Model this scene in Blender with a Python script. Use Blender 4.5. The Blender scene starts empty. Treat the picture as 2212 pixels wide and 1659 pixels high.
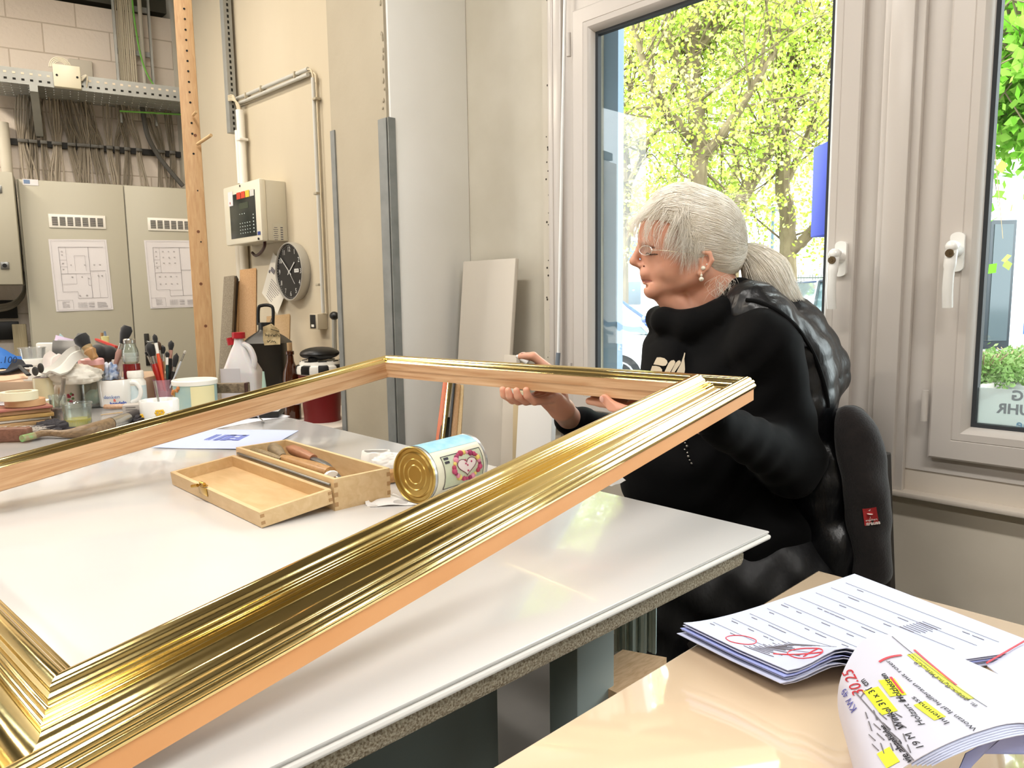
import bpy, bmesh, math, random
import numpy as np
from mathutils import Vector, Matrix, Euler
random.seed(7); np.random.seed(7)
SC = bpy.context.scene
COL = SC.collection
PI = math.pi

# ------------------------------------------------------------------ camera
FPX, CX, CY = 1580.0, 1106.0, 829.5
_p, _r, _y = math.radians(6.9), math.radians(.78), math.radians(43.4)
CAM = np.array([0, 0, 1.12])
_Fh = np.array([math.sin(_y), math.cos(_y), 0]); _R0 = np.array([math.cos(_y), -math.sin(_y), 0])
CF = _Fh * math.cos(_p) + np.array([0, 0, -math.sin(_p)])
_U0 = np.cross(_R0, CF)
CR = math.cos(_r) * _R0 - math.sin(_r) * _U0
CU = math.sin(_r) * _R0 + math.cos(_r) * _U0
cd = bpy.data.cameras.new('camera'); cam = bpy.data.objects.new('camera', cd); COL.objects.link(cam)
cam.matrix_world = Matrix(((CR[0], CU[0], -CF[0], CAM[0]), (CR[1], CU[1], -CF[1], CAM[1]), (CR[2], CU[2], -CF[2], CAM[2]), (0, 0, 0, 1)))
cd.sensor_width = 36; cd.lens = 36 * FPX / 2212; cd.clip_start = .02; cd.clip_end = 400
SC.camera = cam

# ------------------------------------------------------------------ world, sun, exposure
w = bpy.data.worlds.new('sky'); SC.world = w; w.use_nodes = True
nt = w.node_tree; bg = nt.nodes['Background']
tc = nt.nodes.new('ShaderNodeTexCoord'); sx = nt.nodes.new('ShaderNodeSeparateXYZ'); rp = nt.nodes.new('ShaderNodeValToRGB')
nt.links.new(tc.outputs['Generated'], sx.inputs[0]); nt.links.new(sx.outputs['Z'], rp.inputs[0])
rp.color_ramp.elements[0].color = (.80, .86, .90, 1); rp.color_ramp.elements[0].position = 0
rp.color_ramp.elements[1].color = (.92, .97, 1.0, 1); rp.color_ramp.elements[1].position = .35
nt.links.new(rp.outputs[0], bg.inputs[0]); bg.inputs[1].default_value = 6.5
sd = bpy.data.lights.new('sun', 'SUN'); sun = bpy.data.objects.new('sun', sd); COL.objects.link(sun)
sd.energy = 3.5; sd.angle = .08; sd.color = (1, .95, .86)
sun.rotation_euler = Vector((-.62, .25, .74)).to_track_quat('Z', 'Y').to_euler()
SC.view_settings.view_transform = 'Standard'; SC.view_settings.look = 'None'
SC.view_settings.exposure = .62; SC.view_settings.gamma = 1; SC.view_settings.use_curve_mapping = False
cy = SC.cycles
cy.use_denoising = True; cy.max_bounces = 8; cy.diffuse_bounces = 4; cy.glossy_bounces = 4; cy.transmission_bounces = 6
cy.transparent_max_bounces = 16; cy.caustics_reflective = False; cy.caustics_refractive = False
cy.sample_clamp_indirect = 6

def area(name, loc, size, size_y, power, color=(1, 1, 1), direction=(0, 0, -1), parent=None):
    l = bpy.data.lights.new(name, 'AREA'); l.shape = 'RECTANGLE'; l.size = size; l.size_y = size_y
    l.energy = power; l.color = color
    o = bpy.data.objects.new(name, l); COL.objects.link(o)
    o.location = loc; o.rotation_euler = Vector([-c for c in direction]).to_track_quat('Z', 'Y').to_euler()
    return o
# the light of the ceiling's tube fixtures (their housings are built with the ceiling)
LAMPS = [(.9, 3.5, 3.2, 17, (1, .90, .76)), (-.45, 4.2, 3.2, 46, (1, .88, .72)), (.15, 1.6, 3.2, 25, (1, .97, .92)), (-1.9, 1.2, 3.2, 26, (1, .96, .9)),
         (.2, -.9, 3.2, 30, (1, .97, .93)), (-1.9, -1.4, 3.2, 16, (1, .96, .9))]
for i, (lx, ly, lz, e, c) in enumerate(LAMPS):
    area('tube_light', (lx, ly, lz - .085), .16, 1.4, e, c)
# sky portals filling the window openings (they only guide the sky's own light)
WINS = [(1.69, .66), (.60, -.42), (-.48, -1.50), (-1.56, -2.58)]
for a_, b_ in WINS:
    po = area('sky_portal', (2.05, (a_ + b_) / 2, 1.37), 1.0, 1.25, 1, (1, 1, 1), (-1, 0, 0))
    po.data.cycles.is_portal = True

# ------------------------------------------------------------------ placing: photo point -> place
def ray(x, y): return CF + (x - CX) / FPX * CR + (CY - y) / FPX * CU
def P(x, y, d): return Vector(CAM + d * ray(x, y))
def PL(x, y, n, c):
    r = ray(x, y); n = np.array(n, float); t = (c - n @ CAM) / (n @ r); return Vector(CAM + t * r)
def PX(x, y, X): return PL(x, y, (1, 0, 0), X)
def PY(x, y, Y): return PL(x, y, (0, 1, 0), Y)
def PZ(x, y, Z): return PL(x, y, (0, 0, 1), Z)
NF = np.array([.223, .975, 0]); NF = NF / np.linalg.norm(NF); KF = float(NF @ np.array([1.15, 4.97, 0]))
def PF(x, y, off=0): return PL(x, y, NF, KF + off)
TF = Vector((NF[1], -NF[0], 0)); NFV = Vector(NF)          # along the far wall (to the right), and into it
def depth_of(p): return float((np.array(p) - CAM) @ CF)
UZ = Vector((0, 0, 1))

# ------------------------------------------------------------------ materials
def L(h):
    h = h.lstrip('#'); c = [int(h[i:i + 2], 16) / 255 for i in (0, 2, 4)]
    return tuple((v / 12.92 if v <= .04045 else ((v + .055) / 1.055) ** 2.4) for v in c) + (1,)
MATS = {}
def mat(name, col, rough=.5, metal=0, noise=None, bump=None, coat=0, spec=.5, sheen=0, emit=None, subs=0, alpha=1, trans=0, ior=1.45, aniso=0, stretch=(1, 1, 1)):
    if name in MATS: return MATS[name]
    m = bpy.data.materials.new(name); m.use_nodes = True; t = m.node_tree; b = t.nodes['Principled BSDF']
    c = L(col) if isinstance(col, str) else tuple(col) + (1,)
    b.inputs['Base Color'].default_value = c; b.inputs['Roughness'].default_value = rough; b.inputs['Metallic'].default_value = metal
    b.inputs['Specular IOR Level'].default_value = spec; b.inputs['IOR'].default_value = ior
    if coat: b.inputs['Coat Weight'].default_value = coat; b.inputs['Coat Roughness'].default_value = .03
    if sheen: b.inputs['Sheen Weight'].default_value = sheen
    if subs: b.inputs['Subsurface Weight'].default_value = subs; b.inputs['Subsurface Scale'].default_value = .01; b.inputs['Subsurface Radius'].default_value = (1, .4, .2)
    if trans: b.inputs['Transmission Weight'].default_value = trans
    if alpha < 1: b.inputs['Alpha'].default_value = alpha
    if emit: b.inputs['Emission Color'].default_value = L(emit[0]); b.inputs['Emission Strength'].default_value = emit[1]
    if noise or bump:
        tc = t.nodes.new('ShaderNodeTexCoord'); mp = t.nodes.new('ShaderNodeMapping'); mp.inputs['Scale'].default_value = stretch
        t.links.new(tc.outputs['Object'], mp.inputs[0])
    if noise:          # (scale, other colour, detail, contrast)
        n = t.nodes.new('ShaderNodeTexNoise'); n.inputs['Scale'].default_value = noise[0]; n.inputs['Detail'].default_value = noise[2] if len(noise) > 2 else 5
        t.links.new(mp.outputs[0], n.inputs['Vector'])
        r = t.nodes.new('ShaderNodeValToRGB'); k = noise[3] if len(noise) > 3 else .2
        r.color_ramp.elements[0].position = .5 - k; r.color_ramp.elements[1].position = .5 + k
        r.color_ramp.elements[0].color = L(noise[1]) if isinstance(noise[1], str) else tuple(noise[1]) + (1,); r.color_ramp.elements[1].color = c
        t.links.new(n.outputs[0], r.inputs[0]); t.links.new(r.outputs[0], b.inputs['Base Color'])
    if bump:           # (scale, strength[, distance])
        n2 = t.nodes.new('ShaderNodeTexNoise'); n2.inputs['Scale'].default_value = bump[0]; n2.inputs['Detail'].default_value = 4
        t.links.new(mp.outputs[0], n2.inputs['Vector'])
        bu = t.nodes.new('ShaderNodeBump'); bu.inputs['Strength'].default_value = bump[1]; bu.inputs['Distance'].default_value = bump[2] if len(bump) > 2 else .01
        t.links.new(n2.outputs[0], bu.inputs['Height']); t.links.new(bu.outputs[0], b.inputs['Normal'])
    MATS[name] = m; return m
def wood(name, c1, c2, scale=(1, 12, 12), rough=.5, fine=9, k=.25):
    if name in MATS: return MATS[name]
    m = mat(name, c1, rough); t = m.node_tree; b = t.nodes['Principled BSDF']
    tc = t.nodes.new('ShaderNodeTexCoord'); mp = t.nodes.new('ShaderNodeMapping'); mp.inputs['Scale'].default_value = scale
    t.links.new(tc.outputs['Object'], mp.inputs[0])
    n = t.nodes.new('ShaderNodeTexNoise'); n.inputs['Scale'].default_value = fine; n.inputs['Detail'].default_value = 6; n.inputs['Distortion'].default_value = .6
    t.links.new(mp.outputs[0], n.inputs['Vector'])
    r = t.nodes.new('ShaderNodeValToRGB'); r.color_ramp.elements[0].position = .5 - k; r.color_ramp.elements[1].position = .5 + k
    r.color_ramp.elements[0].color = L(c2); r.color_ramp.elements[1].color = L(c1)
    t.links.new(n.outputs[0], r.inputs[0]); t.links.new(r.outputs[0], b.inputs['Base Color'])
    bu = t.nodes.new('ShaderNodeBump'); bu.inputs['Strength'].default_value = .15; bu.inputs['Distance'].default_value = .002
    t.links.new(n.outputs[0], bu.inputs['Height']); t.links.new(bu.outputs[0], b.inputs['Normal'])
    return m
def glassy(name, tint=(1, 1, 1), refl=.08, rough=.0, body=0.0, bodycol=(1, 1, 1)):
    """clear pane or vessel: see-through with a mirror glaze, optionally a faint milky body"""
    if name in MATS: return MATS[name]
    m = bpy.data.materials.new(name); m.use_nodes = True; t = m.node_tree; t.nodes.clear()
    o = t.nodes.new('ShaderNodeOutputMaterial'); tr = t.nodes.new('ShaderNodeBsdfTransparent'); tr.inputs[0].default_value = tuple(tint) + (1,)
    gl = t.nodes.new('ShaderNodeBsdfGlossy'); gl.inputs['Roughness'].default_value = rough
    fr = t.nodes.new('ShaderNodeLayerWeight'); fr.inputs[0].default_value = .25
    ma = t.nodes.new('ShaderNodeMath'); ma.operation = 'MULTIPLY_ADD'; ma.inputs[1].default_value = .6; ma.inputs[2].default_value = refl; ma.use_clamp = True
    t.links.new(fr.outputs['Fresnel'], ma.inputs[0])
    mx = t.nodes.new('ShaderNodeMixShader'); t.links.new(ma.outputs[0], mx.inputs[0])
    src = tr.outputs[0]
    if body:
        df = t.nodes.new('ShaderNodeBsdfDiffuse'); df.inputs[0].default_value = tuple(bodycol) + (1,)
        m2 = t.nodes.new('ShaderNodeMixShader'); m2.inputs[0].default_value = body
        t.links.new(tr.outputs[0], m2.inputs[1]); t.links.new(df.outputs[0], m2.inputs[2]); src = m2.outputs[0]
    t.links.new(src, mx.inputs[1]); t.links.new(gl.outputs[0], mx.inputs[2]); t.links.new(mx.outputs[0], o.inputs[0])
    MATS[name] = m; return m

# ------------------------------------------------------------------ mesh building
WM = {}                      # world matrix of every thing, so parts can be built in place
def vv(a): return Vector([float(c) for c in a])
def frame_mat(o, x, y=None, z=None):
    """matrix with origin o and given axes (x and z, or x and y)"""
    x = vv(x).normalized()
    if z is None: z = x.cross(vv(y)).normalized(); y = z.cross(x)
    else: z = vv(z).normalized(); y = z.cross(x).normalized(); x = y.cross(z)
    m = Matrix((x, y, z)).transposed().to_4x4(); m.translation = vv(o); return m
def along(p0, p1):
    d = vv(p1) - vv(p0); z = d.normalized(); q = z.to_track_quat('Z', 'Y'); m = q.to_matrix().to_4x4(); m.translation = vv(p0); return m, d.length
class MB:
    def __init__(s): s.v = []; s.f = []; s.m = []; s.cm = 0
    def add(s, vs, fs, M=None):
        b = len(s.v)
        s.v += [tuple(M @ vv(q)) if M is not None else tuple(q) for q in vs]
        s.f += [tuple(b + i for i in f) for f in fs]; s.m += [s.cm] * len(fs); return s
    def box(s, c, size, M=None, rot=None, bev=0):
        x, y, z = [k / 2 for k in size]
        T = Matrix.Translation(vv(c))
        if rot is not None: T = T @ Euler(rot).to_matrix().to_4x4()
        if M is not None: T = M @ T
        if bev <= 0:
            vs = [(a * x, b * y, e * z) for e in (-1, 1) for a, b in ((-1, -1), (1, -1), (1, 1), (-1, 1))]
            return s.add(vs, [(3, 2, 1, 0), (4, 5, 6, 7), (0, 1, 5, 4), (1, 2, 6, 5), (2, 3, 7, 6), (3, 0, 4, 7)], T)
        b = min(bev, x * .95, y * .95, z * .95)
        bm = bmesh.new(); bmesh.ops.create_cube(bm, size=1)
        for q in bm.verts: q.co = Vector((q.co.x * 2 * x, q.co.y * 2 * y, q.co.z * 2 * z))
        bmesh.ops.bevel(bm, geom=bm.edges[:], offset=b, segments=2, affect='EDGES', profile=.5)
        bm.verts.ensure_lookup_table(); idx = {q: i for i, q in enumerate(bm.verts)}
        s.add([tuple(q.co) for q in bm.verts], [tuple(idx[q] for q in f.verts) for f in bm.faces], T); bm.free(); return s
    def cyl(s, p0, p1, r0, r1=None, seg=16, caps=True):
        r1 = r0 if r1 is None else r1; M, L_ = along(p0, p1)
        vs = [(r * math.cos(2 * PI * i / seg), r * math.sin(2 * PI * i / seg), z) for r, z in ((r0, 0), (r1, L_)) for i in range(seg)]
        fs = [(i, (i + 1) % seg, seg + (i + 1) % seg, seg + i) for i in range(seg)]
        if caps: fs += [tuple(range(seg))[::-1], tuple(range(seg, 2 * seg))]
        return s.add(vs, fs, M)
    def lathe(s, prof, M=None, seg=32, close=True, arc=2 * PI):
        """prof: (radius, height) pairs from bottom to top around local z"""
        vs = []; fs = []; n = len(prof); full = abs(arc - 2 * PI) < 1e-6; ns = seg if full else seg + 1
        for r, z in prof: vs += [(r * math.cos(arc * i / seg), r * math.sin(arc * i / seg), z) for i in range(ns)]
        for k in range(n - 1):
            for i in range(seg):
                j = (i + 1) % ns; fs.append((k * ns + i, k * ns + j, (k + 1) * ns + j, (k + 1) * ns + i))
        if close and full:
            if prof[0][0] > 1e-6: fs.append(tuple(range(ns))[::-1])
            if prof[-1][0] > 1e-6: fs.append(tuple(range((n - 1) * ns, n * ns)))
        return s.add(vs, fs, M)
    def tube(s, pts, r, seg=8, caps=True, flat=1.0, up=None):
        pts = [vv(q) for q in pts]; n = len(pts); rs = r if isinstance(r, (list, tuple)) else [r] * n
        t0 = (pts[1] - pts[0]).normalized(); a = vv(up) if up is not None else (UZ if abs(t0.z) < .9 else Vector((1, 0, 0)))
        u = (a - t0 * a.dot(t0)).normalized(); vs = []
        for i in range(n):
            t = (pts[min(i + 1, n - 1)] - pts[max(i - 1, 0)]).normalized()
            u = (u - t * u.dot(t)); u = u.normalized() if u.length > 1e-6 else t.orthogonal().normalized(); w_ = t.cross(u)
            for k in range(seg):
                an = 2 * PI * k / seg; vs.append(tuple(pts[i] + (u * math.cos(an) * flat + w_ * math.sin(an)) * rs[i]))
        fs = [(i * seg + k, i * seg + (k + 1) % seg, (i + 1) * seg + (k + 1) % seg, (i + 1) * seg + k) for i in range(n - 1) for k in range(seg)]
        if caps: fs += [tuple(range(seg))[::-1], tuple(range((n - 1) * seg, n * seg))]
        return s.add(vs, fs)
    def prism(s, poly, h, M=None, z0=0):
        n = len(poly); vs = [(x, y, z0) for x, y in poly] + [(x, y, z0 + h) for x, y in poly]
        return s.add(vs, [tuple(range(n))[::-1], tuple(range(n, 2 * n))] + [(i, (i + 1) % n, n + (i + 1) % n, n + i) for i in range(n)], M)
    def sheet(s, g, th=.0006, flip=False):
        """grid of points g[i][j] -> thin solid sheet"""
        ni, nj = len(g), len(g[0]); G = [[vv(q) for q in r] for r in g]
        def nr(i, j):
            a = G[min(i + 1, ni - 1)][j] - G[max(i - 1, 0)][j]; b = G[i][min(j + 1, nj - 1)] - G[i][max(j - 1, 0)]
            n = a.cross(b); return n.normalized() if n.length > 1e-12 else UZ
        top = [tuple(G[i][j] + nr(i, j) * th / 2) for i in range(ni) for j in range(nj)]
        bot = [tuple(G[i][j] - nr(i, j) * th / 2) for i in range(ni) for j in range(nj)]
        N = ni * nj; fs = []
        for i in range(ni - 1):
            for j in range(nj - 1):
                a, b, c, d = i * nj + j, (i + 1) * nj + j, (i + 1) * nj + j + 1, i * nj + j + 1
                fs += [(a, b, c, d), (N + d, N + c, N + b, N + a)]
        ed = [(0, j) for j in range(nj)] + [(i, nj - 1) for i in range(1, ni)] + [(ni - 1, j) for j in range(nj - 2, -1, -1)] + [(i, 0) for i in range(ni - 2, 0, -1)]
        for k in range(len(ed)):
            a = ed[k][0] * nj + ed[k][1]; b = ed[(k + 1) % len(ed)]; b = b[0] * nj + b[1]; fs.append((a, b, N + b, N + a))
        return s.add(top + bot, fs)
    def ell(s, c, r, M=None, seg=20, rings=12):
        vs = [(0, 0, -1)]; fs = []
        for k in range(1, rings):
            ph = -PI / 2 + PI * k / rings; vs += [(math.cos(ph) * math.cos(2 * PI * i / seg), math.cos(ph) * math.sin(2 * PI * i / seg), math.sin(ph)) for i in range(seg)]
        vs.append((0, 0, 1))
        fs += [(0, 1 + (i + 1) % seg, 1 + i) for i in range(seg)]
        for k in range(rings - 2):
            a = 1 + k * seg; fs += [(a + i, a + (i + 1) % seg, a + seg + (i + 1) % seg, a + seg + i) for i in range(seg)]
        a = 1 + (rings - 2) * seg; fs += [(a + i, a + (i + 1) % seg, len(vs) - 1) for i in range(seg)]
        r = (r, r, r) if not isinstance(r, (tuple, list)) else r
        T = (M if M is not None else Matrix.Identity(4)) @ Matrix.Translation(vv(c)) @ Matrix.Diagonal((r[0], r[1], r[2], 1))
        return s.add(vs, fs, T)
    def build(s, name, mats, parent=None, sharp=35, solid=None, local=False):
        me = bpy.data.meshes.new(name); V = np.array(s.v, dtype=float)
        if parent is not None and not local and parent.name in WM:
            Mi = np.array(WM[parent.name].inverted()); V = V @ Mi[:3, :3].T + Mi[:3, 3]
        me.from_pydata([tuple(q) for q in V], [], s.f)
        for m in (mats if isinstance(mats, (list, tuple)) else [mats]): me.materials.append(m)
        if any(s.m): me.polygons.foreach_set('material_index', s.m)
        finish(me, sharp)
        o = bpy.data.objects.new(name, me); COL.objects.link(o)
        if parent is not None: o.parent = parent; WM[o.name] = WM.get(parent.name, Matrix.Identity(4))
        else: WM[o.name] = Matrix.Identity(4)
        return o
def finish(me, sharp=35):
    bm = bmesh.new(); bm.from_mesh(me)
    bmesh.ops.recalc_face_normals(bm, faces=bm.faces)
    if sharp is not None:
        lim = math.radians(sharp)
        for f in bm.faces: f.smooth = True
        for e in bm.edges:
            if len(e.link_faces) == 2: e.smooth = e.calc_face_angle(0) < lim
            else: e.smooth = False
    bm.to_mesh(me); bm.free(); me.update()
def tag(o, label, cat, group=None, kind=None):
    if label: o['label'] = label
    if cat: o['category'] = cat
    if group: o['group'] = group
    if kind: o['kind'] = kind
    return o
def thing(name, label, cat, loc=(0, 0, 0), rot=(0, 0, 0), group=None, M=None):
    o = bpy.data.objects.new(name, None); COL.objects.link(o); o.empty_display_size = .05
    if M is not None: o.matrix_world = M; WM[o.name] = M.copy()
    else:
        o.location = loc; o.rotation_euler = rot; WM[o.name] = Matrix.Translation(vv(loc)) @ Euler(rot).to_matrix().to_4x4()
    return tag(o, label, cat, group)
def origin(o, loc):
    """move the origin of a one-mesh thing to its base"""
    loc = vv(loc); o.data.transform(Matrix.Translation(-loc)); o.location = loc; WM[o.name] = Matrix.Translation(loc); return o
def struct(name, mb, m, parent=None, **k):
    o = mb.build(name, m, parent, **k)
    if parent is None: o['kind'] = 'structure'
    return o
def copy_tree(o, parent=None):
    c = o.copy(); COL.objects.link(c)
    if parent is not None: c.parent = parent
    for ch in list(o.children): copy_tree(ch, c)
    return c
def text_mesh(name, s, size, M, m, parent=None, ext=.0003, align='CENTER', mirror=False, bold=0, sx=1.0, spacing=1.0):
    cu = bpy.data.curves.new('txt', 'FONT'); cu.body = s; cu.size = size; cu.extrude = ext; cu.align_x = align; cu.align_y = 'CENTER'; cu.offset = bold; cu.resolution_u = 3
    cu.space_character = spacing
    to = bpy.data.objects.new('txt', cu); COL.objects.link(to)
    dg = bpy.context.evaluated_depsgraph_get(); me = bpy.data.meshes.new_from_object(to.evaluated_get(dg)); bpy.data.objects.remove(to)
    me.name = name
    if mirror: me.transform(Matrix.Scale(-1, 4, (1, 0, 0))); me.flip_normals()
    if sx != 1: me.transform(Matrix.Diagonal((sx, 1, 1, 1)))
    T = M
    if parent is not None and parent.name in WM: T = WM[parent.name].inverted() @ M
    me.transform(T); me.materials.clear(); me.materials.append(m)
    o = bpy.data.objects.new(name, me); COL.objects.link(o)
    if parent is not None: o.parent = parent; WM[o.name] = WM[parent.name]
    return o
def rnd(a, b): return random.uniform(a, b)
def smoothpts(pts, n=6):
    """Catmull-Rom through pts"""
    p = [vv(q) for q in pts]; p = [p[0] * 2 - p[1]] + p + [p[-1] * 2 - p[-2]]; out = []
    for i in range(1, len(p) - 2):
        for k in range(n):
            t = k / n; a, b, c, d = p[i - 1], p[i], p[i + 1], p[i + 2]
            out.append(.5 * ((2 * b) + (c - a) * t + (2 * a - 5 * b + 4 * c - d) * t * t + (3 * b - a - 3 * c + d) * t ** 3))
    out.append(p[-2]); return out
# ================================================================== THE ROOM
m_plaster = mat('painted_plaster', '#cfc8ba', .75, noise=(3.5, '#c2baaa', 6, .25), bump=(30, .12, .004))
m_conc = mat('cream_concrete', '#cbc0aa', .8, noise=(1.3, '#b9ad95', 8, .28), bump=(14, .25, .006), stretch=(1, 1, .35))
m_conc2 = mat('grey_cream_concrete', '#b5ab97', .8, noise=(2.2, '#a39883', 8, .28), bump=(22, .25, .005))
m_white = mat('white_board_plaster', '#f4f3ef', .6, noise=(2.2, '#e8e6df', 6, .3), bump=(40, .06, .003))
m_greyp = mat('grey_painted_plaster', '#cfc9ba', .7, noise=(5, '#c2bbaa', 8, .25), bump=(25, .15, .004))
m_pvc = mat('white_window_plastic', '#c6bfb8', .28)
m_gasket = mat('black_gasket', '#2b2f33', .6)
m_floor = mat('grey_floor', '#6d6a66', .55, noise=(4, '#5b5854', 6, .3))
m_ceil = mat('ceiling_paint', '#77736a', .9)
m_dark = mat('dark_steel_ceiling', '#57564c', .7)
m_facade = mat('pale_blue_facade', '#73889c', .7)

# block wall: painted blocks laid in running bond
m_block = mat('painted_block', '#cbbcac', .85)
t = m_block.node_tree; b = t.nodes['Principled BSDF']
tcn = t.nodes.new('ShaderNodeTexCoord'); br = t.nodes.new('ShaderNodeTexBrick')
sp = t.nodes.new('ShaderNodeSeparateXYZ'); cb = t.nodes.new('ShaderNodeCombineXYZ')
t.links.new(tcn.outputs['Object'], sp.inputs[0]); t.links.new(sp.outputs['X'], cb.inputs[0]); t.links.new(sp.outputs['Z'], cb.inputs[1]); t.links.new(cb.outputs[0], br.inputs['Vector'])
br.inputs['Scale'].default_value = 1; br.inputs['Brick Width'].default_value = .36; br.inputs['Row Height'].default_value = .175; br.inputs['Mortar Size'].default_value = .004; br.inputs['Mortar Smooth'].default_value = .3
br.inputs['Color1'].default_value = L('#e4d9cd'); br.inputs['Color2'].default_value = L('#dcd0c3'); br.inputs['Mortar'].default_value = L('#c2b4a4')
nz = t.nodes.new('ShaderNodeTexNoise'); nz.inputs['Scale'].default_value = 35; nz.inputs['Detail'].default_value = 6; t.links.new(tcn.outputs['Object'], nz.inputs['Vector'])
ad = t.nodes.new('ShaderNodeMath'); ad.operation = 'MULTIPLY_ADD'; ad.inputs[1].default_value = -1.5; t.links.new(br.outputs['Fac'], ad.inputs[0]); t.links.new(nz.outputs[0], ad.inputs[2])
bu = t.nodes.new('ShaderNodeBump'); bu.inputs['Strength'].default_value = .6; bu.inputs['Distance'].default_value = .006
t.links.new(ad.outputs[0], bu.inputs['Height']); t.links.new(bu.outputs[0], b.inputs['Normal']); t.links.new(br.outputs['Color'], b.inputs['Base Color'])

struct('floor', MB().box((-1.3, 1.2, -.05), (6.4, 9.6, .1)), m_floor)
struct('ceiling', MB().box((-1.3, 1.2, 3.45), (6.4, 9.6, .1)), m_ceil)
struct('wall_left', MB().box((-4.55, 1.2, 1.7), (.1, 9.6, 3.4)), m_plaster)
struct('wall_back', MB().box((-1.3, -3.35, 1.7), (6.4, .1, 3.4)), m_plaster)
# far wall: its own axes, so the block courses follow it
farM = frame_mat(Vector((1.86, 0, 0)) + Vector((0, (KF + .35 - NF[0] * 1.86) / NF[1], 0)), TF, z=UZ)
ZFW = float(PL(250, 22, NF, KF + .35)[2])
wf = MB().box((-3.3, .1, ZFW / 2), (6.9, .2, ZFW)).build('wall_far', m_block); wf.matrix_world = farM; wf['kind'] = 'structure'
bw = MB().box((-3.3, .32, (ZFW + 3.4) / 2), (6.9, .2, 3.4 - ZFW + .1)).box((-3.3, .12, ZFW + .10), (6.9, .12, .1)).build('trim_beam', m_dark); bw.matrix_world = farM; bw['kind'] = 'structure'
# right wall with its window openings
wr = MB()
wr.box((1.915, 3.62, 1.7), (.11, 4.0, 3.4))
wr.box((1.915, 1.655, 1.7), (.11, .09, 3.4)) if False else None
wr.box((1.9, -.86, .35), (.14, 4.98, .70)); wr.box((1.9, -.86, 2.74), (.14, 4.98, 1.32))
for y0, y1 in ((.60, .66), (-.48, -.42), (-1.56, -1.50), (-3.35, -2.58)):
    wr.box((1.905, (y0 + y1) / 2, 1.39), (.13, y1 - y0, 1.4))
struct('wall_right', wr, m_greyp)
fa = MB().box((1.985, 3.59, 1.6), (.03, 4.06, 3.9)).box((1.985, -.86, .2), (.03, 4.9, .9)).box((1.985, -.86, 2.8), (.03, 4.9, 1.4))
for y0, y1 in ((.56, .70), (-.52, -.38), (-1.60, -1.46), (-3.35, -2.54)): fa.box((1.985, (y0 + y1) / 2, 1.39), (.03, y1 - y0, 1.5))
struct('trim_facade', fa, m_facade)
# the clock wall is cream concrete; a skin on the same wall from the column back
struct('wall_clock', MB().box((1.85, 3.7, 1.7), (.02, 2.27, 3.4)), m_conc)
# column, three faces with their own finish
yc0, yc1, xc = 2.201, 2.575, 1.5
cm = MB(); cm.box(((xc + 1.86) / 2, (yc0 + yc1) / 2, 1.7), (1.86 - xc, yc1 - yc0, 3.4)); struct('wall_column', cm, m_conc2)
wp = MB(); wp.box(((xc + 1.86) / 2 + .004, yc0 - .006, 1.7), (1.86 - xc - .01, .012, 3.4), bev=.003); struct('trim_column_board', wp, m_white)
gs = mat('galvanised_steel', '#8f918f', .45, .35, noise=(18, '#7c7f7d', 5, .25))
zt = PX(812, 262, xc)[2]
g1 = MB(); g1.box((xc - .003, yc0 + .022, zt / 2), (.005, .05, zt)).box((xc + .01, yc0 - .014, zt / 2), (.03, .004, zt)); struct('trim_corner_guard', g1, gs)
zt2 = PX(712, 285, xc)[2]
g2 = MB(); g2.box((xc - .003, yc1 - .014, zt2 / 2), (.005, .03, zt2)); struct('trim_corner_guard_back', g2, gs)
# crumbling plaster bead above the front guard
cr = MB()
for i in range(40):
    z = rnd(zt, 3.3); cr.ell((xc - .002, yc0 + rnd(.004, .02), z), (.004, rnd(.003, .007), rnd(.004, .011)), seg=6, rings=4)
struct('trim_plaster_bead', cr, m_conc2)
# strip between wall and window with nail holes, and the casing
wst = MB().box((1.845, 1.73, 1.7), (.03, .075, 3.4)); struct('trim_window_strip', wst, m_plaster)
nh = MB()
for i in range(46):
    z = rnd(.9, 2.3); y = 1.742 + rnd(-.012, .015); s_ = rnd(.0015, .004)
    nh.ell((1.8295, y, z), (.001, s_, s_), seg=6, rings=4)
struct('trim_nail_holes', nh, mat('dark_hole', '#3a322a', .9))
# panel, ledge and trim under the windows
struct('wall_window_panel', MB().box((1.84, -.86, .32), (.03, 4.98, .64)), mat('beige_wall_paint', '#d8cfbf', .75, noise=(6, '#cac0af', 8, .3), bump=(25, .1, .003)))
sl = MB().box((1.822, -.86, .649), (.066, 5.0, .012), bev=.003).box((1.84, -.86, .68), (.03, 4.98, .056)); struct('trim_sill', sl, mat('sill_paint', '#cfc5b8', .5))

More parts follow.
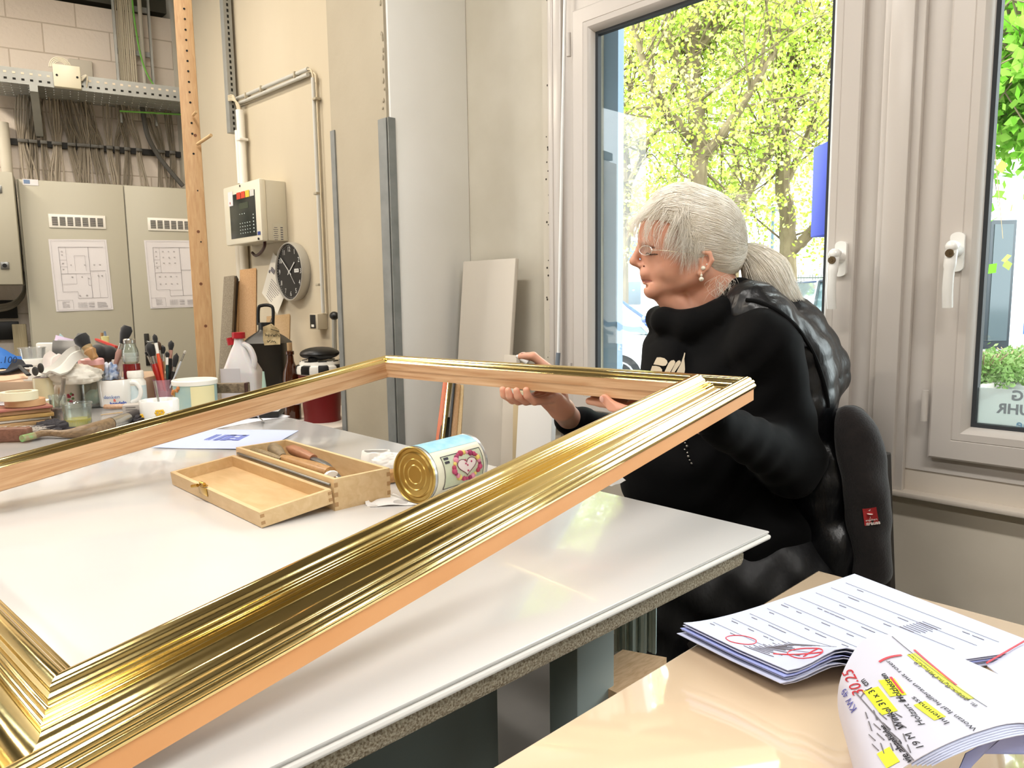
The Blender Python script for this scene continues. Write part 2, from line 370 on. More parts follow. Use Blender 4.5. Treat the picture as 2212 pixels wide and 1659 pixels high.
# ------------------------------------------------------------------ windows
def ring(mb, y0, y1, z0, z1, prof):
    """prof: closed list of (inward, x) swept round the rectangle with mitres; y0>y1"""
    cs = []
    for (cy_, sy, cz, sz) in ((y0, -1, z0, 1), (y1, 1, z0, 1), (y1, 1, z1, -1), (y0, -1, z1, -1)):
        cs.append([(x, cy_ + sy * w_, cz + sz * w_) for w_, x in prof])
    n = len(prof); vs = [q for c in cs for q in c]; fs = []
    for k in range(4):
        for i in range(n): fs.append((k * n + i, k * n + (i + 1) % n, ((k + 1) % 4) * n + (i + 1) % n, ((k + 1) % 4) * n + i))
    mb.add(vs, fs)
m_pane = glassy('window_glass', (.97, 1, .985), .012)
m_metal = mat('zinc_fitting', '#8b8c8a', .35, .9)
ZB, ZT = .741, 2.0
def window(n, yo, handle=True):
    root = bpy.data.objects.new('window_%d' % n, None); COL.objects.link(root); root['kind'] = 'structure'; WM[root.name] = Matrix.Identity(4)
    fy0, fy1 = yo + .055, yo - .896 - .055
    f = MB(); ring(f, fy0, fy1, ZB - .035, ZT + .06, [(0, 1.822), (.075, 1.822), (.075, 1.90), (0, 1.90)]); f.build('window_frame', m_pvc, root)
    y0, y1 = yo, yo - .896
    s_ = MB(); ring(s_, y0, y1, ZB, ZT, [(.002, 1.803), (.006, 1.80), (.046, 1.80), (.0475, 1.8015), (.049, 1.80), (.064, 1.801), (.070, 1.806), (.078, 1.822), (.078, 1.845), (.004, 1.845)])
    s_.build('window_sash', m_pvc, root)
    g = MB(); ring(g, y0 - .077, y1 + .077, ZB + .077, ZT - .077, [(0, 1.823), (.009, 1.826), (.011, 1.84), (0, 1.84)]); g.build('gasket', m_gasket, root)
    p = MB(); p.box((1.838, (y0 + y1) / 2, (ZB + ZT) / 2), (.004, .896 - .168, ZT - ZB - .168)); p.build('pane', m_pane, root)
    h = MB()
    for zz in (ZB + .12, ZT - .10): h.cyl((1.797, y0 + .008, zz - .035), (1.797, y0 + .008, zz + .035), .007, seg=12)
    h.build('hinge', m_pvc, root)
    return root
def handle(root, pt):
    """white lever handle with its lock, pt = centre of rosette on the sash"""
    y, z = pt
    mh = mat('white_handle_plastic', '#efeeea', .18, coat=.5)
    r = MB(); r.prism([(.014 * math.cos(a), (.032 if math.sin(a) > 0 else -.032) + .010 * math.sin(a)) for a in [2 * PI * i / 24 for i in range(24)]], .010, frame_mat((1.80, y, z), (0, -1, 0), z=(-1, 0, 0)))
    ho = r.build('handle', mh, root)
    a = MB(); a.cyl((1.792, y, z + .004), (1.760, y, z + .004), .014, .0125, 24); a.ell((1.7575, y, z + .010), .0138, seg=20, rings=14)
    a.tube(smoothpts([(1.768, y, z + .016), (1.757, y, z + .004), (1.752, y + .001, z - .03), (1.754, y + .003, z - .075), (1.760, y + .003, z - .118)], 6), [.0105] + [.0135] * 2 + [.0125] * 10 + [.0108] * 12, 14, flat=.75)
    a.build('lever', mh, ho)
    k = MB(); k.cyl((1.7460, y, z - .004), (1.7415, y, z - .004), .0088, .0085, 20); k.box((1.7404, y, z - .004), (.001, .0015, .008)); k.cyl((1.7416, y, z - .004), (1.7406, y, z - .004), .0035, seg=14); k.build('lock', mat('brass_lock', '#6d5c45', .35, .8), ho)
win = [window(1, 1.611), window(2, .538), window(3, -.542), window(4, -1.622)]
hy1 = PX(1805, 560, 1.8); hy2 = PX(2058, 545, 1.8)
handle(win[0], (.745, hy1[2] - .0)); handle(win[1], (.538 - .04, hy2[2]))
handle(win[2], (-.582, hy2[2]))
ca = MB()
for yy in (.63, -.45, -1.53): ca.box((1.806, yy, 1.37), (.032, .05, 1.46), bev=.004); ca.box((1.815, yy, 1.37), (.02, .085, 1.44), bev=.003)
struct('trim_mullion', ca, m_pvc)
struct('trim_window_casing', MB().box((1.828, 1.69, 1.37), (.04, .05, 1.40), bev=.004).box((1.815, 1.71, 1.37), (.02, .022, 1.40), bev=.003), m_pvc)
# ceiling tube fixtures
m_lamp = mat('white_lamp_housing', '#dcdcd8', .4)
m_tube = mat('lit_diffuser', '#ffffff', .4, emit=('#fff6e8', 5))
for i, (lx, ly, lz, e, c) in enumerate(LAMPS):
    lt = thing('ceiling_lamp', 'long white tube lamp hanging under the ceiling', 'lamp', (lx, ly, lz), group='tube lamps under the ceiling')
    MB().box((lx, ly, lz - .02), (.17, 1.5, .07), bev=.008).build('housing', m_lamp, lt)
    MB().box((lx, ly, lz - .065), (.13, 1.44, .025), bev=.01).build('diffuser', m_tube, lt)
    for s_ in (-.5, .5): MB().cyl((lx, ly + s_, lz + .015), (lx, ly + s_, 3.4), .004, seg=6).build('suspension_wire', m_metal, lt)
# ================================================================== TABLES AND THE GILDED FRAME
T = .78
m_top = mat('white_glossy_sheet', '#d0ccc8', .16, noise=(1.1, '#c6c2bf', 6, .3), coat=.35, stretch=(1, 2.5, 1))
m_chip = mat('raw_chipboard_edge', '#c0b49e', .8, noise=(420, '#77664f', 4, .14), bump=(300, .5, .002))
m_steelg = mat('grey_green_lacquer', '#6f7672', .5)
wt = thing('work_table', 'large white glossy workbench with a raw chipboard edge', 'table', (.0, 1.9, 0))
cor = PZ(1660, 1148, T); y0t = cor[1]; YE = 2.78; x1t = cor[0] + .003
MB().box(((x1t - 2.0) / 2, (y0t + YE) / 2, T - .002), (x1t + 2.0, YE - y0t, .004), bev=.0015).build('cover_sheet', m_top, wt)
MB().box(((x1t - 2.0) / 2 + .002, (y0t + YE) / 2 - .002, T - .009), (x1t + 2.002, YE - y0t, .007), bev=.003).build('cover_sheet', mat('white_plastic_sheet', '#e8e2dc', .3), wt)
MB().box(((x1t - 2.05) / 2 - .012, (y0t + YE) / 2 + .012, T - .030), (x1t + 1.99, YE - y0t, .027), bev=.010).build('chipboard_top', m_chip, wt)
MB().box((-.35, y0t + .20, .37), (1.9, .03, .745)).build('front_panel', m_steelg, wt)
MB().box((x1t - .42, 1.7, .37), (.03, 1.9, .74)).build('side_panel', m_steelg, wt)
lg = PZ(1400, 1370, .70)
for (lx, ly) in ((x1t - .27, y0t + .12), (-1.8, y0t + .12), (x1t - .2, 2.65), (-1.8, 2.65)):
    MB().box((lx, ly, .375), (.075, .05, .75), bev=.003).build('leg', mat('pale_grey_paint', '#8f9a98', .5), wt)
# second table, tan and mirror glossy
m_tan = mat('tan_varnished_top', '#dcc4a8', .06, noise=(.9, '#d5bb9c', 3, .3), coat=1.0)
st = thing('side_table', 'tan high gloss table in the foreground carrying loose papers', 'table', (.0, -.5, 0))
c2 = PZ(1767, 1232, T)
MB().box(((c2[0] - .9) / 2, (c2[1] - 1.3) / 2, T - .004), (c2[0] + .9, c2[1] + 1.3, .008), bev=.002).build('glossy_top', m_tan, st)
MB().box(((c2[0] - .9) / 2 - .001, (c2[1] - 1.3) / 2 - .001, T - .022), (c2[0] + .89, c2[1] + 1.29, .028), bev=.002).build('board', mat('cream_edge_paint', '#cfc4a6', .5), st)
for (lx, ly) in ((c2[0] - .06, c2[1] - .25), (c2[0] - .06, -1.2), (-.8, -1.2), (-.8, c2[1] - .06)):
    MB().box((lx, ly, .372), (.06, .06, .744), bev=.003).build('leg', m_steelg, st)

# ---- frame: fitted rectangle, tilted up on the window side
t0 = 1.215
al, be, ga = -.077, .1412, -.0062
FV = Vector((math.cos(al) * math.cos(be), -math.sin(al) * math.cos(be), math.sin(be)))
FU = Vector((math.sin(al) * math.cos(ga), math.cos(al) * math.cos(ga), math.sin(ga))); FU = (FU - FV * FU.dot(FV)).normalized()
FN = FV.cross(FU)
FR = Vector(CAM) + (Vector(ray(1608, 815)) * t0)
LU, LV = .962 * t0 / 1.25, 1.103 * t0 / 1.25
FC = FR - FV * LV          # near left corner is the frame's own origin
FM = frame_mat(FC, FU, y=-FV)   # local x along FU; local y = -FV ; z = -? (fixed below)
if FM.to_3x3().col[2].dot(FN) < 0: FM = frame_mat(FC, FV, y=FU)
m_gold = mat('burnished_gold_leaf', (1.0, .70, .23), .085, 1.0, bump=(55, .045, .0015))
mt = m_gold.node_tree; bb = mt.nodes['Principled BSDF']
tcg = mt.nodes.new('ShaderNodeTexCoord'); ng = mt.nodes.new('ShaderNodeTexNoise'); ng.inputs['Scale'].default_value = 6; ng.inputs['Detail'].default_value = 5; mt.links.new(tcg.outputs['Object'], ng.inputs['Vector'])
rg = mt.nodes.new('ShaderNodeValToRGB'); rg.color_ramp.elements[0].position = .35; rg.color_ramp.elements[0].color = (.98, .77, .36, 1); rg.color_ramp.elements[1].position = .7; rg.color_ramp.elements[1].color = (.92, .72, .30, 1)
mt.links.new(ng.outputs[0], rg.inputs[0]); mt.links.new(rg.outputs[0], bb.inputs['Base Color'])
rr = mt.nodes.new('ShaderNodeMapRange'); rr.inputs['To Min'].default_value = .05; rr.inputs['To Max'].default_value = .15; mt.links.new(ng.outputs[0], rr.inputs['Value']); mt.links.new(rr.outputs[0], bb.inputs['Roughness'])
m_bole = mat('orange_bole_ground', '#e3a873', .55, noise=(9, '#d99b64', 6, .3), stretch=(1, 1, 3))
m_railx = wood('pale_frame_wood', '#dcb78f', '#b98a5e', (2, 40, 40), .55, 3.0, .22)
m_raily = wood('pale_frame_wood_cross', '#dcb78f', '#b98a5e', (40, 2, 40), .55, 3.0, .22)
# profile of the moulding: (inward from the outer ridge, height)
GOLD = [(-.0125, -.0205), (-.0135, -.017), (-.0125, -.0135), (-.0115, -.0125), (-.0120, -.0095), (-.0105, -.0065), (-.0085, -.0055), (-.0080, -.0030), (-.0055, -.0004), (-.002, .0006), (.0015, 0), (.0030, -.0022),
        (.0042, -.0026), (.0060, -.0065), (.0095, -.0105), (.0150, -.0140), (.0215, -.0155), (.0290, -.0145), (.0345, -.0115), (.0372, -.0085),
        (.0376, -.0050), (.0400, -.0046), (.0404, -.0022), (.0428, -.0018), (.0434, .0012), (.0465, .0016), (.0472, .0052), (.0500, .0085), (.0512, .0118), (.0545, .0142), (.0590, .0150), (.0632, .0136),
        (.0655, .0102), (.0662, .0078), (.0685, .0074), (.0700, .0050), (.0715, .0032), (.0732, .0030), (.0740, .0022)]
SIDE = [(-.0125, -.0205), (-.0105, -.0225), (-.0098, -.0410)]
WOODP = [(.0740, .0022), (.0738, -.015), (.0728, -.0155), (.0728, -.0340)]
def fine(prof, n=3):
    pts = smoothpts([(a, b, 0) for a, b in prof], n); return [(q.x, q.y) for q in pts]
frame_o = thing('picture_frame', 'large gilded picture frame propped slanting across the white workbench', 'picture frame', M=Matrix.Translation(FC) if False else FM)
def rail(k, prof, m, name, parent, closeback=None):
    """one mitred rail; k=0 near front, 1 window side, 2 far, 3 left"""
    O = FM.translation; ex = FV; ey = FU
    corners = [(0, 0), (LV, 0), (LV, LU), (0, LU)]; inw = [(1, 1), (-1, 1), (-1, -1), (1, -1)]
    pts = prof if closeback is None else prof + closeback
    a, b = k, (k + 1) % 4; ns = 24 if closeback is None else 1
    vs = []; fs = []; n = len(pts)
    for st_ in range(ns + 1):
        f = st_ / ns
        for s_, h in pts:
            pa = (corners[a][0] + inw[a][0] * s_, corners[a][1] + inw[a][1] * s_); pb = (corners[b][0] + inw[b][0] * s_, corners[b][1] + inw[b][1] * s_)
            q = O + ex * (pa[0] * (1 - f) + pb[0] * f) + ey * (pa[1] * (1 - f) + pb[1] * f) + FN * h
            vs.append(tuple(q))
    loop = n if closeback is not None else n - 1
    for st_ in range(ns):
        for i in range(loop): fs.append((st_ * n + i, st_ * n + (i + 1) % n, (st_ + 1) * n + (i + 1) % n, (st_ + 1) * n + i))
    if closeback is not None: fs += [tuple(range(n))[::-1], tuple(range(ns * n, (ns + 1) * n))]
    mb = MB(); mb.add(vs, fs); return mb.build(name, m, parent, sharp=28)
for k in range(4):
    m_rail = m_railx if k % 2 else m_raily
    r_ = rail(k, [(-.0095, -.041)] + [(.050, -.041), (.0722, -.034), (.0736, .0015)] + [(.0545, .0105), (.0395, -.0075), (.0345, -.0145), (.021, -.0185), (.009, -.0135), (.001, -.004), (-.0095, -.012)], m_rail, 'wooden_rail', frame_o, closeback=[])
    rail(k, fine(GOLD), m_gold, 'gilded_moulding', r_)
    rail(k, SIDE, m_bole, 'outer_side', r_)
    rail(k, WOODP, m_rail, 'inner_edge', r_)
# ================================================================== THE FAR LEFT CORNER
m_cab = mat('grey_lacquered_cabinet', '#b4b0a0', .42, noise=(1.5, '#aba797', 4, .35), bump=(160, .05, .001))
m_cabd = mat('cabinet_side', '#9a9687', .5)
m_blk = mat('black_plastic', '#121212', .4)
m_wht = mat('white_plastic', '#e9e6de', .35)
m_paper = mat('white_paper', '#dcd9dc', .8)
m_ink = mat('grey_ink', '#6d6a70', .9)
m_ink2 = mat('dark_ink', '#3c3a40', .9)
m_slot = mat('dark_slot', '#14130f', .8)
def farpt(px, py, off): return PF(px, py, off)
def onfar(p): return frame_mat(p, TF, z=-NFV) if False else frame_mat(p, TF, y=UZ)   # x right, y up, z towards the room
cabt = PF(150, 392)[2]
# --- big electrical cabinet
a0 = PF(38, 400); a1 = PF(266.5, 400); a2 = PF(458, 413)
def fl(p): return Vector((p.x, p.y, 0))
cabw = (fl(a2) - fl(a0)).length; dw1 = (fl(a1) - fl(a0)).length
cM = frame_mat(fl(a0), TF, z=UZ)      # local x right along the wall, y away, z up
cab = thing('electrical_cabinet', 'tall grey two-door steel cabinet with taped floor plans against the block wall', 'cabinet', M=cM)
MB().box((cabw / 2, .165, cabt / 2), (cabw + .01, .30, cabt), M=cM, bev=.004).build('carcass', m_cabd, cab)
DM = lambda x, z, y=0: cM @ Matrix.Translation((x, y, z)) @ Matrix.Rotation(PI / 2, 4, 'X')   # x right, y up, z out
doors = []
for i, (x0, x1) in enumerate(((.004, dw1 - .003), (dw1 + .003, cabw - .004))):
    d = MB().box(((x0 + x1) / 2, .006, cabt / 2 + .02), (x1 - x0, .018, cabt - .05), M=cM, bev=.003).build('door', m_cab, cab); doors.append(d)
    vx = [(104, 230), (318, 425)][i]; va = PF(vx[0], 462) if i == 0 else PF(318, 470); vb = PF(230, 468) if i == 0 else PF(425, 478)
    lx0 = (cM.inverted() @ va).x; lx1 = (cM.inverted() @ vb).x; zt_ = (cM.inverted() @ va).z; zb_ = zt_ - .078
    lx1 = lx0 + .29
    v = MB().box(((lx0 + lx1) / 2, -.0055, (zt_ + zb_) / 2), (lx1 - lx0, .005, zt_ - zb_), M=cM, bev=.001).build('vent_grille', m_wht, d)
    q = MB(); n = 7; ww = (lx1 - lx0 - .02) / n
    for k in range(n):
        for j in range(10): q.box((lx0 + .012 + ww * (k + .5) - .001, -.0085, zb_ + .014 + j * .0052), (ww * .76, .001, .0030), M=cM)
    q.build('slots', m_slot, v)
# door handle plate between the doors
hp = cM.inverted() @ PF(310, 745)
hx = dw1 + .065
hb = MB().box((hx, -.006, hp.z - .03), (.028, .008, .20), M=cM, bev=.003).build('handle', mat('worn_black_metal', '#33322e', .45, .5), doors[1])
MB().cyl(cM @ Vector((hx, -.01, hp.z + .02)), cM @ Vector((hx, -.04, hp.z + .02)), .008, seg=12).tube([cM @ Vector((hx, -.04, hp.z + .02)), cM @ Vector((hx + .03, -.043, hp.z + .018)), cM @ Vector((hx + .055, -.04, hp.z + .015))], .006).build('lever', m_metal, hb)
# sticker on the cabinet's upper left
stq = cM.inverted() @ PF(66, 394)
sk = MB().box((stq.x, -.0045, stq.z), (.075, .0006, .034), M=cM).build('maker_sticker', m_paper, doors[0])
MB().box((stq.x - .018, -.0052, stq.z + .002), (.03, .0006, .022), M=cM).build('sticker_print', mat('sticker_blue', '#6f86a8', .6), sk)
# --- floor plans
def plan(name_label, px, py, seed, group=None):
    a = cM.inverted() @ PF(px, py); rs = random.Random(seed)
    th_ = thing('floor_plan', name_label, 'plan', M=cM @ Matrix.Translation((a.x, -.004, a.z - .42)) @ Matrix.Rotation(-.02, 4, 'Y'), group='floor plans taped to the cabinet')
    M_ = WM[th_.name]
    g = [[M_ @ Vector((i * .297 / 8, -.0015 - .0015 * math.sin(i * 1.1 + j), j * .42 / 10)) for j in range(11)] for i in range(9)]
    MB().sheet(g, .0006).build('sheet', m_paper, th_)
    ln = MB()
    def hl(x0, x1, z, t=.0008): ln.box(((x0 + x1) / 2, -.0045, z), (x1 - x0, .0006, t), M=M_)
    def vl(x, z0, z1, t=.0008): ln.box((x, -.0045, (z0 + z1) / 2), (t, .0006, z1 - z0), M=M_)
    for z in (.008, .412): hl(.01, .287, z, .0006)
    for x in (.01, .287): vl(x, .008, .412, .0006)
    X0, X1, Z0, Z1 = .045, .275, .075, .375
    hl(X0, X1, Z1, .0016); vl(X0, Z0 + .04, Z1, .0014); hl(X0, .12, Z0 + .04); vl(.12, Z0, Z0 + .04); hl(.12, X1, Z0, .0012); vl(X1, Z0, .22)
    vl(.195, Z0, Z1, .0016); hl(.195, X1, .235, .0014); vl(.08, .22, Z1); hl(X0, .08, .30); hl(X0, .08, .26); hl(X0, .195, .22, .0012)
    if seed == 1:
        hl(.12, .175, .325); vl(.12, .235, .325); vl(.175, .235, .325); vl(.235, Z0, .22); hl(.18, .18 + .016, .15); vl(.18, .15, .20); hl(.05, .12, .16, .0006); vl(.12, .16, .22, .0006)
        dots = [(.06, .35), (.06, .33), (.06, .28), (.06, .245), (.10, .27), (.17, .27), (.22, .27), (.25, .27), (.10, .20), (.15, .20), (.235, .205), (.255, .205), (.185, .19), (.13, .09), (.165, .09)]
    else:
        hl(.12, .195, .11); dots = [(.10 + .032 * i, .35 - .036 * j) for i in range(3) for j in range(3)] + [(.07 + .032 * i, .195) for i in range(4)] + [(.07 + .032 * i, .15) for i in range(4)] + [(.06, .35), (.06, .32), (.06, .28), (.06, .25)]
    for x, z in dots:
        for k in range(3): hl(x - rs.uniform(.003, .006), x + rs.uniform(.003, .006), z + (k - 1) * .0028, .0008)
    for k in range(5): hl(.035, rs.uniform(.055, .075), .055 - k * .008, .0011)
    vl(.09, .01, .065, .0008); hl(.01, .09, .065, .0008)
    for k in range(9): vl(.115 + k * .0055, .02, .05, .0005)
    for k in range(4): hl(.115, .165, .02 + .01 * k, .0005)
    for k in range(4): hl(.17, .20, .022 + .009 * k, .0022 if k in (0, 2) else .001)
    for k in range(5): hl(.215, rs.uniform(.25, .275), .018 + .007 * k, .0014)
    ln.build('drawn_lines', m_ink, th_)
    return th_
plan('creased floor plan with one tall block of rooms taped to the left cabinet door', 108, 517, 1)
plan('floor plan dotted with rows of desk marks taped to the right cabinet door', 314, 519, 2)
# --- neighbouring grey box at the left edge and trunking under it
e0 = cM.inverted() @ PF(22, 500)
nb = thing('distribution_box', 'grey wall box with two round locks at the left edge', 'electrical box', M=cM @ Matrix.Translation((e0.x - .42, 0, 0)))
nz0 = (cM.inverted() @ PF(20, 615)).z; nz1 = (cM.inverted() @ PF(20, 376)).z
MB().box((e0.x - .16, .05, (nz0 + nz1) / 2), (.40, .26, nz1 - nz0), M=cM, bev=.004).build('housing', m_cab, nb)
for py in (413, 575):
    q = cM.inverted() @ PF(8, py)
    lk = MB().box((e0.x - .035, -.083, q.z), (.04, .006, .04), M=cM, bev=.002).build('lock_plate', m_metal, nb)
    MB().cyl(cM @ Vector((e0.x - .035, -.086, q.z)), cM @ Vector((e0.x - .035, -.095, q.z)), .011, seg=16).build('lock', m_blk, lk)
zz = (cM.inverted() @ PF(10, 660)).z
wd = MB()
for k in range(3): wd.tube(smoothpts([cM @ Vector((e0.x - .42, .22, zz + .03 * k)), cM @ Vector((e0.x - .1, .2, zz - .03 + .015 * k)), cM @ Vector((e0.x + .02, .21, zz + .05 + .01 * k)), cM @ Vector((e0.x + .03, .24, zz + .2))], 6), .009, 8)
tag(wd.build('wall_cable', mat('grey_cable', '#6e6759', .6)), 'grey cables curving under the wall box at the left edge', 'cable')
for z_ in (.30, .55, 0): pass
pz = (cM.inverted() @ PF(5, 690)).z
for k, (h_, lb) in enumerate(((.055, 'upper black socket on the block wall under the grey wall box'), (-.075, 'lower black socket on the block wall under the grey wall box'))):
    so = MB().box((e0.x - .13, .33, pz + h_), (.22, .03, .11), M=cM, bev=.004).build('wall_socket', m_blk); tag(so, lb, 'socket')
# upright pale batten beside the cabinet
bt = PF(41, 700, .2); MB_ = MB().box((0, 0, .55), (.07, .035, bt.z), M=Matrix.Translation((bt.x, bt.y, bt.z / 2 - .55)) @ Matrix.Rotation(math.atan2(TF.y, TF.x), 4, 'Z'), bev=.002)
tag(MB_.build('batten', wood('pale_batten_wood', '#b5a785', '#9c8d6c', (28, 28, 1.2))), 'pale upright batten left of the tall grey cabinet', 'wood')

# --- cable tray on brackets
trM = farM
def tl(p): return farM.inverted() @ p
tr_a = tl(PF(-60, 134, -.05)); tr_b = tl(PF(484, 209, -.05)); trz = tl(PF(0, 142, -.05)).z
x0_, x1_ = tr_a.x, .05; yb = tr_a.y
gal = mat('zinc_tray', '#a3a4a0', .42, .25, noise=(14, '#959691', 4, .3))
tray = thing('cable_tray', 'perforated zinc cable tray running along the block wall', 'cable tray', M=farM @ Matrix.Translation((x0_, yb, trz - .085)))
lipz = trz; W_ = abs(yb) - .07
MB().box(((x0_ + x1_) / 2, yb, lipz - .042), (x1_ - x0_, .003, .084), M=farM).build('front_lip', gal, tray)
tb = MB()
nx = 27; dx = (x1_ - x0_) / nx
for k in range(nx):         # tray bottom as cross slats with slot rows between them
    tb.box((x0_ + dx * (k + .5), yb + W_ / 2, lipz - .083), (dx * .90, W_, .003), M=farM)
for j in range(6): tb.box(((x0_ + x1_) / 2, yb + W_ * (j + .5) / 6, lipz - .0845), (x1_ - x0_, W_ / 6 * .62, .002), M=farM)
tb.build('tray_bottom', gal, tray)
MB().box(((x0_ + x1_) / 2, yb + W_, lipz - .042), (x1_ - x0_, .003, .084), M=farM).build('back_lip', gal, tray)
sl1 = MB(); sl2 = MB()
for k in range(nx):
    sl1.box((x0_ + dx * (k + .5), yb - .002, lipz - .026), (dx * .36, .002, .011), M=farM)
    sl2.box((x0_ + dx * (k + .5), yb - .002, lipz - .060), (dx * .36, .002, .011), M=farM)
sl1.build('upper_slots', mat('slot_showing_wall', '#d9cdb9', .8), tray); sl2.build('lower_slots', m_slot, tray)
for px in (72, 440):
    b_ = tl(PF(px, 180, -.05)); k_ = MB()
    k_.box((b_.x, yb + W_ / 2, lipz - .105), (.04, W_ + .04, .035), M=farM)
    k_.add([(b_.x - .02, yb, lipz - .12), (b_.x + .02, yb, lipz - .12), (b_.x + .02, -.07, lipz - .12), (b_.x - .02, -.07, lipz - .12), (b_.x - .02, -.01, lipz - .30), (b_.x + .02, -.01, lipz - .30), (b_.x + .02, -.07, lipz - .30), (b_.x - .02, -.07, lipz - .30)],
           [(0, 1, 2, 3), (7, 6, 5, 4), (0, 3, 7, 4) if False else (0, 3, 7), (1, 6, 2), (0, 7, 6, 1), (3, 2, 5, 4) if False else (3, 2, 6, 7)], farM)
    k_.build('bracket', gal, tray)
# junction box on the tray lip with loose wires
jb = tl(PF(145, 165, -.09)); jm = mat('ivory_plastic', '#d8d2bb', .4)
jo = thing('junction_box', 'ivory junction box fixed on the cable tray lip with looped wires', 'junction box', M=farM @ Matrix.Translation((jb.x, yb - .03, jb.z - .06)))
MB().box((jb.x, yb - .024, jb.z), (.135, .04, .125), M=farM, bev=.006).build('box', jm, jo)
for s_ in (-1, 1): MB().cyl(farM @ Vector((jb.x + s_ * .05, yb - .043, jb.z)), farM @ Vector((jb.x + s_ * .05, yb - .047, jb.z)), .006, seg=10).build('screw', m_slot, jo)
jw = MB()
for k in range(4):
    r_ = .03 + .008 * k
    jw.tube([farM @ Vector((jb.x - .03 + r_ * math.cos(a), yb + .02 + .004 * k, jb.z + .06 + r_ * 1.1 * math.sin(a))) for a in [PI * i / 10 for i in range(11)]], .004, 6)
for k in range(3): jw.tube(smoothpts([farM @ Vector((jb.x + .07, yb - .02, jb.z + .01 * k - .01)), farM @ Vector((jb.x + .10, yb - .025, jb.z + .02)), farM @ Vector((jb.x + .09, yb + .01, jb.z - .04 - .01 * k))], 4), .004, 6)
jw.build('looped_wires', mat('cream_wire', '#d9d2bf', .5), jo)
pl_ = tl(PF(175, 150, .33)); tag(MB().box((pl_.x, -.012, pl_.z), (.13, .02, .12), M=farM, bev=.01).build('blank_cover', m_plaster), 'rounded white cover plate on the block wall above the tray', 'cover plate')
# vertical cable ladders: left one (x~250-325) and the right one behind the post
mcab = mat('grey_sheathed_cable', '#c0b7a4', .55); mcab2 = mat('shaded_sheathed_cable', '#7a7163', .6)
cl = thing('cable_ladder', 'upright zinc cable ladder on the block wall with a bright green wire', 'cable ladder', M=farM @ Matrix.Translation((tl(PF(285, 150, .3)).x, -.1, 2.2)))
xa = tl(PF(250, 100, .25)).x; xb = tl(PF(326, 100, .25)).x
for x_ in (xa, xb): MB().box((x_, -.09, 2.72), (.012, .06, .98), M=farM).build('side_rail', gal, cl)
for zz_ in (2.42, 2.68, 2.95): MB().box(((xa + xb) / 2, -.055, zz_), (xb - xa, .02, .03), M=farM).build('rung', gal, cl)
cb_ = MB()
for k in range(9): 
    x_ = xa + .015 + k * .011; cb_.tube([farM @ Vector((x_ + rnd(-.002, .002), -.095 + rnd(-.006, .006), z)) for z in (3.15, 2.9, 2.6, 2.35, 2.26)], .0052, 6)
cb_.build('cables', mcab, cl)
MB().tube([farM @ Vector((xa + .15, -.10, z)) for z in (3.15, 2.7, 2.28)], .013, 10).build('thick_cable', mat('light_grey_cable', '#b3aea2', .5), cl)
gw = [farM @ Vector((xa + .11, -.12, 3.2)), farM @ Vector((xa + .115, -.12, 2.85)), farM @ Vector((xa + .16, -.13, 2.55)), farM @ Vector((xa + .30, -.15, 2.36)), farM @ Vector((xa + .45, -.2, 2.31)), farM @ Vector((-.35, -.25, 2.27))]
tag(MB().tube(smoothpts(gw, 8), .0055, 6).build('green_cable', mat('green_wire', '#6fae48', .5)), 'bright green cable sagging from the cable ladder to the tray', 'cable')
# right ladder, seen beside the post
xr0 = tl(PF(424, 60, .1)).x; 
cr2 = thing('cable_ladder', 'cable bundle strapped flat with metal clamps just right of the wooden post', 'cable ladder', M=farM @ Matrix.Translation((xr0, -.2, 2.2)))
cb2 = MB()
for k in range(10):
    x_ = xr0 + .005 + k * .0145
    cb2.tube(smoothpts([farM @ Vector((x_, -.26, 3.3)), farM @ Vector((x_, -.26, 2.95)), farM @ Vector((x_, -.26, 2.6)), farM @ Vector((x_ - .002, -.26, 2.45)), farM @ Vector((x_ - .02 * (k / 9), -.28, 2.34)), farM @ Vector((x_ - .05 - .06 * k / 9, -.30, 2.26))], 4), .006, 6)
cb2.build('cables', mat('pale_sheathed_cable', '#c6bda8', .5), cr2)
for zz_ in (2.78, 2.56):
    for k in range(8):
        q = farM @ Vector((xr0 + .01 + k * .018, -.272, zz_ + .003 * k)); MB().ell(q, (.008, .008, .012), seg=8, rings=6).build('clamp', m_metal, cr2)
    MB().box((xr0 + .07, -.245, zz_), (.16, .012, .03), M=farM).build('clamp_rail', gal, cr2)
# perforated upright strut
u0 = PX(492, 100, 1.80); us = thing('perforated_strut', 'perforated zinc strut hanging from the ceiling beside the cream wall', 'steel strut', (1.80, u0.y, 2.02))
zb_ = PX(505, 287, 1.80).z
MB().box((1.80, u0.y, (3.4 + zb_) / 2), (.045, .045, 3.4 - zb_)).build('strut', gal, us)
ho_ = MB()
for k in range(46): ho_.box((1.80, u0.y - .0232, zb_ + .02 + k * .030), (.010, .001, .016))
ho_.build('holes', m_slot, us)
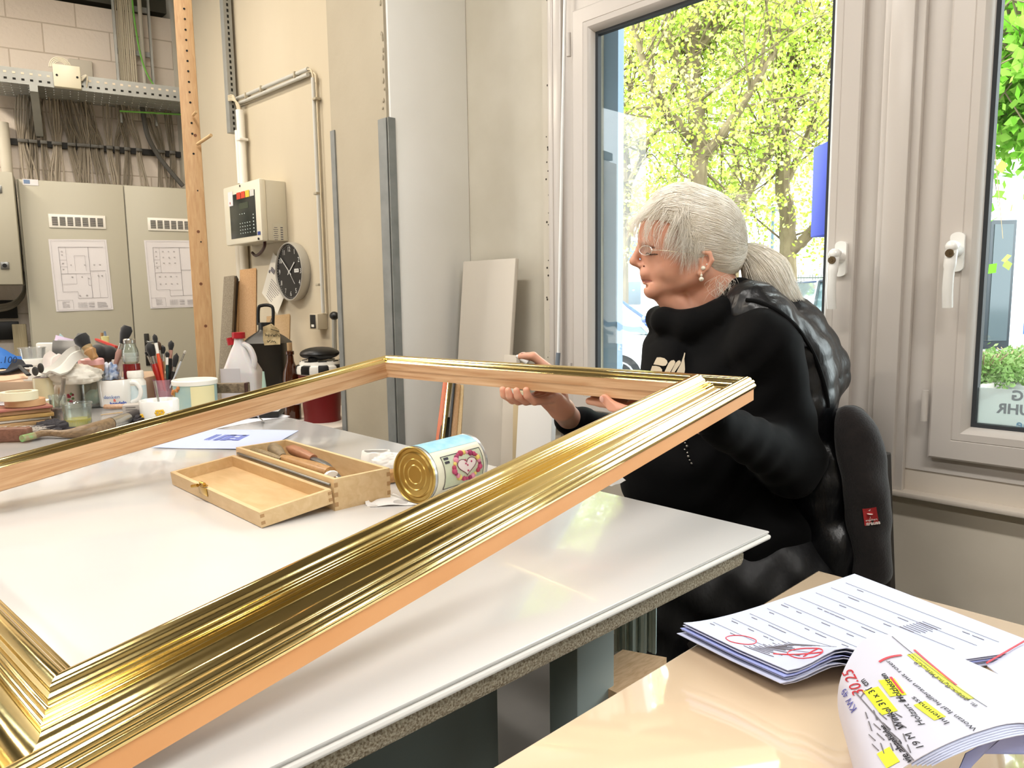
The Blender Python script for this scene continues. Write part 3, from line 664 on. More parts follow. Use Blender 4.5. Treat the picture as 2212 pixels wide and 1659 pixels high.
# --- strut rail on the wall carrying clamps and the cable bundles
rz = tl(PF(230, 322, .33)).z
rr_ = thing('clamp_rail', 'black rail on the block wall holding the cable bundles', 'rail', M=farM @ Matrix.Translation((tl(PF(20, 300, .33)).x, -.02, rz)))
ra = tl(PF(20, 295, .33)); rb_ = tl(PF(398, 340, .33))
MB().box(((ra.x + rb_.x) / 2, -.015, rz), (rb_.x - ra.x, .03, .035), M=farM).build('rail', mat('black_rail', '#1c1a17', .6), rr_)
bx = [50, 72, 95, 123, 155, 177, 190, 205, 219, 237, 253, 275, 300, 348, 372]
rs = random.Random(5)
for i, px in enumerate(bx):
    c_ = tl(PF(px, 310 + (px - 50) * .06, .30)); n = 3 if px in (190, 219, 253) else rs.choice((4, 5, 6))
    m_ = MB(); top = rs.uniform(-.05, .07); bot = rs.uniform(-.03, .04) + (.03 if i % 4 == 0 else 0)
    for k in range(n):
        o_ = (k - (n - 1) / 2) * .0085; yy = -.045 + rs.uniform(-.012, .006)
        m_.tube(smoothpts([farM @ Vector((c_.x - top * 1.2 + o_ * 1.7 + rs.uniform(-.008, .008), -.13 + rs.uniform(-.04, .04), lipz - .07)), farM @ Vector((c_.x - top * .6 + o_ * 1.7, -.08 + rs.uniform(-.03, .02), lipz - .2)), farM @ Vector((c_.x + o_, yy, rz + .04)), farM @ Vector((c_.x + o_, yy, rz - .04)),
                           farM @ Vector((c_.x + bot * .5 + o_ * 1.6 + rs.uniform(-.01, .01), yy - .02, rz - .18)), farM @ Vector((c_.x + bot + o_ * 1.7 + rs.uniform(-.012, .012), -.10, cabt - .04))], 4), rs.choice((.0042, .005, .0058)), 6)
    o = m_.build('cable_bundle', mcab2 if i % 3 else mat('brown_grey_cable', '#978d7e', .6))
    tag(o, 'fan of grey cables dropping from the tray into the grey cabinet', 'cables', 'cable bundles between the tray and the cabinet')
    cq = MB().box((c_.x, -.062, rz + .004), (.009 * n, .012, .020), M=farM, bev=.002).build('cable_clamp', mat('dull_clamp', '#5c5a55', .5, .4), rr_)
# one thick dark cable crossing to the right
tag(MB().tube(smoothpts([farM @ Vector((tl(PF(308, 250, .2)).x, -.15, lipz - .07)), PF(318, 290, .2), PF(338, 330, .22), PF(358, 358, .22), PF(395, 402, .2)], 6), .015, 10).build('thick_cable', mat('dark_grey_cable', '#4c4a46', .5)), 'thick dark grey cable slanting down to the cabinet right corner', 'cable')
# white pipe at the left edge
pq = PF(9, 300, .3); tag(MB().cyl((pq.x, pq.y, nz1), (pq.x, pq.y, 2.18), .03, seg=16).build('pipe', m_greyp), 'pale upright pipe at the left edge above the wall box', 'pipe')

# --- the wooden post with drilled holes
m_post = wood('post_pine', '#d0ab7c', '#b78b5c', (22, 22, .9), .5, 5, .3)
dp = 2.90
pb = P(448, 822, dp); pt_ = P(392, -40, dp)
dirp = (pt_ - pb)
zf = 0.0
bot = pb; 
pxa = Vector((math.cos(math.radians(-22)), math.sin(math.radians(-22)), 0))
PMx = frame_mat(bot, pxa, z=dirp.normalized())
post = thing('wooden_post', 'reddish pine post drilled with a row of holes, standing in front of the grey cabinet', 'post', M=Matrix.Translation((bot.x, bot.y, .0)))
Lp = dirp.length; down = (bot.z - .0) / dirp.normalized().z
LE = (3.385 - bot.z) / dirp.normalized().z
MB().box((0, 0, (LE - down) / 2), (.066, .045, LE + down), M=PMx, bev=.002).build('timber', m_post, post)
for k, py in enumerate((3, 25, 47, 70, 92, 115, 137, 159, 182, 204, 226, 270, 293, 336, 415, 525)):
    f = (py - 822) / (-40 - 822); q = PMx @ Vector((.004 if py < 400 else .01, -.0232, Lp * f))
    r_ = .0042 if py < 400 else .003
    MB().cyl(q, q + (PMx.to_3x3() @ Vector((0, -.0006, 0))), r_, seg=12).build('drilled_hole', m_slot, post)
for f in (.24, .37, .135, .61): 
    q = PMx @ Vector((rnd(-.01, .015), -.0230, Lp * f)); MB().cyl(q, q + (PMx.to_3x3() @ Vector((0, -.0004, 0))), .006, seg=10).build('knot', mat('knot_brown', '#6d3f1d', .6), post)
for (a_, b_, r_) in (((427, 311), (456, 292), .0062), ((417, 249), (424, 241), .005)):
    p0 = P(a_[0], a_[1], dp - .03); p1 = P(b_[0], b_[1], dp - .12)
    MB().cyl(p0, p1, r_, seg=12).build('dowel', mat('dowel_wood', '#cfae80', .5), post)

# --- conduits, control panel, clock on the cream wall (X = 1.84)
XW = 1.84
m_cond = mat('grey_conduit', '#c3c2bb', .35)
def wx(px, py, off=0): return PX(px, py, XW - off)
co = thing('conduit', 'double pale conduit turning down the cream wall to the small thermostat', 'conduit', wx(690, 680))
for k in range(2):
    o_ = -.018 * k
    MB().cyl(wx(512, 213 + 12 * k, .02 + .0 * k), wx(665, 149 + 12 * k, .02), .0095, seg=12).build('horizontal_tube', m_cond, co)
top = wx(676, 168, .02); bt_ = wx(693, 676, .02)
MB().cyl(top, Vector((XW - .02, top.y, bt_.z)), .0095, seg=12).build('upright_tube', m_cond, co)
MB().cyl(top + Vector((0, -.028, .01)), Vector((XW - .02, top.y - .026, bt_.z)), .004, seg=8).build('thin_wire', mat('cream_sheath', '#cdbfa4', .5), co)
MB().tube(smoothpts([wx(663, 150, .02), wx(672, 152, .02), wx(677, 170, .02)], 5), .005, 8).tube(smoothpts([wx(665, 152, .015), wx(680, 160, .015), wx(682, 178, .015)], 5), .004, 8).build('wire_bend', mat('cream_sheath', '#cdbfa4', .5), co)
for (px, py) in ((534, 207), (567, 192), (640, 162), (684, 214), (686, 418), (690, 615)):
    q = wx(px, py, .02); MB().box(q, (.03, .03, .012) if px > 670 else (.03, .012, .03), bev=.002).build('clip', mat('clip_beige', '#a99f8a', .5), co)
c3 = thing('conduit', 'thick white plastic conduit dropping from the strut to the control panel', 'conduit', wx(524, 390, .03))
q0 = wx(518, 238, .035); MB().cyl(q0, Vector((XW - .035, q0.y, wx(524, 400, .035).z)), .022, seg=16).build('tube', m_wht, c3)
MB().cyl(Vector((XW - .03, q0.y + .05, q0.z - .1)), Vector((XW - .03, q0.y + .05, wx(524, 400).z)), .018, seg=14).build('tube', m_wht, c3)
for k in range(4): MB().tube(smoothpts([q0 + Vector((0, .01 * (k - 1), -.01)), q0 + Vector((-.01, .008 * (k - 1), .03)), q0 + Vector((-.02, .03, .055 + .008 * k)), q0 + Vector((-.03, .07, .06 + .008 * k))], 5), .005, 6).build('wire', mat('cream_sheath', '#cdbfa4', .5), c3)
MB().box(q0 + Vector((0, -.01, -.16)), (.05, .05, .014), bev=.003).build('clip', m_wht, c3)
c4 = thing('conduit', 'broad pale downpipe below the control panel behind the boards', 'conduit', wx(540, 700))
for dy in (0.02, .075): MB().cyl(Vector((XW - .03, wx(535, 560).y + dy - .04, .9)), Vector((XW - .03, wx(535, 560).y + dy - .04, 1.62)), .024, seg=14).build('tube', m_plaster, c4)
# control panel: front faces -Y side
ca_ = wx(597, 543); cf_ = P(545, 540, depth_of(wx(585, 540)))
yf = PY(490, 400, 0) if False else None
depthbox = .13
py_front = wx(606, 480, 0).y
# the box: side face (towards the camera, -Y) and front face (-X)
xs1 = XW; 
# corners from the photo: front-left top (484,402), front-right top (546,387), back-right top (620,391)
yR = wx(621, 460).y                                 # nearest end of the box on the wall
XF = float(PY(563, 460, yR).x)                       # where its front edge stands out
yL = PX(484, 460, XF).y
zT = PX(546, 388, XF).z; zB = PX(575, 519, XF).z; zTL = PX(484, 402, XF).z
m_cp = mat('warm_grey_plastic', '#cfc9b6', .4)
cp = thing('control_panel', 'cream fire alarm panel with a black keypad mounted on the cream wall', 'control panel', (XW, (yR + yL) / 2, zB))
MB().box(((XF + .035 + XW) / 2, (yR + yL) / 2, (zT + zB) / 2), (XW - XF - .035, abs(yL - yR) - .01, zT - zB - .008), bev=.004).build('housing', m_cp, cp)
fb = MB().box((XF + .018, (yR + yL) / 2, (zT + zB) / 2), (.036, abs(yL - yR), zT - zB), bev=.010).build('front_cover', mat('ivory_cover', '#dfd9c6', .35), cp)
H_ = zT - zB; Wd = abs(yL - yR)
fM = frame_mat((XF - .0006, yL, zB), (0, -1, 0), y=(0, 0, 1))   # x to the right, y up, z out to -X
kp = MB().box((.53 * Wd, .47 * H_, 0), (.70 * Wd, .74 * H_, .002), M=fM, bev=.0005).build('keypad', mat('keypad_black_green', '#14201f', .25), fb)
for i, c in enumerate(('#c8402b', '#d0482c', '#e3c343', '#cfcfc8')):
    MB().box(((.45 + .12 * i) * Wd, .80 * H_, .0015), (.105 * Wd, .11 * H_, .001), M=fM).build('indicator_label', mat('label_%d' % i, c, .5), kp)
MB().box((.58 * Wd, .62 * H_, .0015), (.24 * Wd, .10 * H_, .001), M=fM).build('display', mat('lcd_green', '#2d3a2c', .2), kp)
mbt = mat('pale_buttons', '#c9d2cf', .4)
for u_, v_, k in [(.46 + .065 * i, .17 + .055 * j, 1) for j in range(4) for i in range(5)] + [(.46 + .065 * i, .49, 1) for i in range(3)] + [(.82, .17 + .055 * k, 1.4) for k in range(6)]:
    MB().ell(fM @ Vector((u_ * Wd, v_ * H_, .002)), (.0018, .0045 * k, .0028 * k), seg=8, rings=5).build('button', mbt, kp)
MB().box((.22 * Wd, .78 * H_, .0015), (.13 * Wd, .24 * H_, .001), M=fM).build('inspection_sticker', m_paper, fb)
MB().ell(fM @ Vector((.21 * Wd, .71 * H_, .003)), (.0008, .005, .007), seg=10, rings=6).build('red_drop_mark', mat('red_mark', '#b02a24', .5), fb)
MB().box((.94 * Wd, .13 * H_, .0015), (.07 * Wd, .055 * H_, .001), M=fM).build('blue_sticker', mat('blue_mark', '#2c3f86', .5), fb)
MB().cyl(fM @ Vector((.93 * Wd + .0, .04 * H_, .002)), fM @ Vector((.93 * Wd, .04 * H_, .006)), .006, seg=14).build('lock', m_blk, fb)
MB().box((.50 * Wd, .955 * H_, .001), (.008, .010, .003), M=fM).build('led', m_blk, fb)
sM = frame_mat((XF, yR - .0008 + .005, zB), (1, 0, 0), y=(0, 0, 1))
rl = MB()
for j in range(9): rl.box((.235 - .0 + 0, .03 + .009 * j, .0), (.04 if j % 3 else .055, .0018, .001), M=sM)
for j in range(6): rl.box((.285, .035 + .012 * j, .0), (.018, .006, .001), M=sM)
if XW - XF > .32: pass
MB().box((.62 * (XW - XF), .13 * H_ + .01, -.0002), (.40 * (XW - XF), .26 * H_, .0008), M=sM).build('rating_label', mat('rating_paper', '#cbc6b4', .6), cp)
lb2 = MB()
for j in range(7): lb2.box((.54 * (XW - XF), (.03 + .033 * j) * H_, .0006), ((.12 + .03 * (j % 3)) * (XW - XF), .009 * H_, .0006), M=sM)
for j in range(6): lb2.box((.76 * (XW - XF), (.04 + .038 * j) * H_, .0006), (.09 * (XW - XF), .018 * H_, .0006), M=sM)
lb2.build('rating_print', m_ink, cp)
tag(MB().tube(smoothpts([PX(572, 519, XW - .10), PX(571, 533, XW - .09), PX(562, 547, XW - .06), PX(552, 552, XW - .035), PX(545, 546, XW - .03)], 6), .008, 8).build('cable', mat('dark_red_cable', '#3a1714', .45)), 'dark red-brown cable looping out below the control panel', 'cable')
# --- clock
kc = wx(638, 588, 0); ky = (wx(667, 590).y + wx(606, 590, .0).y) / 2
XC = XW - .046; cc = PX(624, 587, XC); R_ = .150
kM = frame_mat((XC, cc.y, cc.z), (0, -1, 0), y=(0, 0, 1))
m_sil = mat('silver_plastic', '#b9b6ae', .35, .4)
ck = thing('wall_clock', 'round silver-rimmed wall clock with a black face at ten past ten', 'clock', (XW, cc.y, cc.z - R_))
ck['label'] = 'round silver-rimmed wall clock with black face on the cream wall'
MB().lathe([(R_ * .97, -.045), (R_, -.03), (R_, -.004), (R_ * .985, .004), (R_ * .955, .004), (R_ * .94, -.004)], kM, 64, close=False).build('rim', m_sil, ck)
MB().cyl(kM @ Vector((0, 0, -.044)), kM @ Vector((0, 0, -.006)), R_ * .945, seg=64).build('face', mat('clock_black', '#0c0c0d', .3), ck)
m_num = mat('silver_print', '#c9c9c6', .4)
for h_ in range(1, 13):
    a = PI / 2 - h_ * PI / 6
    text_mesh('numeral', str(h_), .036, kM @ Matrix.Translation((math.cos(a) * R_ * .76, math.sin(a) * R_ * .76, -.0055)), m_num, ck, sx=.9)
tk = MB()
for k in range(60):
    a = k * PI / 30; tk.box((0, R_ * .90, -.0055), (.0012 if k % 5 else .003, .006, .0006), M=kM @ Matrix.Rotation(a, 4, 'Z'))
tk.build('minute_ticks', m_num, ck)
for nm, a, ln_, w_, z_ in (('hour_hand', 52, .075, .006, -.002), ('minute_hand', -50, .115, .005, -.001), ('second_hand', 138, .085, .002, 0)):
    MB().box((0, ln_ / 2 - .012, z_), (w_, ln_ + .024, .0008), M=kM @ Matrix.Rotation(-math.radians(a), 4, 'Z')).build(nm, m_num, ck)
MB().cyl(kM @ Vector((0, 0, -.004)), kM @ Vector((0, 0, .002)), .006, seg=12).build('hub', m_num, ck)
MB().box((.072, .004, -.0052), (.045, .018, .001), M=kM).build('date_window', mat('date_white', '#d8d8d4', .5), ck)
text_mesh('date_print', 'LI 18', .014, kM @ Matrix.Translation((.072, .004, -.0045)), m_slot, ck)
# --- leaflet hanging askew behind the clock
lf = thing('leaflet', 'white printed leaflet hanging askew behind the clock', 'leaflet', wx(612, 672, .01))
lc = [wx(590, 546, .012), wx(566, 633, .02), wx(599, 679, .03), wx(634, 590, .012)]
MB().sheet([[lc[0].lerp(lc[3], i / 6) + (lc[1] - lc[0]).lerp(lc[2] - lc[3], i / 6) * (j / 6) for j in range(7)] for i in range(7)], .0006).build('sheet', mat('leaflet_paper', '#d9d4c8', .8), lf)
lp = MB(); 
def lq(u, v): return (lc[0].lerp(lc[3], u)).lerp(lc[1].lerp(lc[2], u), v) + Vector((-.0015, -.0008, 0))
def bar(mb, u0, u1, v, t=.0014):
    a, b = lq(u0, v), lq(u1, v); mb.tube([a, b], t, 4)
for k in range(9): bar(lp, .25, .25 + rnd(.3, .6), .52 + .05 * k)
for k in range(3): bar(lp, .12, .30, .30 + .035 * k, .004); bar(lp, .05, .10, .40 + .02 * k, .003)
for k in range(2): bar(lp, .45, .60, .14 + .04 * k, .004)
lp.build('print', m_ink, lf)
# --- thermostat
q = wx(697, 693, 0); tm_ = thing('thermostat', 'small square thermostat under the conduit on the cream wall', 'thermostat', (XW, q.y, q.z - .04))
zt3 = wx(690, 677).z; zb3 = wx(690, 710).z; y1_ = wx(708, 694).y; xf = PY(681, 694, y1_ + 0).x if False else XW - .055
y2_ = y1_ + .085
MB().box(((xf + XW) / 2, (y1_ + y2_) / 2, (zt3 + zb3) / 2), (XW - xf, y2_ - y1_, zt3 - zb3), bev=.004).build('housing', mat('beige_housing', '#b9ae98', .4), tm_)
MB().box((xf - .001, (y1_ + y2_) / 2 + .004, (zt3 + zb3) / 2), (.002, (y2_ - y1_) * .62, (zt3 - zb3) * .86), bev=.0006).build('dark_front', m_blk, tm_)
MB().box((xf - .0025, (y1_ + y2_) / 2 + .004, zb3 + .018), (.002, (y2_ - y1_) * .3, .012)).build('slider', m_wht, tm_)
# brush hanging at the column's back corner
hb_ = wx(724, 690, .03); 
hk = thing('hand_broom', 'hand brush hanging by its grey handle against the cream wall beside the column', 'brush', hb_ - Vector((0, 0, .1)))
MB().tube([wx(722, 690, .04), wx(722, 730, .04), wx(723, 760, .04)], .012, 8).build('handle', mat('handle_grey', '#9a988f', .5), hk)
MB().ell(wx(722, 682, .04), (.02, .03, .02)).build('black_tip', m_blk, hk)
# --- shelf (white table) behind the work table, and what stands on it
ZS = .60
sh = thing('side_shelf', 'low white shelf between the workbench and the cream wall', 'shelf', (1.5, 3.3, 0))
MB().box((1.51, 3.25, ZS - .012), (.62, 1.28, .024), bev=.003).build('shelf_top', mat('shelf_white', '#d8cfc4', .5), sh)
for (lx, ly) in ((1.24, 2.66), (1.78, 2.66), (1.24, 3.85), (1.78, 3.85)): MB().box((lx, ly, .288), (.05, .05, .576)).build('leg', m_steelg, sh)
# red insulated tub with black and white edge
DT = 3.12
tub = P(694, 840, DT); tub = Vector((tub.x, tub.y, ZS))
tz1 = P(694, 788, DT).z; r1 = 49 / FPX * DT
to = thing('red_tub', 'dark red tub with a black and white striped rim on the white shelf', 'tub', tub)
MB().lathe([(r1 * .80, ZS), (r1 * .78, ZS + .02), (r1 * .84, ZS + .10), (r1 * .97, tz1 - .035), (r1 * .99, tz1 - .03)], Matrix.Translation((tub.x, tub.y, 0)), 40).build('body', mat('dark_red_plastic', '#6b1013', .4), to)
MB().lathe([(r1 * .99, tz1 - .035), (r1 * 1.05, tz1 - .03), (r1 * 1.06, tz1 - .012), (r1 * 1.02, tz1), (r1 * .9, tz1 + .004), (r1 * .86, tz1 + .018), (0, tz1 + .02)], Matrix.Translation((tub.x, tub.y, 0)), 40).build('rim', m_wht, to)
for k in range(8):
    MB().lathe([(r1 * 1.062, tz1 - .032), (r1 * 1.07, tz1 - .012), (r1 * 1.03, tz1 + .002), (r1 * .88, tz1 + .006), (r1 * .85, tz1 + .022)], Matrix.Translation((tub.x, tub.y, 0)) @ Matrix.Rotation(k * PI / 4 + .2, 4, 'Z'), 8, close=False, arc=.42).build('black_stripe', m_blk, to)
MB().ell(tub + Vector((.0, .0, tz1 - ZS + .05)), (.085, .075, .028)).tube([tub + Vector((-.05, -.03, tz1 - ZS + .035)), tub + Vector((-.05, -.03, tz1 - ZS + .01))], .02).build('black_cushion_lid', m_blk, to)
MB().box(tub + Vector((.10, -.05, tz1 - ZS + .03)), (.04, .04, .07), bev=.006).build('black_hinge', m_blk, to)
# white jerrycan with red caps and handwriting
jq = P(524, 800, 3.0); jz = jq
jt = P(524, 729, 3.0).z; jr = 37 / FPX * 3.0; jb_ = ZS
jy = thing('white_canister', 'translucent white canister with red caps and blue handwriting on the bench', 'canister', Vector((jq.x, jq.y, jb_)))
jM = frame_mat(Vector((jq.x, jq.y, jb_)), (math.cos(math.radians(-40)), math.sin(math.radians(-40)), 0), z=UZ)
def rect(a, b, n=28, p=5): return [(math.copysign(abs(math.cos(t)) ** (2 / p), math.cos(t)) * a, math.copysign(abs(math.sin(t)) ** (2 / p), math.sin(t)) * b) for t in [2 * PI * (i + .5) / n for i in range(n)]]
def loft(mb, secs, M, caps=True):
    """secs: (z, halfx, halfy, power, dx)"""
    n = 28; vs = []; fs = []
    for z, a, b, p_, dx in secs: vs += [(x + dx, y, z) for x, y in rect(a, b, n, p_)]
    for k in range(len(secs) - 1): fs += [(k * n + i, k * n + (i + 1) % n, (k + 1) * n + (i + 1) % n, (k + 1) * n + i) for i in range(n)]
    if caps: fs += [tuple(range(n))[::-1], tuple(range((len(secs) - 1) * n, len(secs) * n))]
    return mb.add(vs, fs, M)
Hh = jt - jb_
m_can = mat('milky_canister', '#dedbdc', .3, subs=.3)
loft(MB(), [(0, jr * .95, jr * .85, 6, 0), (.01, jr, jr * .9, 6, 0), (Hh * .60, jr, jr * .9, 6, 0), (Hh * .63, jr * .99, jr * .88, 5, 0), (Hh * .88, jr * .42, jr * .42, 4, -.006), (Hh * .93, jr * .28, jr * .3, 3, -.008), (Hh, jr * .24, jr * .26, 2, -.008)], jM).build('body', m_can, jy)
MB().tube(smoothpts([jM @ Vector((.012, -.01, Hh * .93)), jM @ Vector((.04, -.02, Hh * .88)), jM @ Vector((.058, -.03, Hh * .75)), jM @ Vector((.05, -.035, Hh * .62))], 5), .012, 10).build('grip', m_can, jy)
m_red = mat('red_cap', '#b3202a', .35)
MB().cyl(jM @ Vector((-.008, 0, Hh - .002)), jM @ Vector((-.008, 0, Hh + .022)), .026, seg=24).build('cap', m_red, jy)
MB().cyl(jM @ Vector((-.045, .02, Hh - .03)), jM @ Vector((-.05, .02, Hh - .0)), .014, seg=18).build('small_cap', m_red, jy)
lM = frame_mat(jM @ Vector((-.030, -jr * .9 - .0008, Hh * .42)), jM.to_3x3().col[0], z=-jM.to_3x3().col[1])
MB().box((.0, 0, 0), (jr * 1.1, Hh * .5, .0008), M=lM).build('label', m_paper, jy)
text_mesh('handwriting', 'SPIRITUS', .030, lM @ Matrix.Translation((0, .012, .001)), mat('blue_pen', '#4c4f9e', .7), jy, sx=.62)
# black jerrycan with hanging tag
bq = P(580, 800, 3.32); bz1 = P(580, 722, 3.32).z; br_ = 46 / FPX * 3.32
bk = thing('black_canister', 'large black jerrycan with a stained tag hanging from its handle', 'canister', Vector((bq.x, bq.y, ZS)))
bM = frame_mat(Vector((bq.x, bq.y, ZS)), (math.cos(math.radians(-43)), math.sin(math.radians(-43)), 0), z=UZ); Hb = bz1 - ZS
loft(MB(), [(0, br_ * .95, br_ * .8, 7, 0), (.012, br_, br_ * .85, 7, 0), (Hb * .90, br_, br_ * .85, 7, 0), (Hb * .97, br_ * .75, br_ * .6, 5, 0), (Hb * 1.04, br_ * .38, br_ * .38, 3, 0), (Hb * 1.07, br_ * .34, br_ * .34, 2, 0)], bM).build('body', mat('black_hdpe', '#15130f', .38, noise=(6, '#26221b', 5, .25)), bk)
MB().cyl(bM @ Vector((0, 0, Hb * 1.06)), bM @ Vector((0, 0, Hb * 1.15)), .035, .033, 24).build('cap', m_blk, bk)
MB().tube(smoothpts([bM @ Vector((-.035, 0, Hb * 1.12)), bM @ Vector((-.030, 0, Hb * 1.32)), bM @ Vector((-.015, 0, Hb * 1.36)), bM @ Vector((.02, 0, Hb * 1.36)), bM @ Vector((.035, 0, Hb * 1.31)), bM @ Vector((.03, 0, Hb * 1.10))], 5), .0075, 8).build('carrying_loop', m_blk, bk)
tgc = [P(568, 706, 3.14), P(586, 699, 3.14), P(602, 712, 3.14), P(605, 728, 3.14), P(605, 744, 3.14), P(571, 746, 3.14), P(568, 734, 3.14)]
tgo = thing('hanging_tag', 'stained cream paper tag hanging on the black jerrycan', 'tag', tgc[5])
tvs = [tuple(q) for q in tgc] + [tuple(q + Vector(CF) * .004) for q in tgc]
MB().add(tvs, [tuple(range(7)), tuple(range(7, 14))[::-1]] + [(i, (i + 1) % 7, 7 + (i + 1) % 7, 7 + i) for i in range(7)]).build('paper', mat('stained_paper', '#cbb78d', .8, noise=(25, '#8d7a55', 5, .12)), tgo)
tw = MB(); rs = random.Random(3)
for r0, xs in ((722, range(573, 603, 4)), (736, range(577, 596, 4))):
    for x in xs: tw.tube([P(x, r0 + rs.uniform(-3, 3), 3.134), P(x + rs.uniform(-2, 3), r0 + rs.uniform(2, 6), 3.134), P(x + 3, r0 + rs.uniform(-2, 3), 3.134)], .0013, 4)
tw.tube([P(585, 711, 3.134), P(603, 716, 3.134)], .0013, 4); tw.build('scribble', m_slot, tgo)
tag(MB().tube(smoothpts([P(586, 704, 3.138), P(584, 695, 3.17), P(588, 684, 3.25)], 4), .0012, 5).build('tag_string', m_blk), 'thin dark string holding the stained tag', 'string')
# brown bottle with cork, funnel upside down
oq = P(628, 800, 3.15); oz = P(628, 740, 3.15).z
ob = thing('brown_bottle', 'brown glass bottle with a cork and white label beside the red tub', 'bottle', Vector((oq.x, oq.y, ZS)))
oM = Matrix.Translation((oq.x, oq.y, ZS)); Ho = oz - ZS; ro = .036
m_brown = mat('brown_glass', '#3c1a08', .08, coat=.6)
MB().lathe([(0, 0), (ro, .002), (ro, Ho * .52), (ro * .9, Ho * .62), (ro * .45, Ho * .76), (ro * .38, Ho * .84), (ro * .5, Ho * .85), (ro * .5, Ho * .89), (ro * .36, Ho * .9)], oM, 28).build('glass', m_brown, ob)
MB().cyl((oq.x, oq.y, ZS + Ho * .88), (oq.x, oq.y, oz), .010, .011, 14).build('cork', mat('cork', '#a98a63', .8), ob)
MB().lathe([(ro + .0006, Ho * .2), (ro + .0008, Ho * .45)], oM, 28, close=False).build('label', m_paper, ob)
fq = P(571, 845, 2.33); fz = P(571, 802, 2.33).z; fq.z = T
fu = MB().lathe([(.040, 0), (.043, .004), (.030, .035), (.008, .048), (.0045, .09), (.003, fz - .78)], Matrix.Translation((fq.x, fq.y, .78)), 28)
tag(fu.build('funnel', mat('pale_green_plastic', '#9fb6a8', .35)), 'pale green funnel standing upside down on the bench', 'funnel')
# lying flat brush and block
fbr = thing('flat_brush', 'old flat brush with a dark wooden handle lying in front of the white canister', 'brush', P(505, 843, 2.4))
d_ = 2.35
MB().box((0, 0, 0), (.115, .02, .032), M=frame_mat(P(500, 838, d_), CR, z=UZ), bev=.004).build('bristles', wood('old_bristle', '#8c7a63', '#4d4030', (1, 14, 14)), fbr)
MB().box((0, 0, 0), (.012, .024, .036), M=frame_mat(P(534, 838, d_), CR, z=UZ), bev=.003).build('handle', mat('dark_brown_wood', '#3b211a', .4), fbr)
# white tape dispenser-like block behind
tb_ = MB().box((0, 0, 0), (.09, .06, .03), M=frame_mat(P(545, 842, 2.36), CR, z=UZ), bev=.01); tb_o = tb_.build('white_block', m_wht); tb_o.location.z = (T + .015) - P(545, 842, 2.36).z; tag(tb_o, 'small rounded white block behind the old flat brush', 'block')
# boards leaning in the corner
wa = wood('grey_weathered_wood', '#8b8271', '#5d5346', (34, 34, 1.6), .8); wb_ = wood('plain_beech_board', '#b28d62', '#987247', (30, 30, 1.2), .55); wd_ = mat('dark_board', '#241d17', .7)
def board(pa, pb, d0, d1, wpx, th_, m, label):
    """board between two photo points at given depths"""
    b = P(pb[0], pb[1], d1); a = PZ(pa[0], pa[1], ZS); a = P(pa[0], pa[1], d0); a.z = ZS; ax = (b - a); wdt = wpx / FPX * (d0 + d1) / 2
    Mx = frame_mat(a, CR, z=ax.normalized()); o = MB().box((0, 0, ax.length / 2), (wdt, th_, ax.length), M=Mx, bev=.002).build('leaning_board', m)
    tag(o, label, 'board'); return o
board((478, 830), (497, 600), 3.28, 3.72, 24, .03, wa, 'rough grey weathered board leaning right of the wooden post')
board((488, 830), (508, 600), 3.33, 3.76, 12, .03, wd_, 'narrow dark board leaning behind the weathered board')
board((501, 830), (515, 610), 3.36, 3.78, 10, .02, wood('honey_wood', '#a57a47', '#8a602f', (30, 30, 1.2)), 'thin honey coloured slat leaning beside the wide beech board')
board((530, 830), (537, 583), 3.40, 3.80, 37, .02, wb_, 'wide plain beech board leaning against the cream wall')
board((592, 830), (602, 683), 3.30, 3.62, 52, .02, wood('tan_plywood', '#a58a64', '#937750', (24, 24, 1.5)), 'tan plywood piece leaning behind the black jerrycan')
# boards, panels and moulding samples beside the column
def slab(pl, pr, ztop, zbot, depth_top, depth_bot, th_, m, name, label, cat):
    a = P(pl, ztop, depth_top); b = P(pr, ztop, depth_top); c = P(pr, zbot, depth_bot); d = P(pl, zbot, depth_bot)
    n = (b - a).cross(d - a).normalized() * th_
    vs = [tuple(q) for q in (a, b, c, d)] + [tuple(q + n) for q in (a, b, c, d)]
    o = MB().add(vs, [(0, 1, 2, 3), (7, 6, 5, 4), (0, 1, 5, 4), (1, 2, 6, 5), (2, 3, 7, 6), (3, 0, 4, 7)]).build(name, m)
    return tag(o, label, cat)
def leaner(y0, y1, xt, xb, z1, th_, m, name, label, cat, z0=0.0, bev=.002):
    """flat piece standing parallel to the window wall, its top at X=xt, its foot at X=xb"""
    a = Vector((xb, (y0 + y1) / 2, z0)); b = Vector((xt, (y0 + y1) / 2, z1)); ax = b - a
    Mx = frame_mat(a, (0, 1, 0), z=ax.normalized())
    o = MB().box((0, 0, ax.length / 2), (abs(y1 - y0), th_, ax.length), M=Mx, bev=bev).build(name, m); return tag(o, label, cat)
xl = 1.74
ya = PX(985, 700, xl).y; yb2 = PX(1097, 700, xl).y; zt4 = PX(1040, 563, xl + .05).z
m_pan = mat('cream_panel', '#cfc6b8', .5); m_pan2 = mat('white_panel', '#dcdad6', .5)
leaner(yb2, ya, xl + .05, xl - .08, zt4, .018, m_pan, 'cream_board', 'tall cream panel leaning between the column and the window', 'panel', bev=.004)
xl2 = 1.70; leaner(PX(1112, 850, xl2).y, PX(1085, 850, xl2).y, xl2 + .02, xl2 - .04, PX(1100, 768, xl2).z, .018, m_pan, 'leaning_strip', 'narrow cream strip just right of the tall cream panel', 'panel')
xl3 = 1.58; leaner(PX(1190, 900, xl3).y, PX(1116, 900, xl3).y, xl3 + .02, xl3 - .05, PX(1150, 856, xl3 + .02).z, .02, m_pan2, 'low_board', 'low white panel under the sitter\'s working hand', 'panel')
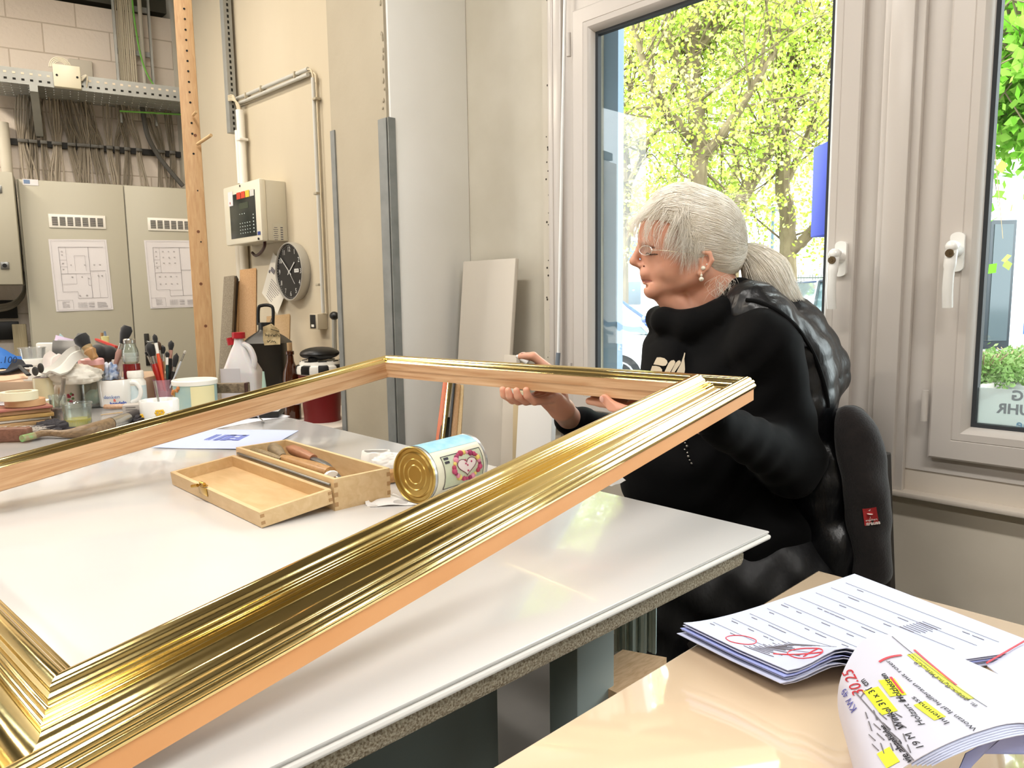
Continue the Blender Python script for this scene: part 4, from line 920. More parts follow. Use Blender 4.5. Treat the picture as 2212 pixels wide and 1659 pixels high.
leaner(PX(1130, 930, 1.62).y, PX(1112, 930, 1.62).y, 1.63, 1.60, PX(1120, 845, 1.62).z, .03, mat('oak_strip', '#c3b08d', .5), 'pale_batten', 'pale strip between the cream panel and the low white panel', 'strip')
mo = mat('orange_lacquer', '#c9632f', .4)
ms = thing('moulding_sample', 'orange and gold moulding length leaning against the column', 'moulding', PX(958, 945, 1.42))
def stick(px, py, top, bottom, wd, th_, m, dtop, dbot, parent=None, name='strip'):
    a = P(px[0], bottom, dbot); b = P(px[1], top, dtop); a = b + (a - b) * (b.z / (b.z - a.z)); ax = b - a; Mx = frame_mat(a, CR, z=ax.normalized()); wdt = wd / FPX * dtop
    a = a - ax * (a.z / ax.z) * 1.0 if False else a
    return MB().box((0, 0, ax.length / 2), (wdt, th_, ax.length), M=Mx, bev=.002).build(name, m, parent)
D1, D2 = 2.42, 2.30
stick((938, 967), 0, 818, 1050, 16, .03, mo, D1, D2, ms, 'orange_back')
stick((944, 973), 0, 824, 1050, 10, .034, m_gold, D1 - .02, D2 - .02, ms, 'gold_face')
stick((944, 966), 0, 905, 1050, 20, .036, m_blk, D1 - .04, D2 - .02, ms, 'black_foot')
o = stick((962, 982), 0, 826, 1050, 5, .03, m_blk, D1 - .02, D2, None, 'dark_strip'); tag(o, 'thin black strip leaning right of the orange moulding', 'strip')
o = stick((972, 988), 0, 832, 1050, 14, .03, wood('beech_strip', '#b48a5c', '#9b7144', (30, 30, 1.2)), D1 - .01, D2, None, 'wooden_strip'); tag(o, 'brown wooden strip leaning left of the cream panel', 'strip')
o = stick((984, 996), 0, 834, 1050, 12, .03, wood('light_strip', '#cdb084', '#b89866', (30, 30, 1.2)), D1 - .0, D2, None, 'wooden_strip'); tag(o, 'lighter wooden strip leaning nearest the cream panel', 'strip')
# crank rod hanging beside the window
cr_ = thing('window_rod', 'long white crank rod hanging left of the window', 'rod', PX(1202, 785, 1.80))
ra_ = PX(1221, -40, 1.80); rb2 = PX(1206, 762, 1.78); rc_ = PX(1203, 800, 1.775); 
MB().cyl(rb2, ra_, .0052, seg=12).build('rod', mat('white_rod', '#f0f1f0', .2), cr_)
MB().cyl(rc_, rb2, .0078, .0078, 12).build('grey_grip', mat('grey_grip', '#77818c', .4), cr_)
# scraps: cable line along strip
# ================================================================== OUTSIDE
GZ = -.34
m_asph = mat('pale_asphalt', '#70706c', .9, noise=(.6, '#63635f', 6, .3))
gr = MB().box((33, 8, GZ - .05), (62, 90, .1)).build('floor_street', m_asph); gr['kind'] = 'structure'
m_bark = mat('plane_bark', '#7d6d54', .9, noise=(3.5, '#5c4d3a', 6, .12), bump=(9, .4, .02), stretch=(1, 1, .4))
def leafmat(name, c1, c2, c3):
    m = bpy.data.materials.new(name); m.use_nodes = True; t = m.node_tree; t.nodes.clear()
    o = t.nodes.new('ShaderNodeOutputMaterial'); d = t.nodes.new('ShaderNodeBsdfDiffuse'); tl_ = t.nodes.new('ShaderNodeBsdfTranslucent'); mx = t.nodes.new('ShaderNodeMixShader'); mx.inputs[0].default_value = .45
    g = t.nodes.new('ShaderNodeNewGeometry'); r = t.nodes.new('ShaderNodeValToRGB'); r.color_ramp.elements[0].color = L(c1); r.color_ramp.elements[1].color = L(c3)
    e = r.color_ramp.elements.new(.5); e.color = L(c2)
    t.links.new(g.outputs['Random Per Island'], r.inputs[0]); t.links.new(r.outputs[0], d.inputs[0]); t.links.new(r.outputs[0], tl_.inputs[0])
    t.links.new(d.outputs[0], mx.inputs[1]); t.links.new(tl_.outputs[0], mx.inputs[2]); t.links.new(mx.outputs[0], o.inputs[0]); return m
m_leaf = leafmat('spring_leaves', '#93ad3c', '#b9c95c', '#d0da88')
m_leaf2 = leafmat('fresh_green_leaves', '#5d962a', '#74a838', '#95b854')
m_leaf3 = leafmat('shrub_leaves', '#4b6632', '#617d45', '#7c9160')
def leaves(name, centres, size, m, parent, per=1, aspect=.6):
    rng = np.random.default_rng(len(centres)); C_ = np.repeat(np.array(centres, float), per, 0) + rng.normal(0, size * 1.3, (len(centres) * per, 3)); n = len(C_)
    a = rng.normal(size=(n, 3)); a /= np.linalg.norm(a, axis=1)[:, None]; b = rng.normal(size=(n, 3)); b -= a * (a * b).sum(1)[:, None]; b /= np.linalg.norm(b, axis=1)[:, None]
    s_ = (size * rng.uniform(.6, 1.2, n))[:, None]
    v = np.stack([C_ - a * s_, C_ - b * s_ * aspect, C_ + a * s_, C_ + b * s_ * aspect], 1).reshape(-1, 3)
    me = bpy.data.meshes.new(name)
    if parent is not None: Mi = np.array(WM[parent.name].inverted()); v = v @ Mi[:3, :3].T + Mi[:3, 3]
    me.vertices.add(n * 4); me.vertices.foreach_set('co', v.ravel()); me.loops.add(n * 4); me.loops.foreach_set('vertex_index', np.arange(n * 4)); me.polygons.add(n)
    me.polygons.foreach_set('loop_start', np.arange(0, n * 4, 4)); me.update(calc_edges=True); me.materials.append(m)
    o = bpy.data.objects.new(name, me); COL.objects.link(o); o.parent = parent; WM[o.name] = WM[parent.name]; return o
def tree(label, base, limbs, crown, nleaf, lsize, lm, seed, group=None, ntwig=110):
    """limbs: (points, r0, r1) in world; crown: list of (centre, radii)"""
    rs = random.Random(seed); rng = np.random.default_rng(seed)
    root = thing('tree', label, 'tree', base, group=group)
    mb = MB()
    for pts, r0, r1 in limbs:
        sp_ = smoothpts(pts, 5); n = len(sp_); mb.tube([q + Vector((rs.uniform(-1, 1), rs.uniform(-1, 1), 0)) * r0 * .15 for q in sp_], [r0 + (r1 - r0) * i / (n - 1) for i in range(n)], 10)
    mb.build('trunk', m_bark, root)
    lp_ = [vv(q) for pts, _, _ in limbs for q in smoothpts(pts, 6)]
    tw = MB(); cen = []
    for k in range(ntwig):
        c, r = crown[rs.randrange(len(crown))]; u = Vector(rng.normal(size=3)).normalized() * (rs.random() ** .4)
        e = vv(c) + Vector((u.x * r[0], u.y * r[1], u.z * r[2])); st_ = min(rs.sample(lp_, min(8, len(lp_))), key=lambda q: (q - e).length)
        mid = st_.lerp(e, .5) + Vector((rs.uniform(-.3, .3), rs.uniform(-.3, .3), rs.uniform(.0, .6))); sp_ = smoothpts([st_, mid, e], 5)
        tw.tube(sp_, [.028 - .022 * i / (len(sp_) - 1) for i in range(len(sp_))], 5)
        for q in sp_[3:]:
            for j in range(2): cen.append(q + Vector(rng.normal(0, .28, 3)))
        for j in range(3):
            e2 = e + Vector(rng.normal(0, .7, 3)); tw.tube([e.lerp(mid, .3), e.lerp(e2, .5) + Vector((0, 0, .08)), e2], [.009, .006, .003], 4)
            for i in range(5): cen.append(e.lerp(e2, i / 4) + Vector(rng.normal(0, .12, 3)))
    tw.build('twigs', m_bark, root)
    rest = max(0, nleaf - len(cen))
    for k in range(rest):
        c, r = crown[rs.randrange(len(crown))]; u = Vector(rng.normal(size=3)).normalized() * (rs.random() ** .38)
        cen.append(vv(c) + Vector((u.x * r[0], u.y * r[1], u.z * r[2])))
    # gather the leaves in sprays with gaps between
    cen = [c for c in cen if math.sin(c[0] * 2.3 + seed) + math.sin(c[1] * 2.9) + math.sin(c[2] * 3.1 + seed) + rs.uniform(-1.1, 1.1) > -1.2]
    leaves('foliage', [tuple(c) for c in cen], lsize, lm, root, per=3, aspect=.7)
    return root
def gp(px, depth): q = P(px, 700, depth); return Vector((q.x, q.y, GZ))
def limb(seq, r0, r1): return ([P(x, y, d) for x, y, d in seq], r0, r1)
b1 = gp(1345, 17)
tree('tree with a slim pale trunk at the left of the window', b1, [([b1] + [P(x, y, d) for x, y, d in ((1345, 600, 17), (1352, 400, 17), (1342, 250, 17), (1335, 100, 17), (1342, -120, 17))], .17, .07),
     limb(((1350, 420, 17), (1390, 330, 16.5), (1440, 230, 16.3), (1470, 120, 16)), .08, .03), limb(((1345, 300, 17), (1330, 200, 17.2), (1290, 90, 17.5)), .07, .03), limb(((1342, 260, 17), (1370, 160, 17), (1380, 40, 17.5)), .06, .02)],
     [((b1.x, b1.y, 4.9), (2.7, 2.7, 3.2)), ((b1.x + .5, b1.y - 1, 7.5), (2.8, 2.8, 2.5))], 6000, .052, m_leaf, 11, 'trees across the street')
b2 = gp(1500, 15)
tree('large tree with the thick trunk rising behind the sitter\'s head', b2, [([b2] + [P(x, y, d) for x, y, d in ((1502, 560, 15), (1512, 330, 15), (1498, 180, 15), (1495, 60, 15), (1500, -200, 15))], .23, .12),
     limb(((1500, 300, 15), (1440, 240, 14.6), (1400, 160, 14.4), (1370, 60, 14.2)), .12, .05), limb(((1505, 350, 15), (1560, 290, 14.5), (1620, 200, 14), (1680, 100, 14)), .12, .05), limb(((1500, 200, 15), (1450, 90, 15), (1450, -20, 15)), .10, .04), limb(((1498, 120, 15), (1560, 40, 15), (1600, -60, 15)), .09, .04)],
     [((b2.x, b2.y, 4.9), (3.0, 3.0, 3.2)), ((b2.x, b2.y, 8.2), (3.2, 3.2, 2.8))], 6900, .050, m_leaf, 12, 'trees across the street')
b3 = gp(1700, 16)
tree('forked tree standing beyond the dark car near the blue sign', b3, [([b3] + [P(x, y, d) for x, y, d in ((1700, 590, 16), (1703, 480, 16), (1690, 380, 16), (1700, 250, 16), (1712, 100, 16), (1710, -120, 16))], .21, .10),
     limb(((1706, 545, 16), (1745, 510, 15.6), (1775, 470, 15.2), (1820, 400, 15)), .13, .08), limb(((1512, 600, 15.2), (1560, 500, 15), (1620, 400, 15.2), (1665, 320, 15.6), (1700, 240, 16)), .16, .12), limb(((1695, 400, 16), (1740, 300, 16), (1775, 180, 16)), .09, .04)],
     [((b3.x, b3.y, 4.5), (2.9, 2.9, 3.1)), ((b3.x + .5, b3.y - .5, 7.6), (3.2, 3.2, 2.8))], 6900, .050, m_leaf, 13, 'trees across the street')
b5 = gp(1585, 24)
tree('distant tree filling the gap behind the forked tree', b5, [([b5, P(1585, 500, 24), P(1590, 300, 24), P(1585, 0, 24)], .2, .1)],
     [((b5.x, b5.y, 6.5), (6.5, 6.5, 3.8)), ((b5.x, b5.y, 11), (6.5, 6.5, 4))], 7500, .085, m_leaf, 14, None, 60)
b4 = gp(2300, 8.5)
tree('fresh green maple showing in the upper corner of the right window', b4 + Vector((0, 0, 0)), [([b4, P(2290, 420, 8.5), P(2240, 240, 8.5), P(2190, 90, 8.5), P(2180, -100, 8.5)], .13, .07), limb(((2240, 240, 8.5), (2215, 150, 8.2), (2240, 60, 8)), .05, .02)],
     [((b4.x - .2, b4.y + .5, 4.1), (1.3, 1.3, 1.3)), ((b4.x-.1, b4.y +.3, 3.3), (.9, .9, .75))], 2600, .075, m_leaf2, 15, None, 60)

# ---- cars
m_tyre = mat('tyre', '#1d1d1f', .8); m_rim = mat('alloy_rim', '#c3c6c9', .3, .7); m_cglass = mat('car_glass', '#46565c', .05, coat=.5)
def car(label, pos, heading, col, name, L_=4.3, W_=1.78, H_=1.48, suv=False, coat=1.0):
    M_ = Matrix.Translation((pos.x, pos.y, GZ)) @ Matrix.Rotation(heading, 4, 'Z')
    root = thing('car', label, 'car', M=M_); mp_ = mat(name, col, .25, coat=coat)
    hl = L_ / 2; be_ = .93 if not suv else 1.08
    st_ = [(-hl, .45, .62, .80), (-hl + .08, .30, .86, .90), (-hl + .5, .22, be_ - .01, .97), (-hl + 1.1, .2, be_, 1), (0, .2, be_, 1), (hl - 1.35, .2, be_ - .02, 1), (hl - .9, .2, be_ - .10, .985), (hl - .35, .22, .78 if not suv else .95, .93), (hl - .06, .30, .62 if not suv else .8, .84), (hl, .40, .52, .76)]
    def sec(st, zs, mb, rnd_=.10):
        n = 0; vs = []; fs = []
        for x, z0, z1, w_ in st:
            h = W_ / 2 * w_; pts = [(-h * .96, z0), (-h, z0 + .12), (-h, z1 - .22), (-h * .965, z1 - .06), (-h * .88, z1), (h * .88, z1), (h * .965, z1 - .06), (h, z1 - .22), (h, z0 + .12), (h * .96, z0)]
            vs += [(x, y, z) for y, z in pts]; n = len(pts)
        for k in range(len(st) - 1): fs += [(k * n + i, k * n + (i + 1) % n, (k + 1) * n + (i + 1) % n, (k + 1) * n + i) for i in range(n)]
        fs += [tuple(range(n))[::-1], tuple(range((len(st) - 1) * n, len(st) * n))]; return mb.add(vs, fs, M_)
    sec(st_, None, MB()).build('body', mp_, root, sharp=45)
    # glasshouse
    x0, x1, x2, x3 = (-hl + .35, -hl + .9, .25, 1.05) if not suv else (-hl + .15, -hl + .45, .35, 1.0)
    g = []; 
    for x, z, w_ in ((x0, be_ - .02, .90), (x1, H_ - .03, .70), (x2, H_ - .03, .70), (x3, be_ - .06, .88)): g.append((x, z, W_ / 2 * w_))
    vs = [(g[0][0], -g[0][2], g[0][1]), (g[0][0], g[0][2], g[0][1]), (g[1][0], -g[1][2], g[1][1]), (g[1][0], g[1][2], g[1][1]), (g[2][0], -g[2][2], g[2][1]), (g[2][0], g[2][2], g[2][1]), (g[3][0], -g[3][2], g[3][1]), (g[3][0], g[3][2], g[3][1])]
    MB().add(vs, [(0, 1, 3, 2), (2, 3, 5, 4), (4, 5, 7, 6), (0, 2, 4, 6), (1, 7, 5, 3), (0, 6, 7, 1)], M_).build('windows', m_cglass, root)
    MB().box(((x1 + x2) / 2, 0, H_ - .015), (x2 - x1 + .1, W_ * .72, .04), M=M_, bev=.015).build('roof', mp_, root)
    pl = MB()
    for s_ in (-1, 1):
        for a, b in (((x0, .90, be_ - .02), (x1, .705, H_ - .02)), ((x3, .885, be_ - .05), (x2, .705, H_ - .02)), (((x0 + x3) / 2 - .1, .905, be_ - .02), ((x1 + x2) / 2, .705, H_ - .02))):
            pl.tube([M_ @ Vector((a[0], s_ * W_ / 2 * a[1], a[2])), M_ @ Vector((b[0], s_ * W_ / 2 * b[1], b[2]))], .03, 6)
    pl.build('pillars', mp_, root)
    for s_ in (-1, 1):
        for x in (-hl + .80, hl - .88):
            w_ = MB().cyl(M_ @ Vector((x, s_ * (W_ / 2 - .19), .32)), M_ @ Vector((x, s_ * (W_ / 2 + .015), .32)), .32, seg=32).build('wheel', m_tyre, root)
            r_ = MB()
            r_.cyl(M_ @ Vector((x, s_ * (W_ / 2 + .01), .32)), M_ @ Vector((x, s_ * (W_ / 2 + .022), .32)), .06, seg=12)
            for k in range(7):
                a = k * 2 * PI / 7; r_.tube([M_ @ Vector((x, s_ * (W_ / 2 + .02), .32)), M_ @ Vector((x + .21 * math.cos(a), s_ * (W_ / 2 + .02), .32 + .21 * math.sin(a)))], .022, 6)
            r_.tube([M_ @ Vector((x + .215 * math.cos(a), s_ * (W_ / 2 + .016), .32 + .215 * math.sin(a))) for a in [2 * PI * i / 24 for i in range(25)]], .014, 6); r_.build('rim', m_rim, w_)
        MB().ell((hl - .14, s_ * W_ * .36, .66 if not suv else .80), (.12, .16, .07), M=M_, seg=14, rings=8).build('headlight', mat('headlight_glass', '#dfe6ea', .1), root)
        MB().ell((-hl + .06, s_ * W_ * .40, .80), (.06, .12, .09), M=M_, seg=14, rings=8).build('tail_light', mat('tail_red', '#a3202a', .2), root)
        MB().ell((.85, s_ * (W_ / 2 + .09), be_ + .06), (.06, .10, .065), M=M_, seg=12, rings=8).build('mirror', mp_, root)
    return root
hd = math.atan2(CR[1], CR[0])
qw = gp(1128, 10.9); car('white car parked closest to the window at the left', qw, hd + PI - .06, '#e9ebec', 'white_car_paint')
qb = gp(1290, 14.6); car('blue car parked behind the white one', qb, hd - .1, '#173f94', 'blue_car_paint')
qd = gp(1775, 11.8); car('dark grey estate car parked outside at the right of the sitter', qd, hd + PI / 2 - .1, '#2a2f38', 'dark_car_paint', suv=True, H_=1.62, L_=4.6)
# ---- house across the street, seen left
m_far = mat('white_render', '#e6e6e4', .8); m_fwin = mat('far_window', '#42505c', .3)
hb = gp(1310, 42); hou = thing('building', 'distant white building behind the trees at the left', 'building', hb)
HM = frame_mat(hb, CR * np.array([1, 1, 0]), z=UZ)
MB().box((0, 6, 3.6), (16, 12, 7.2), M=HM).build('walls', m_far, hou)
for k in range(6):
    for j in range(3): MB().box((-6.5 + 2.6 * k, -.03, 1.5 + 2.3 * j), (1.3, .1, 1.3), M=HM, bev=.02).build('window', m_fwin, hou)
MB().box((0, 6, 7.3), (16.4, 12.4, .25), M=HM).build('roof_edge', mat('red_roof_edge', '#b06a5e', .7), hou)
# ---- white building seen in the right window
q1 = P(2138, 745, 18); q1.z = GZ; BM_ = frame_mat(q1, CR * np.array([1, 1, 0]), z=UZ)
wb2 = thing('building', 'white building with a tall dark glass door in the right window', 'building', M=BM_)
top2 = P(2140, 292, 18).z - GZ
MB().box((4.8, 5, top2 / 2), (10.4, 10, top2), M=BM_).build('walls', mat('bright_render', '#e4ecf2', .8), wb2)
dd = MB().box((.1, -.03, 1.55), (.62, .12, 3.1), M=BM_, bev=.01).build('glass_door', mat('door_frame_dark', '#20272e', .4), wb2)
MB().box((.1, -.10, 1.6), (.46, .02, 2.8), M=BM_).build('door_pane', mat('door_glass', '#3d474c', .08), dd)
MB().box((4.8, -.05, top2 * .80), (10.4, .08, .06), M=BM_).build('trim_line', mat('grey_line', '#9aa4ac', .5), wb2)
MB().box((1.05, -.05, 1.0), (.5, .1, 1.3), M=BM_).build('blue_panel', mat('blue_panel', '#245fb5', .4), wb2)
# ---- shrub bed with kerb
for k, (px, py, d, r_) in enumerate(((2122, 800, 10.6, .38), (2160, 795, 10.9, .42), (2200, 800, 11.4, .40), (2240, 800, 11.6, .42))):
    c = P(px, py, d); c.z = GZ + .12; rg_ = np.random.default_rng(k); s_o = thing('shrub', 'low bright shrub behind the kerb in the right window', 'shrub', c, group='shrubs behind the kerb')
    st_m = MB()
    for j in range(9):
        a = rg_.uniform(0, 2 * PI); st_m.tube([c, c + Vector((math.cos(a) * .15, math.sin(a) * .15, .25)), c + Vector((math.cos(a) * .3, math.sin(a) * .3, .42))], .008, 4)
    st_m.build('stems', m_bark, s_o); u = rg_.normal(size=(520, 3)); u /= np.linalg.norm(u, axis=1)[:, None]; u *= (rg_.random(520) ** .4)[:, None] * np.array([r_, r_, .34]); u[:, 2] = abs(u[:, 2]) * 1.3
    leaves('foliage', [tuple(np.array(c) + x) for x in u], .04, m_leaf3, s_o, per=2)
ka = PZ(2095, 868, GZ); kb = PZ(2260, 785, GZ); ax_ = (kb - ka); KM = frame_mat(ka, ax_, z=UZ)
tag(MB().box((ax_.length / 2, 0, .06), (ax_.length + 3, .12, .16), M=KM, bev=.01).build('kerb', mat('kerb_stone', '#77736b', .9)), 'pale kerb stone edging the shrub bed outside', 'kerb')
bd = MB().box((ax_.length / 2, 1.4, .04), (ax_.length + 3, 2.7, .12), M=KM).build('trim_soil_bed', mat('soil', '#5f5543', .95, noise=(6, '#6f634f', 6, .3))); bd['kind'] = 'structure'
# ---- fence, lamp posts, sign
fa_ = P(1625, 600, 21); fb_ = P(1830, 600, 21); fa_.z = fb_.z = GZ; fx = fb_ - fa_; FMx = frame_mat(fa_, fx, z=UZ)
fe = thing('metal_fence', 'thin pale bar fence beyond the forked tree', 'fence', fa_); fm = MB(); htop = 1.95
for k in range(34): fm.cyl(FMx @ Vector((fx.length * k / 33, 0, 0)), FMx @ Vector((fx.length * k / 33, 0, htop)), .012, seg=5)
fm.build('bars', mat('fence_grey', '#50564f', .5), fe)
MB().box((fx.length / 2, 0, htop - .1), (fx.length, .03, .04), M=FMx).box((fx.length / 2, 0, .2), (fx.length, .03, .04), M=FMx).build('fence_rails', mat('fence_grey', '#50564f', .5), fe)
for px, d, yt, lb in ((1663, 19, 455, 'slim pale blue lamp post between the head and the forked tree'), (1331, 19, 500, 'slim pale lamp post beside the slim tree at the left')):
    c = gp(px, d); zt_ = P(px, yt, d).z; lo = thing('street_lamp', lb, 'street lamp', c)
    MB().cyl(c, (c.x, c.y, zt_), .05, .04, 10).build('pole', mat('pale_blue_pole', '#60778a', .4), lo)
    MB().box((c.x, c.y, zt_), (.55, .3, .08), bev=.03).build('lamp_head', mat('lamp_grey', '#9aa5ad', .4), lo)
for k, (px, col) in enumerate(((1640, '#e2b23a'), (1658, '#c8553a'), (1730, '#e6d23c'))):
    c = gp(px, 23); tag(MB().box((c.x, c.y, GZ + .9), (.5, .5, 1.8), bev=.05).build('playground_post', mat('play_%d' % k, col, .5)), ['yellow panel far behind the metal fence', 'orange-red panel far behind the metal fence', 'bright yellow panel far behind the fence near the dark car'][k], 'panel')
ds = 2.55; sa, sb = P(1770, 312, ds), P(1796, 508, ds)
sg = thing('blade_sign', 'bright blue sign jutting out from the facade outside the window', 'sign', P(1778, 410, ds))
sc_ = (sa + sb) / 2; SM = frame_mat(sc_, CR * np.array([1, 1, 0]), z=UZ)
m_blue = mat('blue_sign', '#0b2ba6', .7); hs_ = abs(sa.z - sb.z)
MB().box((.010, 0, 0), (.05, .16, hs_), M=SM, bev=.004).build('panel', m_blue, sg)
MB().box((-.019, -.082, 0), (.006, .012, hs_ * .98), M=SM).box((.0, -.082, 0), (.004, .008, hs_ * .98), M=SM).build('edge_profile', mat('deep_blue', '#1d45a8', .4), sg)
MB().tube([SM @ Vector((.03, .0, hs_ * .3)), Vector((2.0, (SM @ Vector((.03, 0, 0))).y - .55, (SM @ Vector((0, 0, hs_ * .3))).z))], .012, 8).tube([SM @ Vector((.03, .0, -hs_ * .3)), Vector((2.0, (SM @ Vector((.03, 0, 0))).y - .55, (SM @ Vector((0, 0, -hs_ * .3))).z))], .012, 8).build('bracket', m_metal, sg)
# ---- sticker on the right window pane (read from outside, so mirrored here)
stx = 1.835; s1 = PX(2108, 850, stx); s2 = PX(2110, 928, stx); w_ = .36
stk = thing('window_sticker', 'white printed security sticker at the bottom of the right window', 'sticker', (stx, s1.y - w_ / 2, s2.z))
zt5 = PX(2110, 836, stx).z; zc = (zt5 + s2.z) / 2; hh_ = zt5 - s2.z
MB().box((stx, s1.y - w_ / 2, zc), (.0008, w_, hh_), bev=.0002).build('film', glassy('sticker_film', (.9, .97, .96), .02, .2, .55, (.80, .88, .88)), stk)
TMx = frame_mat((stx - .001, s1.y - w_ / 2, zc), (0, -1, 0), y=(0, 0, 1))
for s_, sz_, x, y, col, bo in (('BEWACHUNG', .030, .046, .028, '#8f9aa0', .0008), ('RUND UM DIE UHR', .030, .022, -.002, '#8f9aa0', .0008), ('Protection One', .026, .058, -.032, '#7fa7c4', .0004), ('Alles sicher!', .014, .085, -.052, '#9fb6c4', 0)):
    text_mesh('lettering', s_, sz_, TMx @ Matrix.Translation((x - .16 + .0, y + .006, 0)), mat('print' + col, col, .6), stk, mirror=True, bold=bo, align='RIGHT')
# ================================================================== ON THE WORKBENCH
def tz(px, py, z=T): return PZ(px, py, z)
def spot(px, py, z=T): q = PZ(px, py, z); return q, depth_of(q)
def S(npx, d): return npx / FPX * d
FACE = frame_mat((0, 0, 0), CR * np.array([1, 1, 0]), z=UZ)      # axes squared to the camera's heading: x right, y away, z up
def at(q): m = FACE.copy(); m.translation = vv(q); return m
m_ceramic = mat('white_glazed_ceramic', '#e9e8e4', .12, coat=.5)
m_jar = glassy('clear_jar_glass', (.93, .965, .945), .04, .02, .05, (.75, .82, .80))
m_thin = glassy('thin_clear_plastic', (.93, .94, .94), .04, .05, .14, (.8, .82, .82))
m_silver = mat('brushed_ferrule', '#b4b2ac', .25, .9)
m_dkhair = mat('black_bristle', '#100f10', .7, sheen=.3)
m_bwood = wood('brush_handle_wood', '#b98e5c', '#8d673e', (14, 14, 3), .4)
def mug(name, label, px0, px1, ytop, base, m, handle=1, d=None, z=T, taper=.93, group=None):
    q, dd = spot((px0 + px1) / 2, base, z); d = d or dd
    if d != dd: q = P((px0 + px1) / 2, base, d); q.z = z
    r = S(px1 - px0, d) / 2; top = P((px0 + px1) / 2, ytop, d).z; h = top - z; o = thing(name, label, 'mug', q, group=group); M_ = at(q)
    MB().lathe([(0, .004), (r * taper * .9, 0), (r * taper, .004), (r * .99, h * .5), (r, h - .003), (r * .975, h), (r * .94, h - .003), (r * .9, .012), (0, .010)], M_, 48).build('cup', m, o)
    if handle:
        s_ = handle; hp = [M_ @ Vector((s_ * r * .95, 0, h * .86)), M_ @ Vector((s_ * r * 1.35, 0, h * .84)), M_ @ Vector((s_ * r * 1.62, 0, h * .60)), M_ @ Vector((s_ * r * 1.48, 0, h * .28)), M_ @ Vector((s_ * r * .97, 0, h * .12))]
        MB().tube(smoothpts(hp, 6), .0055, 10, flat=1.3).build('handle', m, o)
    return o, M_, r, h, d
def cylword(parent, M_, r, s, size, ang0, z, m, bold=0, name='printed_word'):
    """word wrapped round a cup: ang0 = angle from the camera-facing side, + to the right"""
    o = text_mesh(name, s, size, Matrix.Identity(4), m, None, ext=.0001, bold=bold)
    Mi = WM[parent.name].inverted()
    for v_ in o.data.vertices:
        a = ang0 + v_.co.x / r; v_.co = Mi @ (M_ @ Vector(((r + .0008 + v_.co.z) * math.sin(a), -(r + .0008 + v_.co.z) * math.cos(a), z + v_.co.y)))
    o.parent = parent; WM[o.name] = WM[parent.name]; return o
mb_blue = mat('print_blue', '#2f57b5', .5); mb_lb = mat('print_light_blue', '#5f7fb8', .5); mb_or = mat('print_orange_red', '#e0593f', .5)
o, M_, r, h, d = mug('mug', 'white mug printed with a motto in blue, its handle to the right', 218, 285.5, 818, 877, m_ceramic)
cylword(o, M_, r, 'denken', .0165, .25, h * .40, mb_lb); cylword(o, M_, r, '&', .012, .42, h * .28, mb_or, .0003); cylword(o, M_, r, 'handeln', .0155, .62, h * .16, mb_blue, .0005)
o, M_, r, h, d = mug('mug', 'white mug with yellow flowers and a spoon in it, nearest of the mugs', 307, 386, 862, 909, m_ceramic, handle=0)
yl = mat('flower_yellow', '#d7ac2c', .5)
for a0 in (-.62, .35, .55):
    fl_ = MB()
    for k in range(6):
        a = a0 + .06 * math.cos(k * 1.05) * 1.5; zc_ = h * .30 + .006 * math.sin(k * 1.05) + (.012 if a0 > 0 else 0)
        fl_.ell(M_ @ Vector((r * 1.004 * math.sin(a), -r * 1.004 * math.cos(a), zc_)), .0035, seg=8, rings=5)
    fl_.build('painted_flower', yl, o)
tag(MB().tube([M_ @ Vector((.004, 0, .02)), M_ @ Vector((-.004, .005, h * .9)), M_ @ Vector((-.012, .008, h + .052))], [.004, .006, .0065], 10, flat=.45).build('spoon', m_silver), 'steel spoon handle standing in the flowered white mug', 'spoon')
fl2, M2, r2_, h2_, d2_ = mug('mug', 'cream mug painted with red flowers, its handle to the left', 134, 176, 823, 858, mat('cream_ceramic', '#d9d0c4', .2, coat=.4), handle=-1, d=2.36)
for k in range(9): MB().ell(M2 @ Vector((r2_ * math.sin(.25 + .13 * (k % 4)), -r2_ * math.cos(.25 + .13 * (k % 4)), h2_ * (.3 + .12 * (k // 3)) + rnd(-.004, .004))), .0042, seg=8, rings=5).build('painted_blossom', mat('flower_red', '#a23444', .5) if k % 3 else mat('flower_green', '#6d8a58', .5), fl2)
yc_, M3, r3_, h3_, d3_ = mug('mug', 'yellowish mug with a dark painted band behind the tape rolls', 76, 114, 815, 849, mat('yellow_cream_ceramic', '#d8cba4', .25, coat=.4), handle=0, d=2.26)
MB().lathe([(r3_ * .97, h3_ * .72), (r3_ * .9, h3_ * 1.0), (r3_ * .7, h3_ * 1.03)], M3, 24, close=False).build('dark_inside', mat('dark_paste', '#4a3430', .5), yc_)
tag(MB().tube([M3 @ Vector((0, 0, .02)), M3 @ Vector((.006, 0, h3_ + .02))], .004, 8).build('white_stick', m_wht), 'small white stick standing in the yellowish mug', 'stick')
def jar(name, label, cat, px0, px1, ytop, base, prof, m, z=T, d=None, group=None):
    q, dd = spot((px0 + px1) / 2, base, z)
    if d: q = P((px0 + px1) / 2, base, d); q.z = z
    else: d = dd
    r = S(px1 - px0, d) / 2; h = P((px0 + px1) / 2, ytop, d).z - z; o = thing(name, label, cat, q, group=group); M_ = at(q)
    if prof: MB().lathe([(a * r, b * h) for a, b in prof], M_, 40).build('vessel', m, o)
    return o, M_, r, h, d
OPEN = [(0, .02), (.84, 0), (.88, .02), (.97, .93), (1.03, .95), (1.03, 1), (.98, 1), (.93, .95), (.84, .05), (0, .05)]
o, M_, r, h, d = jar('glass_jar', 'small glass of clear yellow liquid in the middle of the front row', 'jar', 141, 199, 869, 926, OPEN, m_jar)
